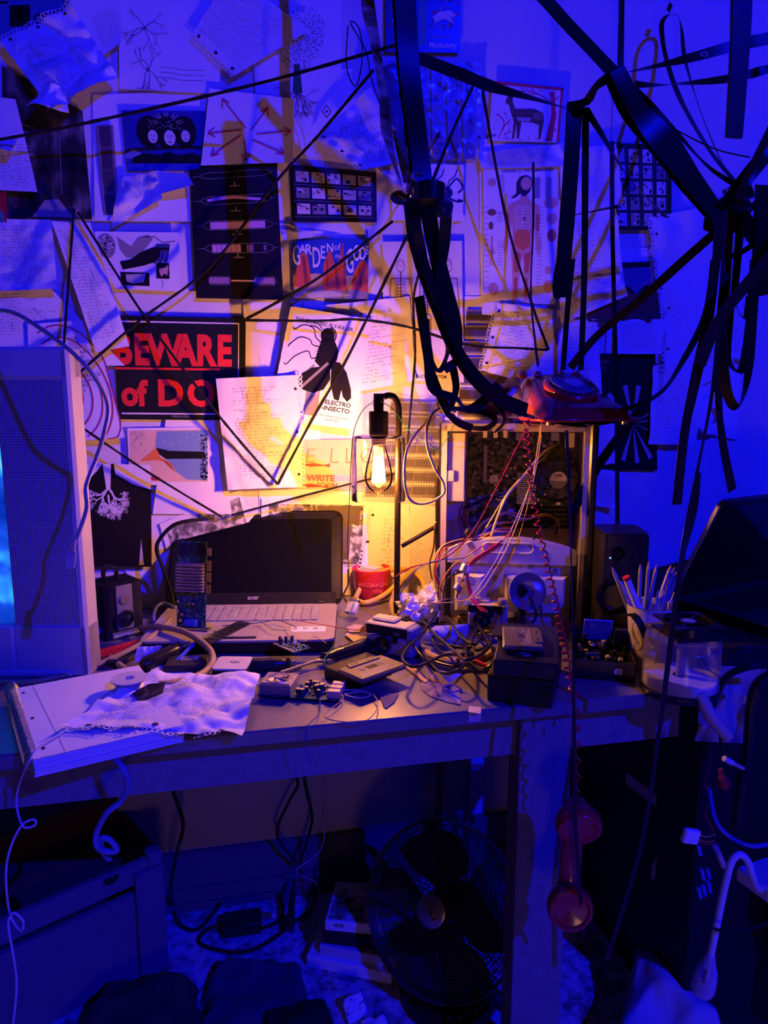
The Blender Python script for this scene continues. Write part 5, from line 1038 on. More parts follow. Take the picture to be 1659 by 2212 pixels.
for k in range(3): b.at((wx-.078+k*.02,.062,hB+.0006)); b.torus(.004,.0006,16,4)
b.at(); b.build('sticker', None, lp)
# lid: hinge at back, leaning back
ang = R(36); b = MB(); Ld = .228; hz_ = hB
lidM = Matrix.Translation((0, dep-.004, hz_-.002)) @ Matrix.Rotation(PI/2-ang, 4, 'X')
def lid_add(fn, nm, m, par=lp):
    b = MB(); b.X = lidM; fn(b); return b.build(nm, m, par)
lid = lid_add(lambda b: b.slab(-.012, wx+.012, 0, Ld, -.010, 0, .022), 'lid', LID)
def bez(b):
    b.X = lidM; w0, w1 = -.008, wx+.008
    b.box(w0+.01,w1-.01,0,.028,0,.002,.001); b.box(w0+.01,w1-.01,Ld-.022,Ld-.004,0,.002,.001); b.box(w0,w0+.022,.01,Ld-.016,0,.002,.001); b.box(w1-.022,w1,.01,Ld-.016,0,.002,.001)
lid_add(bez, 'bezel', SATIN, lid)
lid_add(lambda b: b.box(.014, wx-.014, .028, Ld-.022, 0, .0006), 'screen', mat('screen_glass',(.006,.006,.010),.10,spec=.6), lid)
lid_add(lambda b: (b.box(wx*.55, wx*.55+.032, Ld-.014, Ld-.010, .002, .0026)), 'webcam', mat('camera_blue',(.05,.05,.18),.2), lid)
b = MB(); b.X = lidM @ Matrix.Translation((wx*.46,.012,.0022)); b.text('acer', .014, .0003, .02); b.build('logo', LGREY, lid)
b = MB(); b.box(.03,.05,dep-.006,dep+.004,hB-.006,hB+.006,.002); b.box(wx-.05,wx-.03,dep-.006,dep+.004,hB-.006,hB+.006,.002); b.build('hinge', SATIN, lp)
lpf = f; LPH = hB
# ---------------------------------------------------------------- second laptop at right
q0 = T(1452,1292,.815); f = Fr(q0, 18); l2 = f.thing('laptop', 'black laptop standing open at the right with tapes trailing over it', 'laptop')
f2w, f2d = .36, .25
b = MB(); b.slab(0, f2w, -f2d, 0, -.022, 0, .012); b.build('base', BLKG, l2)
b = MB(); b.slab(0, f2w, -f2d, 0, 0, .002, .012); b.build('palmrest', mat('palm_dark',(.05,.045,.055),.3,.3), l2)
b = MB()
for j in range(6):
    for i in range(15): x = .03+.30*i/15; y = -.145+.10*j/6; b.box(x, x+.017, y, y+.0145, .002, .005, .001)
b.build('keyboard', BLK, l2)
b = MB(); b.bar((.0,-.012,.001),(.0,-f2d+.012,.001),.003,.003); b.build('edge_trim', METAL, l2)
l2M = Matrix.Translation((0, -.004, .002)) @ Matrix.Rotation(PI/2+R(24), 4, 'X')
b = MB(); b.X = l2M; b.slab(0, f2w, 0, .235, -.009, 0, .016); ld = b.build('lid', BLKG, l2)
b = MB(); b.X = l2M; b.box(.015, f2w-.015, .022, .222, 0, .0008); b.build('screen', mat('screen_glass'), ld)
b = MB(); b.X = l2M; b.box(-.0022, 0, .03, .22, -.008, -.001); b.build('lid_edge', CREAM, ld)
CABX = .80
b = MB(); b.box(CABX, xr-.005, -.60, -.04, 0, q0.z-.0235, .004); tag(b.build('black_cabinet', mat('cabinet_black',(.010,.009,.012),.6,bump=.2,bs=40)), 'black cabinet under the second laptop beyond the desk end', 'cabinet')
# ---------------------------------------------------------------- small things on the desk
def along(a, b, z=DZ): p = T(a[0],a[1],z); q = T(b[0],b[1],z); return Fr(p, math.degrees(math.atan2(q.y-p.y, q.x-p.x))), (q-p).length
def flat(b, P, z, h): return b.prism([tuple(T(x,y,z).xy) for x,y in P], z, z+h)
def cable(P, r, m, name, label, cat='cable', sm=8, n=8, parent=None):
    """P: (px,py,z) at height z, or (px,py,-y,'w') at distance from the wall"""
    b = MB(); b.tube([W(p[0],p[1],-p[2]) if len(p) == 4 else T(p[0],p[1],p[2]) for p in P], r, n, sm)
    if parent: return b.build(name, m, parent, world=True)
    return tag(b.build(name, m), label, cat)
D = DZ
# box camera
f, w = along((229,1388),(313,1367)); c = f.thing('box_camera', 'small black box camera with carrying strap standing beside the television', 'camera')
h = f.F(229,1268)[1]; dp = .078; b = MB(); b.slab(0, w, 0, dp, 0, h, .008); b.build('body', SATIN, c)
b = MB()
for k in range(12): b.box(-.0015, 0, .012+k*.005, .0145+k*.005, .02, h-.01)
b.build('ribbed_side', SATIN, c, smooth=False)
b = MB(); b.box(w*.30, w*.72, -.003, 0, .018, h-.002, .003); fp = b.build('face_plate', mat('grey_metal', (.30,.29,.32), .35, .5), c)
b = MB(); b.at((w*.51,-.003,h*.38), rx=PI/2); b.use(SATIN).lathe([(.016,0),(.0165,.005),(.013,.006),(.012,.002)],28); b.use(mat('lens_glass',(.01,.01,.03),.05,spec=.8)).lathe([(.012,.002),(.0,.004)],28); b.build('lens', None, c)
b = MB(); b.at((w*.51,-.003,h*.72), rx=PI/2); b.use(METAL).lathe([(.009,0),(.0095,.003),(.0065,.003)],24); b.use(mat('lens_glass')).lathe([(.0065,.002),(0,.003)],24); b.build('viewfinder', None, c)
b = MB(); b.use(mat('name_plate',(.18,.18,.25),.4,.4)).box(w*.16, w*.86, -.004, 0, .004, .015); b.at((w*.19,-.0045,.0065), rx=PI/2).use(WHITE).text('BROWNIE HAWKEYE',.0072,.0003,.01); b.build('name_plate', None, c, smooth=False)
b = MB(); b.at((-.001,.02,.02), ry=-PI/2).cyl(.008,0,.010,16); b.build('winding_knob', mat('blue_knob',(.08,.09,.2),.4), c)
b = MB(); b.ribbon([(w*.28,dp*.5,h),(w*.25,dp*.5,h+.018),(w*.35,dp*.5,h+.030),(w*.5,dp*.5,h+.030),(w*.58,dp*.5,h+.018),(w*.56,dp*.5,h)], .016, .0025, face=(0,1,0), tw=[90], smooth=6); b.build('carrying_strap', SATIN, c)
# graphics card leaning on laptop
f, w = along((382,1352),(444,1356), D+.03); c = f.thing('graphics_card', 'green graphics card with ribbed heatsink standing against the laptop screen', 'circuit board')
ck = thing; Ht2 = f.F(395,1172)[1]; PCBG = photo('board_green', [(.4,(.01,.06,.045)),(.55,(.02,.12,.09)),(.64,(.30,.30,.22)),(.75,(.02,.08,.06))], 160, 6, rough=.35)
TL_ = R(-7)
def cm_(fn, nm, m): b = MB(); b.X = Matrix.Rotation(TL_,4,'X'); fn(b); return b.build(nm, m, c, smooth=False)
cm_(lambda b: b.box(0, w, 0, .0016, 0, Ht2), 'board', PCBG)
def hs_(b):
    b.box(.002, w-.002, -.004, 0, Ht2*.42, Ht2*.75)
    for k in range(9): b.box(.002, w-.002, -.013, -.004, Ht2*(.42+k*.037), Ht2*(.42+k*.037)+.0025)
cm_(hs_, 'heatsink', mat('heatsink_bronze', (.45,.36,.36), .4, .6))
for k in range(4): cm_(lambda b: b.box(.003+k*w*.245, .003+k*w*.245+w*.2, -.002, 0, Ht2*.83, Ht2*.97), 'memory_chip', mat('chip_navy',(.015,.015,.04),.4))
for (u,v) in ((.12,.30),(.5,.28),(.64,.28),(.1,.19),(.25,.15),(.2,.08)):
    b = MB(); b.X = Matrix.Rotation(TL_,4,'X') @ Matrix.Translation((w*u,0,Ht2*v)) @ Matrix.Rotation(PI/2,4,'X'); b.use(CAPB).cyl(.0035,0,.009,12); b.use(METAL).cyl(.003,.009,.0094,12); b.build('capacitor', None, c)
cm_(lambda b: (b.box(w*.32, w*.75, -.012, 0, .002, .016, .002)), 'video_port', mat('port_blue',(.02,.05,.5),.35))
cm_(lambda b: (b.box(-.004, w+.012, -.014, .004, -.002, 0)), 'bracket', METAL)
cm_(lambda b: [b.box(w, w+.009, 0, .0014, Ht2*z0, Ht2*z1) for z0, z1 in ((.40,.50),(.53,.64),(.66,.78),(.84,.93))], 'edge_connector', mat('gold_edge',(.5,.38,.2),.35,.6))
# memory stick, small boards
zl = D+.0285
b = MB(); b.use(mat('ram_dark',(.02,.02,.03),.35)); flat(b, [(424,1386),(516,1342),(543,1347),(450,1395)], zl, .0014)
for k in range(7):
    a = .08+k*.13; P = [(424+92*a,1386-44*a),(450+93*a,1395-48*a)]; q = a+.09; Q = [(450+93*q,1395-48*q),(424+92*q,1386-44*q)]; Z4 = [((P[0][0]*.8+P[1][0]*.2),(P[0][1]*.8+P[1][1]*.2)),((P[0][0]*.2+P[1][0]*.8),(P[0][1]*.2+P[1][1]*.8)),((Q[0][0]*.8+Q[1][0]*.2),(Q[0][1]*.8+Q[1][1]*.2)),((Q[0][0]*.2+Q[1][0]*.8),(Q[0][1]*.2+Q[1][1]*.8))]
    b.use(BLK); flat(b, Z4, zl+.0014, .001)
tag(b.build('memory_stick', None, smooth=False), 'memory stick lying across the laptop palm rest', 'circuit board')
p0, p1 = T(634,1412,D+.03), T(680,1398,D+.03); g = Fr(p0, math.degrees(math.atan2(p1.y-p0.y,p1.x-p0.x))); c = g.thing('modem_board', 'small green circuit board resting on the right of the laptop palm rest', 'circuit board')
b = MB(); b.use(PCBG).box(0, .038, 0, .062, 0, .0015); b.use(mat('tin',(.55,.5,.42),.4,.6)).box(0,.004,0,.062,.0015,.003); b.build('board', None, c, smooth=False)
r = random.Random(5); b = MB(); b.use(BLK).box(.012,.024,.02,.032,.0015,.004)
for k in range(40): x = r.uniform(.006,.034); y = r.uniform(.003,.058); q = r.uniform(.001,.003); b.use(r.choice([BLK,METAL,CREAM,WHITE])).box(x,x+q,y,y+q*1.3,.0015,.0015+r.uniform(.001,.004))
o = b.build('components', None, c, smooth=False); o['kind'] = 'stuff'
for x, y in ((.008,.048),(.02,.05),(.03,.045),(.012,.057)): b = MB(); b.at((x,y,.0015)).cyl(.003,0,.012,12); b.build('capacitor', CAPB, c)
# cooler board
p0, p1 = T(622,1508,D+.004), T(735,1516,D+.004); g, w = Fr(p0, math.degrees(math.atan2(p1.y-p0.y,p1.x-p0.x))), (p1-p0).length
c = g.thing('video_card', 'circuit board with a square fan heatsink lying at the desk centre', 'circuit board')
b = MB(); x0 = g.H(566,1490)[0]; b.box(x0, w, 0, .055, 0, .0016); b.build('board', PCBG, c, smooth=False)
hx1 = g.H(640,1490)[0]; b = MB()
for k in range(5): b.box(x0+.002, hx1, .002, .052, .003+k*.0035, .005+k*.0035)
b.box(x0+.004, hx1-.002, .004, .050, .002, .021, .001); hk = b.build('heatsink', mat('heatsink_alu',(.50,.44,.38),.35,.6), c)
fx = (x0+hx1)/2; b = MB(); b.at((fx,.027,.021)); b.torus(.020,.0012,32,6); b.use(mat('heatsink_alu')); b.lathe([(.007,0),(.007,.003),(0,.003)],20)
for k in range(7):
    a = 2*PI*k/7; b.add([(.007*math.cos(a),.007*math.sin(a),.002),(.018*math.cos(a+.25),.018*math.sin(a+.25),.0028),(.018*math.cos(a+.7),.018*math.sin(a+.7),.0005),(.007*math.cos(a+.6),.007*math.sin(a+.6),.0005)],[(0,1,2,3)])
b.build('cooling_fan', None, hk)
r = random.Random(8)
for k in range(13): x = r.uniform(hx1+.008, w-.03); y = r.uniform(.006,.05); rr = r.choice([.003,.004,.0045]); hh = r.uniform(.009,.015); b = MB(); b.at((x,y,.0016)); b.use(CAPB).cyl(rr,0,hh,12); b.use(METAL).cyl(rr*.9,hh,hh+.0004,12); b.build('capacitor', None, c)
b = MB()
for k in range(70): x = r.uniform(hx1+.003, w-.004); y = r.uniform(.002,.052); q = r.uniform(.0015,.004); b.use(r.choice([BLK,METAL,CREAM,WHITE,CAPM])).box(x,x+q,y,y+q*.8,.0016,.0016+r.uniform(.001,.005))
o = b.build('components', None, c, smooth=False); o['kind'] = 'stuff'
for y in (.004,.020,.036): b = MB(); b.box(w-.022, w-.002, y, y+.012, .0016, .014, .001); b.build('port', mat('port_cream',(.62,.52,.38),.4,.3), c)
# cassettes
def cassette(a, bb, z, label, flip=1, col=(.10,.085,.07), L=.100, Wd_=.064):
    p0, p1 = T(a[0],a[1],z), T(bb[0],bb[1],z); g = Fr(p0, math.degrees(math.atan2(p1.y-p0.y,p1.x-p0.x))); g.o.z = z-.012; c = g.thing('cassette_tape', label, 'cassette', 'audio cassettes on the desk')
    m = mat('cassette_shell', col, .45, bump=.05); lab = mat('cassette_print', (.55,.45,.32), .5)
    b = MB(); b.box(0, L, 0, Wd_, .0015, .0085, .002); b.box(.002, L-.002, .002, Wd_-.002, 0, .0095, .001); b.build('shell', m, c)
    b = MB(); b.prism([(.017,Wd_-.014),(L-.017,Wd_-.014),(L-.021,Wd_-.001),(.021,Wd_-.001)] if flip else [(.017,.014),(L-.017,.014),(L-.021,.001),(.021,.001)], .009, .0115); hd = b.build('raised_edge', m, c)
    yy = Wd_-.008 if flip else .008; b = MB(); 
    for x in (.028,.037,.063,.072): b.at((x,yy,.0115)).cyl(.0022,0,.0003,12)
    b.build('guide_holes', INK, hd)
    for x in (.029,.071):
        b = MB(); b.at((x,Wd_*.52,.0092)).use(INK).cyl(.0058,0,.0006,20); b.use(WHITE)
        for k in range(6): a_ = PI/3*k; b.at((x+.0045*math.cos(a_),Wd_*.52+.0045*math.sin(a_),.0098)).box(-.0007,.0007,-.0007,.0007,0,.0006)
        b.build('reel_hub', None, c)
    b = MB(); b.box(.040,.060,Wd_*.52-.0055,Wd_*.52+.0055,.0095,.0102); b.build('window', mat('cassette_window',(.05,.035,.03),.1), c)
    b = MB(); b.use(lab); y0 = .006 if flip else .020
    for k in range(5): b.at().box(.012,.088-.012*(k%3),y0+k*.0034,y0+k*.0034+.0009,.0096,.0098)
    for k in range(3): b.box(.030,.080,Wd_-.024+k*.0022,Wd_-.0232+k*.0022,.0096,.0098) if flip else None
    b.at((.010,.010,.0098)).text('A',.008,.0002,.02); b.at((.082,.044,.0098)).text('90',.007,.0002,.02); b.build('printed_label', None, c, smooth=False)
    return c
cassette((782,1466),(869,1435), D+.034, 'black audio cassette lying at the desk centre in lamplight')
f, w = along((752,1486),(850,1450)); b = MB(); b.at(f.o, rz=f.a).box(.0,.10,.0,.064,0,.019,.002); tag(b.build('cassette_case', SATIN), 'dark cassette case under the lamplit audio cassette', 'case')
# video tapes stack
f, w = along((1052,1514),(1192,1533)); hb_ = f.F(1052,1453)[1]
b = MB(); b.at(f.o, rz=f.a); b.box(0, w, 0, .17, 0, hb_-.0005, .002); b.box(w*.78,w*.97,-.001,.0,-.0+.006,hb_-.012); tag(b.build('video_cassette_box', mat('black_card',(.010,.009,.010),.5,0)), 'bottom black video box at the front edge of the desk', 'box')
g, w2 = along((1066,1421),(1208,1433), D+hb_+.030); zb = D+hb_; vc = thing('video_cassette', 'black video cassette on top of the black box with a reel window', 'video cassette', (g.o.x,g.o.y,zb), g.a)
b = MB(); b.box(0, w2, 0, .185, .001, .028, .002); b.build('shell', SATIN, vc)
b = MB(); b.box(.03, w2-.04, .03, .075, .028, .0288); b.at((w2*.45,.052,.0285)).use(LGREY).cyl(.012,0,.001,24); b.build('reel_window', None, vc) if 0 else None
b = MB(); b.use(BLKG).box(.03, w2-.035, .012, .05, .028, .0286); b.use(mat('reel_white',(.5,.5,.55),.4)); b.at((w2*.45,.028,.0287)).torus(.009,.0012,24,5,(0,0,0),1,.6); b.build('reel_window', None, vc)
b = MB(); b.use(SATIN).box(w2*.72, w2*.98, -.0012, .001, .004, .024, .001); b.build('tape_door', None, vc)
cassette((1176,1396),(1166,1345), zb+.0425, 'black audio cassette on top of the video cassette beneath the red cord', 0, (.045,.032,.03))
f, w = along((1062,1385),(1172,1392), zb+.030); b = MB(); b.at((f.o.x,f.o.y,zb+.0295), rz=f.a-.1); b.use(SATIN).box(0,.060,0,.090,0,.0,.0) if 0 else b.use(SATIN).box(-.004,.040,.02,.085,-.001,.004,.001); b.at((f.o.x,f.o.y,zb+.034), rz=f.a-.1); b.use(LGREY).text(' 2',.012,.0003,.01); tag(b.build('memory_box', None), 'dark numbered plastic box peeking from under the upper cassette', 'box')
# screwdrivers
def screwdriver(a, m_, e, z0, z1, label, rh=.012, col=SATIN):
    A, M_, E = T(*a,z0), T(*m_,(z0+z1)/2), T(*e,z1); d = (M_-A).normalized(); L = (M_-A).length
    c = thing('screwdriver', label, 'screwdriver', (A.x,A.y,z0-rh)); b = MB()
    X_ = d.to_track_quat('Z','Y').to_matrix().to_4x4(); b.X = Matrix.Translation(A) @ X_
    b.lathe([(.001,0),(rh*.8,.002),(rh,.008),(rh*1.05,L*.3),(rh*.92,L*.55),(rh*1.0,L*.75),(rh*.75,L*.88),(rh*.95,L*.95),(rh*.5,L)], 18)
    for k in range(6): a_ = PI/3*k; b.tube([(rh*.98*math.cos(a_),rh*.98*math.sin(a_),L*.12),(rh*.90*math.cos(a_),rh*.90*math.sin(a_),L*.6)], .0016, 5, 0)
    b.build('handle', col, c, world=True)
    b = MB(); E2 = A+d*(E-A).length; b.tube([M_-d*.004, E2], .0028, 10, 0); b.add([E2+Vector((0,0,.003)),E2+Vector((0,0,-.003)),E2+d*.008],[(0,1,2)]); b.build('shaft', METAL, c, world=True)
screwdriver((532,1440),(628,1433),(716,1434), D+.013, D+.012, 'black screwdriver lying level beside the small white square box')
screwdriver((805,1388),(694,1424),(612,1456), D+.016, D+.010, 'black screwdriver with its tip pointing to the fan heatsink board')
screwdriver((306,1440),(393,1398),(453,1362), D+.014, D+.034, 'black screwdriver at left leaning up onto the laptop palm rest', .013)
b = MB(); b.tube([T(372,1436,D+.012),T(418,1392,D+.03)],.0035,8,0); tag(b.build('blue_rod', mat('blue_rod',(.06,.09,.55),.4)), 'slim blue rod under the left screwdriver', 'rod')
# folding knife
A, B_ = T(208,1414,D+.012), T(304,1388,D+.012); b = MB(); d = B_-A; b.bar(A, B_, .016, .010); b.use(METAL); b.bar(A+Vector((0,0,-.008)), B_+Vector((.004,0,-.008)), .010, .004)
kn = tag(b.build('box_cutter', None), 'red handled cutter lying in front of the box camera', 'cutter')
kn.data.materials.clear(); kn.data.materials.append(mat('red_handle',(.50,.02,.03),.3)); 
# olive cable, loops
OLV = mat('cable_olive', (.42,.34,.13), .45); YEL = mat('cable_yellow', (.70,.46,.12), .4)
cable([(-30,1473,D+.004),(60,1474,D+.004),(165,1452,D+.005),(230,1427,D+.012),(290,1398,D+.02),(345,1362,D+.03),(375,1330,D+.02)], .0045, OLV, 'network_cable', 'straight olive cable running from the left edge past the television foot')
cable([(303,1357,D+.02),(345,1354,D+.035),(400,1366,D+.04),(445,1395,D+.035),(459,1420,D+.03),(446,1448,D+.02),(405,1468,D+.025),(350,1478,D+.03),(300,1470,D+.025),(262,1440,D+.01),(240,1420,D+.006)], .0058, OLV, 'network_cable', 'thick olive cable forming the big loop at the left of the desk', n=12)
cable([(768,1292,D+.012),(786,1262,D+.04),(820,1238,D+.065),(862,1229,D+.07),(900,1240,D+.05),(916,1265,D+.03),(905,1300,D+.012),(880,1322,D+.008)], .0062, YEL, 'yellow_cable', 'thick yellow cable arching highest over the red bowl', n=12)
cable([(766,1293,D+.010),(790,1302,D+.010),(830,1285,D+.02),(870,1250,D+.05),(893,1228,D+.06)], .0060, YEL, 'yellow_cable', 'thick yellow cable passing low in front of the red bowl', n=12)
cable([(893,1232,D+.06),(862,1262,D+.045),(846,1300,D+.02),(850,1328,D+.02),(868,1348,D+.01)], .0056, OLV, 'yellow_cable', 'thick yellow cable standing in a loop behind the silver camera', n=12)
cable([(372,1345,D+.003),(372,1290,.10,'w'),(352,1228,.10,'w'),(339,1192,.12,'w'),(345,1165,.13,'w'),(380,1132,.14,'w'),(440,1121,.12,'w')], .0042, SATIN, 'black_cable', 'black cable curving up behind the laptop lid')
cable([(345,1352,D+.012),(333,1340,D+.015),(336,1315,D+.03),(352,1303,D+.035),(372,1310,D+.03),(380,1325,D+.02)], .0035, mat('cable_blue',(.10,.12,.45),.4), 'blue_cable', 'short blue cable looping beside the graphics card')
# ethernet lead over the television
cl = thing('network_lead', 'pale network lead with clear plug draped over the television', 'cable', W(150,1190,-.62))
LEAD = mat('lead_beige', (.55,.45,.30), .45)
cable([(-30,668,.45,'w'),(30,676,.5,'w'),(100,718,.56,'w'),(160,765,.6,'w'),(205,815,.6,'w'),(233,875,.58,'w'),(225,935,.58,'w'),(208,990,.58,'w'),(186,1050,.6,'w'),(187,1100,.61,'w'),(165,1165,.62,'w')], .0030, LEAD, 'lead', '', parent=cl)
b = MB(); b.at(W(155,1190,-.62), ry=.18); b.use(LEAD).box(-.004,.004,-.003,.003,.0,.022,.001); b.use(clear('plug_clear',(.75,.75,.85),1.45,.1,.35,(.6,.6,.7))).box(-.0062,.0062,-.004,.004,-.024,.0,.001); b.build('plug', None, cl, world=True)
# small square adapter
f, w = along((456,1446),(531,1447), D+.024); f.o.z = D; c = f.thing('square_adapter', 'small white square box with a script mark in front of the laptop', 'box')
b = MB(); b.slab(0, w, 0, .058, 0, .022, .006); b.build('base', SATIN, c); b = MB(); b.slab(0, w, 0, .058, .022, .025, .006); b.build('lid', mat('white_plastic',(.62,.60,.62),.4), c)
b = MB(); b.at((w*.42,.028,.0252)).text('Qs|', .012, .0003); b.build('logo', INK, c)
# disc halves, scraps
b = MB(); flat(b, [(325,1455),(328,1440),(345,1438),(370,1440),(395,1447),(412,1455),(380,1460),(350,1463),(330,1462)], D+.006, .0012); tag(b.build('disc_half', WHITE), 'broken half of a white disc behind the wire spool', 'disc')
b = MB(); flat(b, [(308,1440),(327,1439),(329,1462),(310,1456)], D+.004, .0015); tag(b.build('disc_shard', mat('disc_dark',(.06,.05,.08),.1,.8)), 'dark mirrored disc shard left of the white half disc', 'disc')
s = Sheet(None, pts=[T(300,1398,D+.03),T(352,1396,D+.035),T(330,1432,D+.008),T(290,1436,D+.004)], crump=.008, freq=8, n=14, seed=3); s.put('crumpled_tissue', 'crumpled blue lit tissue by the left screwdriver', 'tissue')
# spiral notebook
zt_ = D+.026; NP = [(22,1489),(300,1437),(396,1566),(72,1641)]
nb = thing('spiral_notebook', 'thick open spiral notebook overhanging the desk front at left', 'notebook', T(72,1641,D+.002)); nb.location.z = D+.001
b = MB()
for k in range(7):
    z = D+.001+k*.0035; o = r.uniform(-3,3); flat(b, [(x+o*.3,y+(zt_-z)*900*.0) for x,y in NP] if 0 else NP, z, .0034) if 0 else b.prism([(T(x,y,zt_).x+r.uniform(-.0015,.0015),T(x,y,zt_).y+r.uniform(-.0015,.0015)) for x,y in NP], z, z+.0032)
b.build('page_block', PAPER, nb, world=True, smooth=False)
s = Sheet(None, pts=[T(x,y,zt_+.0006) for x,y in NP], n=1); s.line([(.16,0),(.20,1)],PEN,.0006)
for v in (.1,.5,.9): s.ell(.08,v,.012,.016,mat('punch_hole'))
s.build('top_page', None, nb, world=True)
a, e = T(26,1489,zt_-.011), T(72,1643,zt_-.011); b = MB(); n = 44; dvec = (e-a)/n; sx = Vector((1,0,0)); 
pt = []
for i in range(n*10): q = i/10; an = 2*PI*q; pt.append(a+dvec*q+Vector((math.cos(an)*.011-.001,0,math.sin(an)*.0145)))
b.tube(pt, .0007, 5, 0); b.build('spiral_wire', METAL, nb, world=True)
s = Sheet(None, pts=[T(318,1462,D+.030),T(562,1462,D+.020),T(522,1601,D+.006),T(138,1573,D+.031)], crump=.011, seed=17, freq=3.2, n=40, base=PAPER)
s.hand(.10,.12,.9,.86,26,PEN,size=.0042,math_=True); s.holes('B', 34, r=.003, big=3); s.put('crumpled_page', 'crumpled page of sums lying on the notebook and desk edge', 'paper')
# wire spool
p = T(281,1490,zt_+.002); c = thing('wire_spool', 'white plastic spool of wire standing on the notebook', 'spool', (p.x,p.y,zt_+.0015))
b = MB(); b.lathe([(.008,0),(.025,0),(.025,.002),(.008,.002)],32,False); b.lathe([(.008,.018),(.027,.018),(.027,.020),(.008,.020),(.008,.0)],32,False); b.build('reel', mat('white_plastic'), c)
b = MB()
for k in range(10): b.torus(.020+.0006*(k%2),.0010,32,5,(0,0,.003+k*.0016))
b.build('wire', mat('wire_silver',(.55,.55,.6),.3,.5), c)
cable([(250,1488,zt_+.005),(215,1510,zt_+.006),(180,1550,zt_+.006),(130,1585,zt_+.005),(85,1615,zt_+.004),(60,1650,zt_-.004),(40,1700,.70,'w'),(36,1740,.70,'w'),(50,1785,.71,'w'),(76,1782,.71,'w'),(72,1770,.71,'w'),(45,1785,.72,'w'),(20,1840,.73,'w'),(13,1900,.73,'w'),(22,1975,.73,'w'),(45,2010,.74,'w'),(50,1990,.74,'w'),(30,1972,.74,'w'),(18,1995,.74,'w'),(28,2060,.75,'w'),(36,2130,.75,'w'),(25,2240,.76,'w')], .0016, mat('white_cord',(.6,.55,.6),.45), 'white_cable', 'thin white cable curling off the notebook down the left side', 'cable')
b = MB(); flat(b, [(286,1504),(322,1484),(358,1480),(352,1500),(300,1518)], zt_+.004, .005); tag(b.build('mirror_shard', mat('disc_dark')), 'dark mirror shard lying on the notebook below the spool', 'shard')
cable([(228,1618,D-.0),(262,1655,.72,'w'),(276,1690,.72,'w'),(262,1730,.71,'w'),(232,1755,.71,'w'),(210,1795,.70,'w'),(208,1825,.70,'w'),(225,1838,.69,'w'),(252,1838,.69,'w'),(238,1815,.69,'w'),(218,1812,.69,'w'),(222,1840,.68,'w'),(236,1856,.67,'w')], .0042, mat('cable_greyblue',(.16,.20,.42),.4), 'blue_cable', 'grey blue cable hanging off the desk front into the crate')
# red bowl with cards
p = T(803,1291,D+.001); y_ = -p.y; rr = px2m(41,p.y); hh = W(803,1228,p.y).z-D; c = thing('red_bowl', 'red plastic bowl with embossed lettering standing behind the yellow cables', 'bowl', p)
b = MB(); b.lathe([(rr*.55,0),(rr*.72,.004),(rr*.92,hh*.35),(rr*.98,hh*.8),(rr*1.03,hh),(rr*.98,hh+.002),(rr*.93,hh-.002),(rr*.88,hh*.4),(rr*.6,.006),(.0,.006)], 40); b.build('body', mat('bowl_red',(.62,.03,.04),.3), c)
b = MB(); V, Fc = glyphs('MASSMAGNETIC', .02); 
def wrap(st, size, z, a0): 
    V, Fc = glyphs(st, .02); w_ = max(v[0] for v in V)*size; b.add([(rr*.985*math.sin((v[0]*size-w_/2)/rr+a0), -rr*.985*math.cos((v[0]*size-w_/2)/rr+a0)-.0002, z+v[1]*size) for v in V], Fc)
wrap('MASSMAGNETIC', .0135, hh*.52, .15); wrap('1926', .0135, hh*.30, .1); b.build('lettering', mat('bowl_red_light',(.80,.12,.12),.35), c)
b = MB(); b.at((p.x,p.y,D+hh-.016), rz=.7, ry=.06)
for k in range(12): b.box(-.020,.020,-.020,.020,k*.0017,k*.0017+.0014)
tag(b.build('card_stack', PAPER2, smooth=False), 'small stack of square cards sitting in the red bowl', 'cards')
# video connector
A = T(762,1310,D+.03); c = thing('video_connector', 'white video plug with thumbscrew at the right of the laptop', 'plug', A, .6)
b = MB(); b.X = Matrix.Rotation(R(-50),4,'Y') @ Matrix.Rotation(R(10),4,'Z'); b.box(-.018,.010,-.014,.014,-.006,.006,.003); b.build('body', mat('white_plastic'), c)
b = MB(); b.X = Matrix.Rotation(R(-50),4,'Y') @ Matrix.Rotation(R(10),4,'Z'); b.use(METAL).box(.010,.016,-.012,.012,-.005,.005,.001); b.use(INK).box(.016,.0163,-.009,.009,-.003,.003); b.build('pins', None, c)
cable([(748,1300,D+.04),(742,1285,D+.05),(752,1262,.14,'w'),(752,1230,.13,'w')], .002, BLK, 'black_lead', 'thin black lead rising beside the laptop hinge')
# picks
PK = mat('petal_cream',(.62,.52,.42),.5)
for (P, z, lab) in (([(745,1372),(760,1362),(785,1360),(800,1370),(795,1383),(765,1388)],D+.004,'larger flat cream petal disc left of the silver camera'),([(748,1357),(765,1350),(790,1352),(800,1358),(780,1366),(755,1366)],D+.008,'smaller flat cream petal disc left of the silver camera')):
    b = MB(); flat(b, P, z, .0015); tag(b.build('petal_disc', PK), lab, 'disc')
p = T(775,1372,D+.006); b = MB(); b.at(p, rz=-.5, rx=PI/2-.1, ry=0); b.X = b.X @ Matrix.Rotation(-.85,4,'Z'); b.prism([(0,0),(.010,.012),(.013,.035),(.009,.058),(0,.066),(-.008,.056),(-.011,.035),(-.008,.012)], 0, .0012); tag(b.build('cream_petal', PK), 'upright cream petal leaning on the silver camera', 'petal')
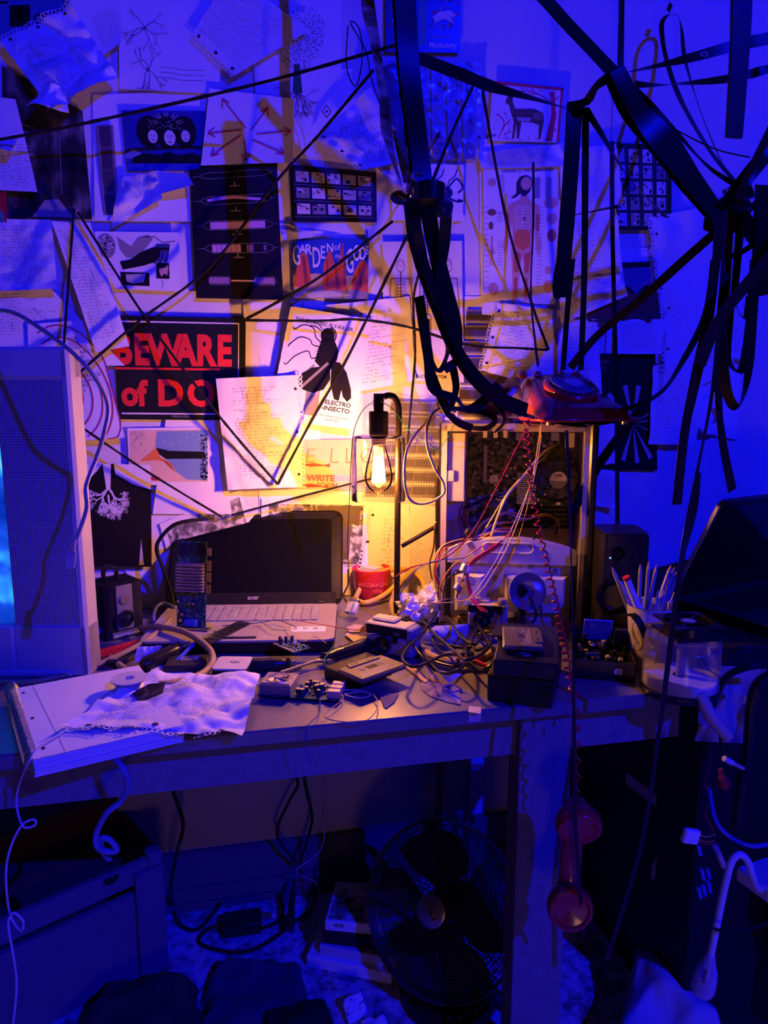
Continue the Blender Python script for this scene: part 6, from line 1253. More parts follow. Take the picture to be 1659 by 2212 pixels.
# silver pocket camera
def instamatic(a, bb, z, ht, label, num, dp=.042):
    f, w = along(a, bb, z); c = f.thing('pocket_camera', label, 'camera'); h = ht or f.F(787,1342)[1]
    sl = mat('camera_silver',(.42,.40,.40),.38,.3)
    b = MB(); b.box(0, w, 0, dp, 0, h*.62, .003); b.build('lower_body', sl, c)
    b = MB(); b.box(-.0005, w+.0005, .001, dp, h*.62, h*.93, .002); b.build('upper_band', BLK, c)
    b = MB(); b.box(-.001, w+.001, -.001, dp, h*.93, h, .002); b.box(w*.05,w*.65,dp*.3,dp,h,h+.006,.003); b.build('top_cover', mat('camera_top',(.60,.55,.48),.35,.3), c)
    b = MB(); b.at((w*.45,-.001,h*.36), rx=PI/2); b.use(BLK).lathe([(.0165,0),(.017,.007),(.014,.008),(.012,.004)],28); b.use(mat('lens_glass')).lathe([(.012,.004),(0,.0055)],28); b.build('lens', None, c)
    b = MB(); b.box(w*.66, w*.80, -.001, .002, h*.45, h*.64); b.build('viewfinder', BLK, c)
    b = MB(); b.use(METAL).box(w*.08, w*.24, -.001, .001, h*.22, h*.34); b.use(BROWN).box(w*.10,w*.22,-.0013,-.001,h*.25,h*.31); b.build('badge', None, c)
    b = MB(); b.at((w*.70,-.0003,h*.72), rx=PI/2).text(num,.008,.0003,.01); b.build('number', LGREY, c)
    b = MB(); b.box(w-.0005, w+.012, .0, dp*.96, .001, h*.97, .003); b.build('side_panel', mat('camera_side',(.20,.20,.35),.4), c)
    return c
instamatic((790,1407),(876,1424), D+.001, None, 'silver pocket camera marked 134 at the desk centre', '134')
instamatic((1010,1352),(1082,1356), D+.028, .045, 'older pocket camera with a black top behind the cable tangle', '', .035)
b = MB(); p = T(1085,1300,D+.082); b.at(p).use(mat('brass_knob',(.55,.38,.22),.4,.4)); b.lathe([(.008,-.006),(.009,-.004),(.009,.004),(.008,.006)],24); tag(b.build('ribbed_knob', None), 'small ribbed knob behind the older pocket camera', 'reel')  # a ribbed knob off some instrument
b = MB(); p = T(978,1330,D+.002); b.at(p, rz=.2).use(BLK).box(-.022,.022,-.015,.015,0,.035,.004); b.at((p.x,p.y,p.z+.035)).use(CHROME).lathe([(.016,0),(.017,.004),(.014,.012),(.010,.013)],24); tag(b.build('black_camera', None), 'small black camera with chrome top under the wire plugs', 'camera')
f,w=along((1010,1358),(1105,1362)); b = MB(); b.at(f.o, rz=f.a).box(-.02,w+.02,0,.06,0,.0265,.002); tag(b.build('brown_box', mat('brown_card',(.20,.12,.07),.6)), 'brown box beneath the older pocket camera', 'box')
# chrome reflector
p = W(1138,1277,-.37); c = thing('flash_reflector', 'round chrome flash reflector facing out before the computer', 'reflector', (p.x,p.y,p.z)); rr = px2m(43,-.37)
RXM = R(90-14); b = MB(); b.at((0,0,0), rx=RXM, rz=-.1); b.lathe([(rr,.004),(rr*.99,.006),(rr*.92,-.001),(rr*.7,-.013),(rr*.4,-.021),(rr*.15,-.024),(rr*.15,-.030),(rr*.45,-.026),(rr*.75,-.017),(rr*.97,-.003),(rr,.004)],48,False); b.build('bowl', mat('reflector_chrome',(.75,.75,.80),.22,.8), c)
b = MB(); b.at((0,0,0), rx=RXM, rz=-.1); b.lathe([(rr*.2,-.024),(rr*.2,-.016),(rr*.12,-.012),(0,-.012)],24); b.build('bulb_socket', SATIN, c)
b = MB(); b.box(-.006,.006,.018,.028,D-p.z,-rr*.2); b.build('stand_arm', SATIN, c)
# paper ball
PB = Vector(T(910,1325,D+.03)); import bmesh
def blob(name, c, rad, m, label, cat, seed=1, amp=.35, sub=4, sq=(1,1,1), fr=2.2):
    bm = bmesh.new(); bmesh.ops.create_icosphere(bm, subdivisions=sub, radius=1)
    for v in bm.verts:
        n = v.co.normalized(); q = 1+amp*(abs(noise.noise(n*fr+Vector((seed*3.1,0,0))))*2-.5)+amp*.5*(abs(noise.noise(n*fr*2.4+Vector((seed,5,0))))*2-.4)
        v.co = Vector((n.x*sq[0],n.y*sq[1],n.z*sq[2]))*rad*q
    me = bpy.data.meshes.new(name); bm.to_mesh(me); bm.free(); me.materials.append(m); o = bpy.data.objects.new(name, me); COL.objects.link(o)
    lo = min(v.co.z for v in me.vertices); 
    for v in me.vertices: v.co.z -= lo
    o.location = c
    if sub > 3 and amp > .2: pass
    else: me.polygons.foreach_set('use_smooth', [True]*len(me.polygons))
    return tag(o, label, cat)
blob('paper_ball', T(935,1345,D+.001), .034, PAPER, 'larger crumpled paper ball behind the cable tangle', 'paper', 4, .5, 4, (1,.8,1))
blob('paper_ball', T(885,1350,D+.001), .026, PAPER, 'smaller torn paper ball beside the silver camera', 'paper', 9, .6, 4, (.9,.7,1.1))
s = Sheet(None, pts=[T(868,1322,D+.06),T(885,1282,D+.07),T(905,1300,D+.04),T(892,1345,D+.03)], crump=.01, freq=8, n=14); s.holes('L', 8, big=0); s.put('torn_page_edge', 'torn holed page edge sticking up beside the paper balls', 'paper')
# blue-lit white cards under tangle
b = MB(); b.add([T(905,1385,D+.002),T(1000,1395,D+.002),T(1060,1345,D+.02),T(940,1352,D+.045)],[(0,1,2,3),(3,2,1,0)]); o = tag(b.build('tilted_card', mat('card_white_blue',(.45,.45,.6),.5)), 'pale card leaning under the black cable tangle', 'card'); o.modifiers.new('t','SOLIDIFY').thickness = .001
b = MB(); b.add([T(1068,1360,D+.002),T(1185,1350,D+.002),T(1172,1318,D+.03),T(1085,1322,D+.045)],[(0,1,2,3)]); o = tag(b.build('tilted_card', mat('card_white_blue')), 'pale card leaning behind the cassette stack under the reflector', 'card'); o.modifiers.new('t','SOLIDIFY').thickness = .001
# cable tangle
BC = mat('cable_black', (.012,.012,.016), .32)
TG = [([(870,1322),(905,1335),(940,1370),(985,1410),(1010,1425),(1055,1400),(1062,1360),(1045,1340),(1000,1330)],'black cable arching from the silver camera top through the tangle',.05),
 ([(940,1285),(952,1300),(930,1345),(905,1375),(880,1400),(870,1425),(900,1440),(960,1415),(1000,1418),(1025,1430)],'black cable with a narrow loop above the paper ball',.045),
 ([(938,1288),(948,1310),(975,1345),(1000,1380),(1030,1390),(1045,1350)],'black cable crossing the middle of the tangle',.05),
 ([(1005,1322),(990,1345),(1005,1395),(1005,1430),(985,1450),(950,1452),(920,1420),(905,1390)],'black cable hanging down the centre of the tangle',.03),
 ([(935,1360),(950,1350),(1010,1355),(1035,1380),(1010,1400),(960,1390),(936,1375),(940,1395),(975,1430)],'black cable coiled flat left of the tangle',.02),
 ([(1000,1335),(1060,1320),(1130,1290),(1150,1300),(1158,1330),(1150,1345)],'flat black cable running up to the chrome reflector',.06),
 ([(1010,1340),(1100,1310),(1128,1300),(1165,1305),(1170,1340),(1185,1360),(1200,1380)],'black twin cable looping right toward the cassette stack',.06),
 ([(990,1320),(1010,1315),(1030,1345),(1060,1395),(1068,1425),(1045,1445),(1015,1430),(1000,1400)],'black twin cable draped over the yellow connector',.04),
 ([(1085,1345),(1045,1350),(1020,1380),(1030,1405),(1060,1390)],'thin black cable looped beside the upper cassette',.03),
 ([(905,1400),(930,1425),(985,1440),(1020,1428),(1060,1440)],'black cable lying low along the desk in the tangle',.006),
 ([(865,1330),(880,1372),(905,1410),(940,1450)],'black cable slanting in front of the silver camera',.035)]
for k, (P, lab, z) in enumerate(TG):
    rr_ = random.Random(k); n = len(P)
    cable([(x,y,D+.006+z*math.sin(PI*min(max(i/(n-1),.12),.88))*(.7+.5*rr_.random())) for i,(x,y) in enumerate(P)], .0026, BC, 'black_cable', lab)
b = MB(); b.tube([T(905,1400,D+.008),T(935,1420,D+.012),T(990,1432,D+.012),T(1050,1420,D+.015),T(1062,1400,D+.02)],.008,10,8); tag(b.build('wooden_strip', mat('strip_wood',(.42,.27,.10),.5)), 'curved amber wooden strip under the cable tangle', 'strip')
b = MB(); b.use(WR['b']).at(T(1010,1412,D+.02), rz=-.3).box(-.012,.012,-.005,.005,-.004,.004,.001); b.at().use(WR['r']).tube([T(1005,1420,D+.018),T(1035,1432,D+.014),T(1062,1445,D+.008)],.0045,8,4); tag(b.build('ribbon_plug', None), 'red and blue ribbed plug in front of the tangle', 'plug')
A = T(882,1345,D+.055); b = MB(); b.at(A, rz=.5, rx=.6).use(BLK).box(-.010,.010,-.014,.014,-.006,.006,.003); b.use(METAL).box(-.008,.008,.012,.018,-.004,.004,.001); tag(b.build('metal_plug', None), 'black plug with shiny metal tip above the silver camera', 'plug')
# fine loose wires
for P, cc, lab in (([(480,1352),(560,1345),(600,1340),(640,1355)],'k','hair thin dark wire over the keyboard'),([(550,1336),(575,1350),(590,1360),(620,1362)],'g','thin kinked wire left of the small green board'),
 ([(760,1370),(830,1365),(880,1340),(900,1320),(960,1295),(1020,1292),(1060,1270),(1110,1190),(1150,1050),(1170,940)],'n','long tan wire sweeping from the desk centre up to the telephone'),
 ([(640,1340),(700,1350),(760,1360),(800,1362)],'r','short red wire across the laptop corner'),
 ([(700,1468),(720,1490),(742,1508),(700,1548),(780,1560),(815,1530),(805,1500),(760,1492)],'n','thin wire circling in front of the fan heatsink board'),
 ([(735,1492),(770,1490),(800,1500),(780,1508),(745,1500),(790,1493)],'w','pale wire coil right of the fan heatsink board'),
 ([(690,1500),(690,1540),(665,1570),(662,1620),(672,1650)],'b','hair thin wire falling over the desk front edge'),
 ([(745,1450),(700,1430),(730,1380),(770,1290)],'g','thin green wire rising from the fan board to the white plug'),
 ([(620,1350),(650,1385),(680,1375),(705,1390)],'y','short yellow wire on the laptop sticker'),
 ([(870,1430),(890,1445),(905,1460)],'o','frayed copper wire ends at the desk centre')):
    zz = D+.036 if P[0][1] < 1400 else D+.008
    Q = [(x,y,(zz if i < 4 else max(zz,.0)+.0)) for i,(x,y) in enumerate(P)]
    if cc == 'n' and len(P) == 10: Q = [(x,y,(.42,.40,.38,.36,.34,.34,.34,.33,.32,.31)[i],'w') for i,(x,y) in enumerate(P)]
    if 'falling' in lab: Q = [(x,y,D+.006) if y < 1560 else (x,y,.69,'w') for x,y in P]
    if 'rising' in lab: Q = [(x,y,D+.01+.01*i) for i,(x,y) in enumerate(P)]
    cable(Q, .0008, WR[cc], 'thin_wire', lab, 'wire', n=5)
cable([(700,930,.30,'w'),(0,0,0,'w')][:1]+[(760,930,.31,'w'),(770,900,.33,'w'),(800,868,.30,'w'),(815,862,.29,'w')], .0006, BLK, 'thin_wire', 'fine dark wire curving left from the lamp socket', 'wire') if 0 else None
cable([(812,866,.285,'w'),(785,885,.30,'w'),(765,930,.30,'w'),(758,1000,.30,'w'),(755,1080,.28,'w'),(751,1180,.26,'w'),(755,1260,.25,'w')], .0008, BLK, 'thin_wire', 'fine dark wire curving down the left of the lamp glass', 'wire', n=5)
cable([(822,866,.285,'w'),(850,885,.28,'w'),(880,925,.30,'w'),(930,965,.32,'w'),(950,968,.32,'w'),(975,930,.33,'w'),(985,900,.33,'w')], .0008, WR['g'], 'thin_wire', 'fine greenish wire from the lamp socket to the computer corner', 'wire', n=5)
cable([(985,890,.32,'w'),(945,885,.33,'w'),(925,915,.34,'w'),(922,960,.34,'w'),(938,1010,.34,'w'),(958,1045,.34,'w'),(955,1070,.34,'w'),(915,1088,.33,'w'),(885,1078,.32,'w'),(874,1040,.32,'w'),(878,975,.32,'w'),(905,930,.33,'w'),(940,900,.33,'w')], .0026, mat('cord_tan',(.50,.36,.20),.45), 'tan_cable', 'tan cable looping between the lamp and the computer corner', 'cable')
cable([(940,1128,.26,'w'),(937,1180,.2,'w'),(928,1220,.15,'w'),(938,1270,.12,'w')], .0022, mat('cord_tan'), 'tan_cable', 'tan cable hanging behind the black lamp post', 'cable')
cable([(855,1245,.30,'w'),(890,1225,.33,'w'),(960,1205,.36,'w'),(1020,1150,.38,'w'),(1075,1050,.38,'w'),(1120,960,.37,'w'),(1160,890,.36,'w')], .0014, WR['r'], 'red_wire', 'long red wire from the yellow cables up to the telephone', 'wire', n=6)
cable([(1060,1160,.30,'w'),(1090,1080,.32,'w'),(1130,1030,.30,'w'),(1170,980,.27,'w'),(1200,960,.2,'w')], .0026, mat('wire_cream',(.62,.50,.22),.4), 'cream_wire', 'cream wires bundled diagonally across the open computer', 'wire')
cable([(1050,1140,.30,'w'),(1100,1060,.30,'w'),(1140,1020,.28,'w'),(1190,975,.2,'w')], .0014, WR['y'], 'yellow_wire', 'yellow wire beside the cream wires in the open computer', 'wire')
# eyeball web camera
p = W(958,875,-.27); c = thing('webcam', 'round webcam on the computer corner beside the lamp', 'camera', W(965,912,-.27))
b = MB(); b.at(p, rx=PI/2-.1, rz=.25); b.use(SATIN).lathe([(.0,-.014),(.012,-.012),(.0165,-.004),(.0165,.004),(.013,.007)],28); b.build('housing', None, c, world=True)
b = MB(); b.at(p, rx=PI/2-.1, rz=.25); b.use(CREAM).lathe([(.013,.0065),(.0065,.0075)],28,False); b.use(mat('lens_glass')).lathe([(.0065,.0072),(.005,.011),(0,.0125)],20); b.build('lens', None, c, world=True)
b = MB(); b.tube([p+Vector((.012,0,-.012)),p+Vector((.022,0,-.026)),p+Vector((.03,0,-.032))],.006,10,4); b.at(W(985,912,-.27)).lathe([(.014,0),(.014,.004),(.006,.010),(0,.010)],20); b.build('clip_foot', METAL, c, world=True)
# desk centre shards and paddle
b = MB(); flat(b, [(818,1500),(862,1500),(852,1518),(835,1531),(829,1528)], D+.0006, .0015); tag(b.build('plastic_shard', clear('shard_clear',(.75,.72,.85),1.5,.05,.25,(.6,.5,.7))), 'small clear plastic shard near the desk front edge', 'shard')
DISC = photo('disc_mirror', [(.35,(.25,.18,.45)),(.5,(.6,.5,.7)),(.65,(.2,.2,.6))], 20, 2, rough=.12)
DISC.node_tree.nodes['Principled BSDF'].inputs['Metallic'].default_value = .7
b = MB(); flat(b, [(908,1480),(918,1465),(938,1458),(962,1470),(992,1490),(995,1523),(965,1517),(930,1505),(912,1492)], D+.0006, .0014); tag(b.build('broken_disc', DISC), 'larger violet broken disc piece near the desk front edge', 'disc')
b = MB(); b.add([T(946,1448,D+.028),T(998,1456,D+.024),T(972,1475,D+.008),T(962,1470,D+.008)],[(0,1,2,3)]); o = tag(b.build('white_shard', WHITE), 'white triangular shard standing on the broken disc', 'shard'); o.modifiers.new('t','SOLIDIFY').thickness = .0012
b = MB(); b.at(T(975,1487,D+.0022)); b.torus(.014,.0015,28,6,(0,0,0),1.1,1); tag(b.build('clear_ring', clear('shard_clear')), 'clear plastic ring on the broken disc', 'ring')
b = MB(); flat(b, [(860,1432),(872,1428),(930,1470),(918,1478)], D+.0006, .003); tag(b.build('wooden_stick', mat('stick_wood',(.55,.40,.16),.5)), 'flat wooden stick pointing from the silver camera to the desk front', 'stick')
b = MB(); q0_, q1_, q2_, q3_ = T(1013,1525,D+.0005), T(1040,1528,D+.0005), T(1038,1542,D+.0005), T(1011,1538,D+.0005)
b.prism([tuple(v.xy) for v in (q0_,q1_,q2_,q3_)], D+.0003, D+.0008); x0_ = W(1012,1550,DF).x; b.box(x0_, x0_+.02, DF-.0008, DF, D-.018, D+.0006); tag(b.build('masking_tape', mat('tape_cream',(.62,.50,.42),.6)), 'scrap of masking tape stuck over the desk front edge', 'tape')
# parts tray
f, w = along((1239,1465),(1372,1475)); hh = f.F(1239,1425)[1]; c = f.thing('parts_tray', 'shallow black tray of loose parts on the desk before the loudspeaker', 'tray')
b = MB(); t_ = .003; dd_ = .15
b.box(0,w,0,dd_,0,t_); b.box(0,w,0,t_,0,hh); b.box(0,w,dd_-t_,dd_,0,hh*1.4); b.box(0,t_,0,dd_,0,hh); b.box(w-t_,w,0,dd_,0,hh); b.build('box', SATIN, c, smooth=False)
b = MB(); r = random.Random(77)
for k in range(46):
    x = r.uniform(.01,w-.02); y = r.uniform(.01,dd_-.02); b.use(r.choice([BLK,BLKG,METAL,CAPB,CREAM,BLKG])); b.at((x,y,hh*.35+r.uniform(0,hh*.6)), rz=r.uniform(0,3), rx=r.uniform(-.5,.5)); b.box(-.008,.008,-.004,.004,-.003,.003,.001) if r.random()<.6 else b.cyl(.004,-.006,.006,10)
o = b.build('loose_parts', None, c); o['kind'] = 'stuff'
b = MB(); b.at((w*.72,-.0008,hh*.55), rx=PI/2).prism([(-.006,-.005),(.005,-.006),(.007,.002),(.004,.006),(-.004,.005),(-.007,.001)],0,.0006); b.build('white_sticker', WHITE, c)
b = MB(); b.at(f.P3(.02,.11,hh), rz=f.a, rx=.5); b.box(0,.05,0,.004,0,.05,.001); b.use(mat('blue_clear',(.05,.08,.5),.1)).box(.055,.085,0,.004,-.01,.03,.001); tag(b.build('black_case', BLKG), 'glossy black case half standing in the tray of parts', 'case')
# loudspeaker
f = Fr(T(1291,1398), -17); w = f.H(1384,1392)[0]; hh = f.F(1290,1152)[1]; c = f.thing('loudspeaker', 'small black two-way loudspeaker between computer and pencil cup', 'speaker')
b = MB(); b.slab(0,w,0,.10,0,hh-.004,.010); b.slab(.003,w-.003,.003,.097,hh-.004,hh,.008); b.build('cabinet', SATIN, c)
for (px,py,rp,nm) in ((1330,1288,44,'woofer'),(1335,1195,15,'tweeter')):
    x, z = f.F(px,py,-.001); rr_ = px2m(rp,f.o.y); b = MB(); b.at((x,-.001,z), rx=PI/2); b.lathe([(rr_,0),(rr_*1.02,.003),(rr_*.92,.004),(rr_*.85,.001),(rr_*.75,.003),(rr_*.35,-.006),(rr_*.33,-.004),(0,-.001)],40); b.build(nm, BLKG, c)
b = MB(); x, z = f.F(1318,1205,-.001); b.at((x,-.001,z), rx=PI/2).cyl(.0015,0,.002,8); b.build('indicator_light', mat('led_blue',(.2,.4,1),.3,emit=(.1,.3,1),es=3), c)
# pencil cup
p = T(1398,1436); rT = px2m(55,p.y); rB = px2m(38,p.y); hh = W(1405,1306,p.y).z-D; c = thing('pencil_cup', 'spotted paper cup full of pencils right of the loudspeaker', 'cup', p)
CUPW = mat('cup_white',(.72,.70,.68),.5); b = MB(); b.use(CUPW).lathe([(rB,0),(rT,hh),(rT+.0015,hh+.0015),(rT-.0015,hh),(rB-.002,.004),(0,.004)],40); b.build('body', None, c)
def cupspot(a, z, rs, m, rz_=None):
    vs = []; n = 16
    for i in range(n):
        t = 2*PI*i/n; zz = z+(rz_ or rs)*math.sin(t); rr_ = rB+(rT-rB)*zz/hh+.0005; aa = a+rs*math.cos(t)/rr_; vs.append((rr_*math.sin(aa),-rr_*math.cos(aa),zz))
    b.use(m).add(vs,[tuple(range(n))])
b = MB()
for a, z, rs, m in ((-.9,.062,.022,mat('spot_yellow',(.65,.60,.10),.5)),(-.8,.03,.020,mat('spot_orange',(.75,.40,.08),.5)),(-1.4,.045,.018,mat('spot_yellow')),(-.25,.065,.009,INK),(-.2,.028,.016,mat('spot_grey',(.40,.38,.42),.5)),(.4,.06,.026,mat('spot_lilac',(.50,.46,.60),.5)),(.9,.03,.018,mat('spot_blue',(.20,.22,.55),.5))): cupspot(a,z*hh/.1,rs,m)
b.build('printed_spots', None, c)
PW_ = mat('pencil_blue',(.30,.32,.42),.4); TIP = mat('pencil_wood',(.62,.45,.30),.6)
PN = [((1352,1302),(1321,1222),'pencil leaning furthest left in the cup'),((1365,1305),(1337,1252),'short pencil behind the leftmost one in the cup'),((1380,1304),(1384,1216),'left one of the three upright pencils in the cup'),((1395,1302),(1402,1210),'middle one of the three upright pencils in the cup'),((1403,1303),(1419,1217),'right one of the three upright pencils in the cup'),((1420,1305),(1451,1218),'longest of the pencils leaning right in the cup'),((1432,1308),(1458,1222),'pencil just behind the longest right leaning one'),((1436,1310),(1469,1224),'pencil leaning right with a dark point by the tape'),((1447,1312),(1476,1240),'pencil leaning furthest right in the cup'),((1415,1312),(1423,1272),'shorter front pencil in the cup'),((1428,1312),(1434,1270),'second shorter front pencil in the cup')]
for k, (a, t, lab) in enumerate(PN):
    yk = p.y + (.018 if k not in (9,10) else -.02); A = W(a[0],a[1],yk); E = W(t[0],t[1],yk+.004); d = (E-A).normalized(); B0 = A-d*((A.z-(D+.012))/max(d.z,.3)); b = MB()
    B0.x = min(max(B0.x,p.x-rB*.8),p.x+rB*.8); b.use(PW_).tube([B0,A.lerp(E,.0),E-d*.016],.0036,6,0); X_ = d.to_track_quat('Z','Y').to_matrix().to_4x4(); b.X = Matrix.Translation(E-d*.016) @ X_; b.use(TIP).lathe([(.0036,0),(.0011,.013)],6,False); b.use(INK).lathe([(.0011,.013),(.0001,.017)],6,False)
    tag(b.build('pencil', None), lab, 'pencil', 'pencils in the spotted cup')
A = W(1374,1302,p.y-.005); E = W(1352,1246,p.y-.005); b = MB(); d = (E-A).normalized(); b.use(WHITE).tube([A-d*.05,E-d*.006],.0062,12,0); b.use(mat('cap_red',(.7,.04,.03),.4)).tube([E-d*.006,E],.0064,12,0); tag(b.build('marker_pen', None), 'white marker pen with red end in the spotted cup', 'pen')
b = MB(); b.ribbon([W(1345,1330,p.y-.02),W(1375,1335,p.y-.055),W(1400,1385,p.y-.06),W(1425,1420,p.y-.03)], .012, .0012, smooth=6); tag(b.build('black_strap', SATIN), 'short black strap slung across the spotted cup', 'strap')
# disc tub
p = T(1467,1492); rr = px2m(88,p.y-.0); hh = W(1467,1372,p.y).z-D; c = thing('disc_tub', 'clear plastic tub of blank discs on the desk corner', 'disc tub', p)
b = MB(); b.lathe([(rr*1.03,0),(rr*1.05,.003),(rr*1.05,.010),(rr*1.0,.012),(0,.012)],56); b.build('base', BLKG, c)
b = MB(); b.lathe([(rr*.95,.012),(rr*.955,.0125),(rr*.955,.026)],56,False)
for k in range(1): b.lathe([(rr*.955,.026),(rr*.95,.027),(.012,.027)],56,False)
b.build('disc_stack', mat('disc_white',(.66,.62,.66),.35), c)
b = MB(); b.lathe([(.0075,.012),(.0075,hh-.012),(.006,hh-.010),(0,hh-.010)],20); b.build('spindle', mat('spindle_grey',(.25,.24,.30),.3), c)
b = MB(); b.lathe([(rr,.010),(rr*.985,hh-.006),(rr*.96,hh),(.02,hh+.0005),(.0,hh+.0005)],64,False); b.lathe([(rr*.985,hh-.016),(rr*.995,hh-.015),(rr*.985,hh-.014)],64,False); b.build('cover', clear('tub_clear',(.93,.92,.96),1.35,.12,.16,(.62,.58,.66)), c)
zf = D+hh+.001; f, w = along((1482,1392),(1543,1372), zf); c = thing('case_fan', 'square black computer fan lying on the disc tub', 'fan', (p.x-.034,p.y-.036,zf), -.42+.35)
def fanM(b):
    s_ = .08
    for z0,z1 in ((0,.004),(.019,.023)):
        n = 32; vs = []
        for i in range(n):
            a = 2*PI*i/n; q = max(abs(math.cos(a)),abs(math.sin(a))); vs.append((.04+.04*math.cos(a)/q,.04+.04*math.sin(a)/q)); 
        V1 = [(x,y,z0) for x,y in vs]+[(x,y,z1) for x,y in vs]+[(.04+.037*math.cos(2*PI*i/n),.04+.037*math.sin(2*PI*i/n),z0) for i in range(n)]+[(.04+.037*math.cos(2*PI*i/n),.04+.037*math.sin(2*PI*i/n),z1) for i in range(n)]
        fs = []
        for i in range(n): j = (i+1)%n; fs += [(i,j,n+j,n+i),(n+i,n+j,3*n+j,3*n+i),(2*n+i,3*n+i,3*n+j,2*n+j),(j,i,2*n+i,2*n+j)]
        b.add(V1, fs)
    X0 = b.X; b.X = X0 @ Matrix.Translation((.04,.04,0)); b.lathe([(.037,0),(.037,.023),(.0385,.023),(.0385,0)],36,False)
    for k in range(4): a = PI/4+k*PI/2; b.bar((.014*math.cos(a),.014*math.sin(a),.021),(.038*math.cos(a),.038*math.sin(a),.021),.003,.002)
    b.X = X0
b = MB(); fanM(b); b.build('frame', SATIN, c)
b = MB(); b.at((.04,.04,0)); b.lathe([(.015,.004),(.015,.020),(.013,.0215),(0,.0215)],24)
for k in range(7):
    a = 2*PI*k/7; b.add([(.015*math.cos(a),.015*math.sin(a),.018),(.036*math.cos(a+.2),.036*math.sin(a+.2),.019),(.036*math.cos(a+.85),.036*math.sin(a+.85),.006),(.015*math.cos(a+.7),.015*math.sin(a+.7),.006)],[(0,1,2,3)])
b.build('rotor', BLKG, c)
b = MB(); b.at((.04,.04,.0218)).cyl(.011,0,.0004,24); b.build('label', mat('fan_label',(.25,.25,.38),.3), c)
cable([(1543,1356,.50,'w'),(1558,1380,.52,'w'),(1566,1420,.54,'w'),(1555,1480,.56,'w'),(1540,1540,.58,'w'),(1532,1600,.6,'w'),(1535,1640,.6,'w'),(1524,1690,.6,'w'),(1533,1730,.6,'w'),(1524,1760,.6,'w'),(1540,1790,.6,'w'),(1545,1815,.6,'w')], .0011, WR['r'], 'red_wire', 'thin red wire trailing from the computer fan down the right side', 'wire', n=5)

# small extras behind and beside the clutter
f, w = along((916,1272),(962,1280), D+.03); f.o.z = D; c = f.thing('keypad', 'cream keypad tilted behind the paper balls', 'keypad')
b = MB(); b.box(0,w,0,.045,0,.030,.002); b.build('body', CREAM, c)
for i in range(3):
    for j in range(3): b = MB(); b.box(w*(.15+.27*i),w*(.33+.27*i),.006+j*.013,.015+j*.013,.030,.0325,.001); b.build('key', mat('key_grey'), c)
f, w = along((935,1300),(985,1306), D+.02); f.o.z = D; b = MB(); b.at(f.o, rz=f.a); b.use(SATIN).box(0,w,0,.05,0,.022,.002); b.use(CREAM).box(0,w,-.001,.0,.016,.020); b.use(mat('cap_dullred',(.40,.03,.03),.5)); b.at(f.P3(w*.6,.025,.022), rz=0).torus(.008,.001,24,5); tag(b.build('floppy_drive', None), 'flat black square case with a ring mark behind the paper balls', 'case')
f, w = along((352,1462),(448,1458), D); b = MB(); b.at(f.o, rz=f.a); b.use(mat('dark_brown_plastic',(.035,.028,.035),.4)).box(0,w,0,.055,0,.018,.003); b.use(LGREY).box(w*.35,w*.75,.028,.046,.018,.0184); b.use(INK)
for k in range(5): b.box(w*.38,w*(.6+.03*(k%3)),.030+k*.003,.0312+k*.003,.0184,.0187)
tag(b.build('battery_pack', None), 'dark flat battery pack with a printed label inside the olive cable loop', 'battery')
b = MB(); b.tube([T(215,1425,D+.008),T(250,1432,D+.01),T(290,1418,D+.012)],.006,8,6); tag(b.build('plier_handle', mat('cap_dullred')) if 0 else b.build('pliers', SATIN), 'black handled pliers half hidden under the red cutter', 'pliers')
# more loose leads round the foot of the computer
for P, cc, rr_, lab in (
 ([(948,1300,.30,'w'),(940,1250,.31,'w'),(955,1205,.31,'w'),(1000,1172,.30,'w'),(1060,1150,.29,'w'),(1110,1150,.28,'w')],'n',.0013,'tan wire arching over the left of the drive bezel'),
 ([(955,1315,.32,'w'),(950,1270,.33,'w'),(975,1225,.33,'w'),(1010,1200,.32,'w'),(1050,1175,.31,'w')],'o',.0013,'orange wire rising beside the white plugs'),
 ([(962,1330,.34,'w'),(958,1290,.34,'w'),(968,1250,.34,'w'),(1000,1235,.34,'w')],'k',.0016,'black wire curling under the white plugs'),
 ([(880,1300,.36,'w'),(930,1302,.37,'w'),(985,1300,.38,'w'),(1030,1285,.38,'w'),(1070,1230,.38,'w'),(1110,1150,.38,'w'),(1150,1030,.36,'w'),(1168,920,.34,'w')],'y',.0012,'long yellow wire sweeping up in front of the drive bezel to the telephone'),
 ([(860,1290,.36,'w'),(900,1230,.36,'w'),(950,1210,.36,'w'),(1000,1205,.36,'w'),(1040,1180,.35,'w')],'b',.0008,'hair thin dark wire above the tall yellow loop'),
 ([(1170,900,.34,'w'),(1160,1000,.36,'w'),(1120,1110,.36,'w'),(1060,1230,.37,'w'),(1000,1310,.38,'w')],'w',.0008,'hair thin pale wire slanting before the open computer'),
 ([(1145,1180,.34,'w'),(1165,1150,.32,'w'),(1200,1135,.30,'w'),(1215,1115,.28,'w')],'k',.0016,'black lead end at the right of the bezel handle')):
    cable(P, rr_, WR[cc], 'loose_wire', lab, 'wire', n=6)
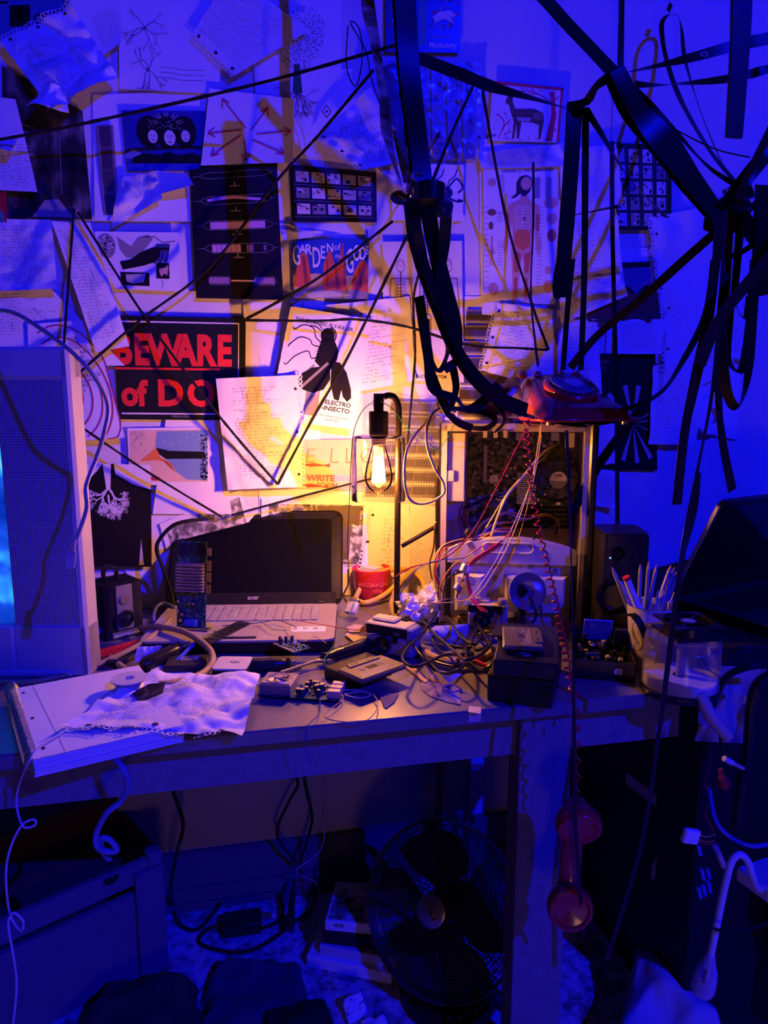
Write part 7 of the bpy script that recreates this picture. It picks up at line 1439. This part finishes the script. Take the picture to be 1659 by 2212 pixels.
# ---------------------------------------------------------------- under and beside the desk
f = Fr(T(361,2079,0), 29); c = f.thing('wooden_crate', 'blue lit wooden crate with a long slot under the left of the desk', 'crate')
CRW = mat('crate_paint', (.16,.15,.22), .6, bump=.3, bs=30, var=.4, vs=8)
h = .265; L = -1.0
b = MB(); b.box(L, -.012, 0, .016, .10, h, .002); b.build('front_board', CRW, c) if 0 else None
z1 = f.F(287,1917)[1]; z0 = f.F(287,1934)[1]
b = MB(); b.box(L, -.002, .002, .018, z1, h, .002); b.box(L, -.002, .002, .018, 0, z0, .002); b.build('front_board', CRW, c)
b = MB(); b.box(-.062, 0, -.012, .002, 0, h-.02, .002); b.box(-.03, 0, -.006, .02, h-.02, h+.012, .002); b.build('corner_post', CRW, c)
b = MB(); b.box(-.016, 0, .018, .20, 0, h); b.build('side_board', mat('crate_wood',(.14,.08,.05),.7,bump=.3,bs=40,var=.4), c, smooth=False)
b = MB(); b.box(-.32,-.016,.018,.14,0,.012); b.build('bottom_board', mat('crate_wood'), c, smooth=False)
b = MB(); x, z = f.F(237,1858,.001); b.at((x,.0015,h-.006), rx=PI/2); b.prism([(.016*math.cos(R(a)),.016*math.sin(R(a))) for a in range(180,361,15)],0,.001); b.build('finger_notch', INK, c)
# back board added as dark backing where the crate is only in shade
b = MB(); b.box(L, -.016, .20, .214, 0, h+.05); b.build('shade_board', mat('crate_wood'), c, smooth=False)
# fan
nv = Vector((-.62,-.66,.46)).normalized(); cF = W(950,1962,-.40); Rf = .168
c = thing('desk_fan', 'black round desk fan with wire cage and metal fish badge under the desk', 'fan', (cF.x+.05, cF.y+.05, 0))
xv = Vector((0,0,1)).cross(nv).normalized(); yv = nv.cross(xv); FM = Matrix((xv,yv,nv)).transposed().to_4x4(); FM.translation = cF
FC = mat('fan_black',(.06,.052,.055),.35,.3); 
def dome(r_, s_): return s_*(.045*(1-(r_/Rf)**2.2))+(.0 if s_ > 0 else -.02)
b = MB(); b.X = FM
for k in range(24): q = .030+(Rf-.034)*k/23; b.torus(q, .0009, 56, 4, (0,0,dome(q,1)))
for k in range(9):
    a = 2*PI*k/9+.2; b.tube([(q*math.cos(a),q*math.sin(a),dome(q,1)-.001) for q in [.028+(Rf-.028)*i/8 for i in range(9)]], .0012, 4, 0)
b.build('front_grille', FC, c, world=True)
b = MB(); b.X = FM
for k in range(13): q = .05+(Rf-.054)*k/12; b.torus(q, .0009, 48, 4, (0,0,dome(q,-1)))
for k in range(36): a = 2*PI*k/36; b.tube([(q*math.cos(a+ .3*i/4),q*math.sin(a+.3*i/4),dome(q,-1)) for i,q in enumerate([.04+(Rf-.04)*j/4 for j in range(5)])], .0009, 4, 0)
b.build('rear_grille', FC, c, world=True)
b = MB(); b.X = FM; b.lathe([(Rf-.003,-.020),(Rf,-.021),(Rf+.002,-.01),(Rf,.001),(Rf-.003,.0),(Rf-.003,-.020)],64,False); b.build('rim_band', mat('fan_rim',(.22,.16,.10),.35,.6), c, world=True)
b = MB(); b.X = FM; b.lathe([(.030,dome(.03,1)-.004),(.0305,dome(.03,1)+.001),(.027,dome(.03,1)+.003),(0,dome(.03,1)+.0045)],36)
bd = b.build('badge', mat('badge_brass',(.66,.55,.42),.32,.85,bump=.1,bs=300), c, world=True)
b = MB(); b.X = FM @ Matrix.Translation((0,0,dome(.03,1)+.0042)) @ Matrix.Rotation(-.75,4,'Z')
b.prism([(-.024,.001),(-.010,.002),(-.004,.006),(.002,.0085),(.007,.005),(.012,.001),(.018,.004),(.016,-.001),(.018,-.006),(.011,-.003),(.002,-.004),(-.008,-.001)],0,.0012); b.build('fish_emblem', CHROME, bd, world=True)
b = MB(); b.X = FM; b.lathe([(.0,-.055),(.03,-.055),(.034,-.03),(.034,.012),(.03,.018),(0,.02)],28)
for k in range(4):
    a0 = PI/2*k+.15; nn = 8; vs = []
    for i in range(nn+1):
        q = .030+(.145-.030)*i/nn; sw = .42+.32*math.sin(PI*min(i/nn*1.05,1)*.8)
        for j in range(5): t = -1+j/2; vs.append((q*math.cos(a0+t*sw+.25*i/nn), q*math.sin(a0+t*sw+.25*i/nn), .008-.018*(t+1)/2-.004*t*t))
    b.add(vs, [(i*5+j,i*5+j+1,(i+1)*5+j+1,(i+1)*5+j) for i in range(nn) for j in range(4)])
b.build('blades', mat('fan_blade',(.045,.04,.05),.3), c, world=True)
back = cF-nv*.085; b = MB(); b.X = FM; b.lathe([(.0,-.13),(.035,-.125),(.045,-.10),(.045,-.06),(.03,-.05),(0,-.05)],28); b.build('motor_housing', FC, c, world=True)
bx, by = T(968,2150,0).x, T(968,2150,0).y
b = MB(); b.tube([back-Vector((0,0,.0)), Vector((bx+.03,by+.04,.09)), Vector((bx+.02,by+.02,.03))],.016,12,5); b.build('neck', FC, c, world=True)
b = MB(); b.at((bx,by,0)); b.lathe([(.098,0),(.100,.006),(.094,.020),(.070,.034),(.03,.040),(0,.040)],48); bs_ = b.build('base', BLKG, c, world=True)
for k in range(6): a = R(-118+k*13); b = MB(); b.at((bx+.083*math.cos(a),by+.083*math.sin(a),.026)); b.lathe([(.0035,0),(.0035,.004),(0,.005)],10); b.build('button', METAL, bs_, world=True)
# stack of video boxes and books
r = random.Random(3)
def boxon(a, bb, z0, z1, dp, m, name, lab, cat, top=None, group=None, rot=0):
    f, w = along(a, bb, z0); f.a += rot; b = MB(); b.at((f.o.x,f.o.y,z0), rz=f.a); b.use(m).box(0,w,0,dp,0,z1-z0,.0015)
    if top: b.use(top).box(.006,w-.006,.006,dp-.006,z1-z0,z1-z0+.0006)
    return f, w, tag(b.build(name, None, smooth=False), lab, cat, group)
boxon((662,2088),(845,2128),.001,.028,.19,WHITE,'white_box','wide white box at the bottom of the stack by the fan','box')
boxon((690,2062),(850,2092),.0285,.052,.175,mat('box_bluewhite',(.55,.56,.62),.5),'white_box','second white box from the floor in the stack by the fan','box')
boxon((697,2038),(838,2056),.0525,.079,.16,SATIN,'black_box','black video case third from the floor in the stack by the fan','box')
f, w, o = boxon((702,2010),(842,2024),.0795,.104,.13,PAPER,'video_sleeve','white VHS sleeve with a picture on top of the stack by the fan','video sleeve', photo('sleeve_picture',[(.4,(.04,.12,.05)),(.5,(.35,.4,.35)),(.58,(.7,.7,.7)),(.7,(.5,.3,.15))],22,6))
b = MB(); b.at(f.P3(.02,-.0006,.012), rz=f.a, rx=PI/2).text('VHS',.012,.0002,.02); o2 = b.build('spine_text', INK, o, world=True)
b = MB(); f.o.z = .0795; b.at(f.P3(.03,.004,.0252), rz=f.a)
for k in range(16): b.box(k*.006,k*.006+.004,.004,.0055,0,.0003)
# adapter and cables
f, w = along((481,2032),(566,2020), 0); b = MB(); b.at(f.o, rz=f.a); b.box(0,w,0,.055,.001,.032,.004); tag(b.build('power_adapter', SATIN), 'black laptop power brick on the carpet under the desk', 'adapter')
CB = mat('power_lead',(.012,.012,.015),.4)
cable([(372,1705,.10,'w'),(390,1755,.10,'w'),(395,1790,.12,'w'),(380,1850,.14,'w'),(370,1910,.10,'w'),(372,1960,.012),(390,1998,.006),(425,2008,.006),(460,1975,.006),(500,1915,.02),(535,1893,.03),(590,1915,.02),(612,1960,.006),(600,1990,.006),(566,2006,.014)], .0042, CB, 'power_lead', 'black lead dropping at left under the desk and looping to the power brick')
cable([(481,1995,.012),(445,2010,.006),(430,2035,.006),(470,2052,.006),(530,2056,.006),(580,2035,.006),(640,1990,.006),(675,1960,.008),(682,1915,.03),(682,1870,.02,'w')], .0040, CB, 'power_lead', 'black lead curving right from the power brick to the baseboard')
cable([(636,1665,.06,'w'),(643,1695,.06,'w'),(625,1730,.06,'w'),(600,1785,.06,'w'),(605,1820,.06,'w'),(640,1862,.05,'w')], .0036, CB, 'power_lead', 'black lead hanging under the desk left of centre')
cable([(655,1665,.06,'w'),(662,1710,.06,'w'),(674,1760,.06,'w'),(668,1800,.06,'w'),(648,1862,.06,'w')], .0036, CB, 'power_lead', 'black lead hanging beside the other under the desk centre')
cable([(708,1700,.08,'w'),(704,1780,.08,'w'),(690,1840,.08,'w'),(640,1882,.10,'w'),(680,1905,.05),(695,1945,.02),(690,1985,.006),(670,2010,.006)], .0010, mat('white_cord'), 'thin_cable', 'hair thin pale cable curving under the desk centre', 'cable', n=5)
b = MB(); b.tube([T(636,1900,.07),T(630,1950,.05),T(625,2008,.02)],[.003,.008,.011],10,4); tag(b.build('inline_switch', CB), 'tapered black plug hanging just above the carpet', 'plug')
b = MB(); b.use(METAL).tube([T(560,1975,.012),T(588,1978,.012)],.007,12,0); b.use(mat('white_plastic')).tube([T(588,1978,.012),T(596,1979,.012)],.005,10,0); tag(b.build('metal_plug', None), 'pale cylindrical plug behind the power brick', 'plug')
cable([(940,1640,.08,'w'),(932,1700,.08,'w'),(935,1760,.10,'w')], .0014, mat('cord_tan'), 'thin_cable', 'thin cable hanging above the top of the desk fan', 'cable', n=5)
# cloth heaps
def cloth(name, P, zf, m, label, n=36, seed=1, amp=.05, fr=5, cat='clothing'):
    """draped heap: grid over a floor quad, height bump fading at the edges"""
    s = MB(); q = [T(x,y,0) for x,y in P]; vs = []
    for j in range(n+1):
        for i in range(n+1):
            u, v = i/n, j/n; p = (q[0]*(1-u)+q[1]*u)*(1-v)+(q[3]*(1-u)+q[2]*u)*v; e = min(1,3.2*min(u,1-u,v,1-v)**.8*2)
            x = Vector((p.x*fr,p.y*fr,seed)); hh = e*(zf*(.55+.45*math.sin(PI*u)*math.sin(PI*v))+amp*(1-2*abs(noise.noise(x)))+amp*.5*(1-2*abs(noise.noise(x*2.3))))
            wob = noise.noise(Vector((u*4,v*4,seed+3)))*.02; vs.append(p+Vector((wob,wob*.6,max(hh,.002))))
    s.add(vs, [((j+1)*(n+1)+i,(j+1)*(n+1)+i+1,j*(n+1)+i+1,j*(n+1)+i) for j in range(n) for i in range(n)]); return tag(s.build(name, m, angle=80), label, cat)
DEN = mat('denim_blue',(.06,.06,.13),.9,bump=.6,bs=600); 
cloth('blue_jeans', [(470,2075),(640,2080),(720,2300),(400,2300)], .018, DEN, 'dark blue jeans lying on the carpet below the power brick', seed=4, amp=.018)
cloth('brown_jacket', [(240,2130),(430,2140),(480,2400),(60,2400)], .03, mat('cloth_brown',(.10,.06,.045),.95,bump=.6,bs=500), 'brown cloth jacket heaped at the bottom left', seed=7, amp=.03)
cloth('black_shirt', [(570,2185),(710,2180),(760,2330),(540,2330)], .025, mat('cloth_black',(.012,.012,.02),.95,bump=.5,bs=500), 'black cloth bunched at the bottom edge below the video boxes', seed=9, amp=.025)
cloth('blue_sheet', [(1372,2085),(1490,2060),(1570,2330),(1310,2330)], .07, mat('cloth_pale',(.45,.45,.55),.85,bump=.2,bs=200), 'bright blue lit cloth on the floor at lower right', seed=12, amp=.05, fr=4, cat='cloth')
s = Sheet(None, pts=[T(738,2160,.02),T(780,2145,.03),T(795,2190,.004),T(755,2215,.004)], crump=.01, freq=8, n=14, seed=6); s.put('crumpled_paper', 'small crumpled paper on the carpet beside the fan base', 'paper')
s = Sheet(None, pts=[T(780,2212,.004),T(830,2195,.01),T(850,2240,.004),T(800,2250,.004)], crump=.006, freq=8, n=10, seed=8); s.put('crumpled_paper', 'scrap of paper at the bottom edge left of the fan base', 'paper')
s = Sheet(None, pts=[T(1205,1835,.003),T(1312,1962,.003),T(1250,2002,.003),T(1186,1998,.003)], crump=.0015, n=10); s.holes('R', 8, big=0); s.put('floor_paper', 'torn page on the floor under the hanging handset', 'paper')
# cabinet label on its left side
def onx(px, py, x): d = ray(px,py); return CAM+d*((x-CAM.x)/d.x)
for P, lab in (([(1352,1668),(1418,1718),(1416,1742),(1352,1694)],'blank pale label strip on the side of the black cabinet'),([(1408,1868),(1419,1852),(1414,1898),(1406,1900)],'small pale torn sticker low on the black cabinet')):
    V4 = [onx(x,y,CABX-.0008) for x,y in P]; b = MB(); b.add(V4+[v+Vector((.0006,0,0)) for v in V4],[(0,3,2,1),(4,5,6,7),(0,1,5,4),(1,2,6,5),(2,3,7,6),(3,0,4,7)]); tag(b.build('label_sticker', mat('label_mauve',(.50,.38,.40),.6), smooth=False), lab, 'label')
# heap at the right: black bag, paper bag, cables
HB_ = mat('bag_black',(.010,.009,.013),.35,bump=.5,bs=60)
p = T(1600,2150,0); bg = blob('black_bag', (W(1640,1700,-.62).x+.20,-.66,0), .19, HB_, 'big black bag bulging at the lower right edge', 'bag', 3, .25, 4, (.75,.45,1.15), 1.6)
s = Sheet([(1515,1440),(1655,1440),(1600,1605),(1498,1600)], [.62,.66,.70,.66], base=mat('bag_paper',(.52,.42,.36),.7), crump=.020, seed=71, freq=3, n=26); s.put('paper_bag', 'crumpled beige paper bag beside the disc tub', 'bag')
b = MB(); b.tube(pts3([(1512,1500,.72),(1535,1545,.735),(1572,1592,.74)]),.010,14,6); tag(b.build('rolled_paper', mat('bag_paper')), 'rolled edge of paper hanging under the paper bag', 'paper')
cable([(1690,1436,.72,'w'),(1620,1440,.72,'w'),(1570,1462,.70,'w'),(1545,1510,.68,'w'),(1530,1560,.66,'w'),(1525,1640,.64,'w')], .0058, BC, 'black_cable', 'thick black cable drooping in front of the paper bag')
cable([(1680,1405,.70,'w'),(1600,1400,.70,'w'),(1550,1440,.66,'w'),(1535,1500,.62,'w')], .0035, BC, 'black_cable', 'thinner black cable arching above the paper bag')
cable([(1690,1450,.76,'w'),(1640,1475,.76,'w'),(1622,1530,.76,'w'),(1615,1620,.76,'w'),(1600,1700,.75,'w'),(1590,1790,.75,'w')], .008, HB_, 'black_strap', 'black strap hanging down over the bag at far right', 'strap')
cable([(1530,1690,.70,'w'),(1545,1770,.74,'w'),(1580,1810,.76,'w'),(1630,1828,.78,'w'),(1690,1815,.78,'w')], .0035, mat('cable_blue'), 'blue_cable', 'dark blue cable sagging across the black bag')
cable([(1545,1540,.72,'w'),(1560,1620,.74,'w'),(1572,1680,.76,'w')], .002, BC, 'black_cable', 'thin cable leading to the red rubber cap')
b = MB(); b.tube(pts3([(1556,1660,.77),(1562,1685,.775),(1566,1700,.775)]),[.004,.008,.010,.007],12,4); tag(b.build('rubber_cap', mat('cap_dullred',(.40,.03,.03),.5)), 'dull red rubber cap dangling over the black bag', 'cap')
b = MB(); b.use(mat('white_plastic')).tube(pts3([(1564,1638,.78),(1582,1648,.78)]),.0045,10,0); b.use(CREAM).tube(pts3([(1582,1648,.78),(1606,1660,.78)]),.003,10,0); tag(b.build('white_plug', None), 'small white plug lying on the black bag', 'plug')
c = thing('power_connector', 'white four pin power connector with short wires over the bag', 'connector', W(1492,1806,-.80))
b = MB(); b.at(W(1492,1806,-.80), ry=.25).box(-.013,.013,-.005,.005,-.011,.011,.002); b.build('shell', WHITE, c, world=True)
for k, cc in enumerate('ykor'):
    b = MB(); b.tube(pts3([(1505,1800+k*6,.80),(1525,1808+k*5,.80),(1544,1802+k*7,.79)]),.0011,6,5); b.build('wire', WR[cc], c, world=True)
b = MB(); b.tube(pts3([(1544,1826,.79),(1564,1872,.79)]),.0045,8,0); tag(b.build('beige_stick', CREAM), 'beige stick below the white power connector', 'stick')
for k, (x, y) in enumerate(((1508,1825),(1515,1878),(1527,1875),(1518,1912),(1508,1918),(1529,1905))):
    b = MB(); b.tube(pts3([(x,y,.79),(x+5,y+22,.79)]),.0030,7,0); tag(b.build('wire_stub', mat('stub_blue',(.10,.14,.6),.4)), 'short blue wire stub below the white power connector', 'wire', 'blue wire stubs by the connector')
# blue power cord with clear plug
c = thing('power_cable', 'thick bright blue lit cable with a clear three pin plug at lower right', 'cable', W(1525,2120,-.84))
cable([(1690,1925,.80,'w'),(1640,1920,.82,'w'),(1625,1890,.84,'w'),(1615,1860,.84,'w'),(1598,1846,.84,'w'),(1580,1862,.84,'w'),(1568,1905,.84,'w'),(1556,1960,.84,'w'),(1545,2015,.84,'w'),(1534,2070,.84,'w')], .0052, mat('cord_white',(.62,.62,.70),.4), 'lead', '', parent=c, n=12)
b = MB(); b.at(W(1528,2092,-.84), ry=.16); b.use(clear('plug_frost',(.7,.7,.85),1.4,.2,.55,(.55,.5,.65))); b.lathe([(.007,.022),(.009,.012),(.014,.0),(.0165,-.012),(.017,-.032),(.014,-.040),(0,-.041)],20); b.build('plug', None, c, world=True)
b = MB(); b.at(W(1522,2108,-.855), ry=.16).box(-.002,.002,-.001,.001,-.011,.011); b.build('brass_pin', BRASS, c, world=True)
cable([(1690,1985,.86,'w'),(1620,2005,.86,'w'),(1560,2010,.86,'w'),(1530,2000,.86,'w')], .0022, BC, 'black_cable', 'thin black cable crossing the blue lit cord')
b = MB(); p = W(1645,1905,-.80); b.at(p, rz=.2).box(-.02,.05,-.03,.03,-.012,.012,.003); tag(b.build('white_block', mat('white_plastic')), 'white plastic block at the right edge beside the blue lit cord', 'block')
b = MB(); b.at((W(1625,2050,-.45).x,-.45,0)); b.box(0,.2,0,.12,0,W(1640,1935,-.45).z,.006)
for k in range(6): b.box(.01,.15,-.002,0,.04+k*.03,.046+k*.03)
tag(b.build('black_housing', SATIN), 'black ribbed plastic housing at the bottom right corner', 'housing')
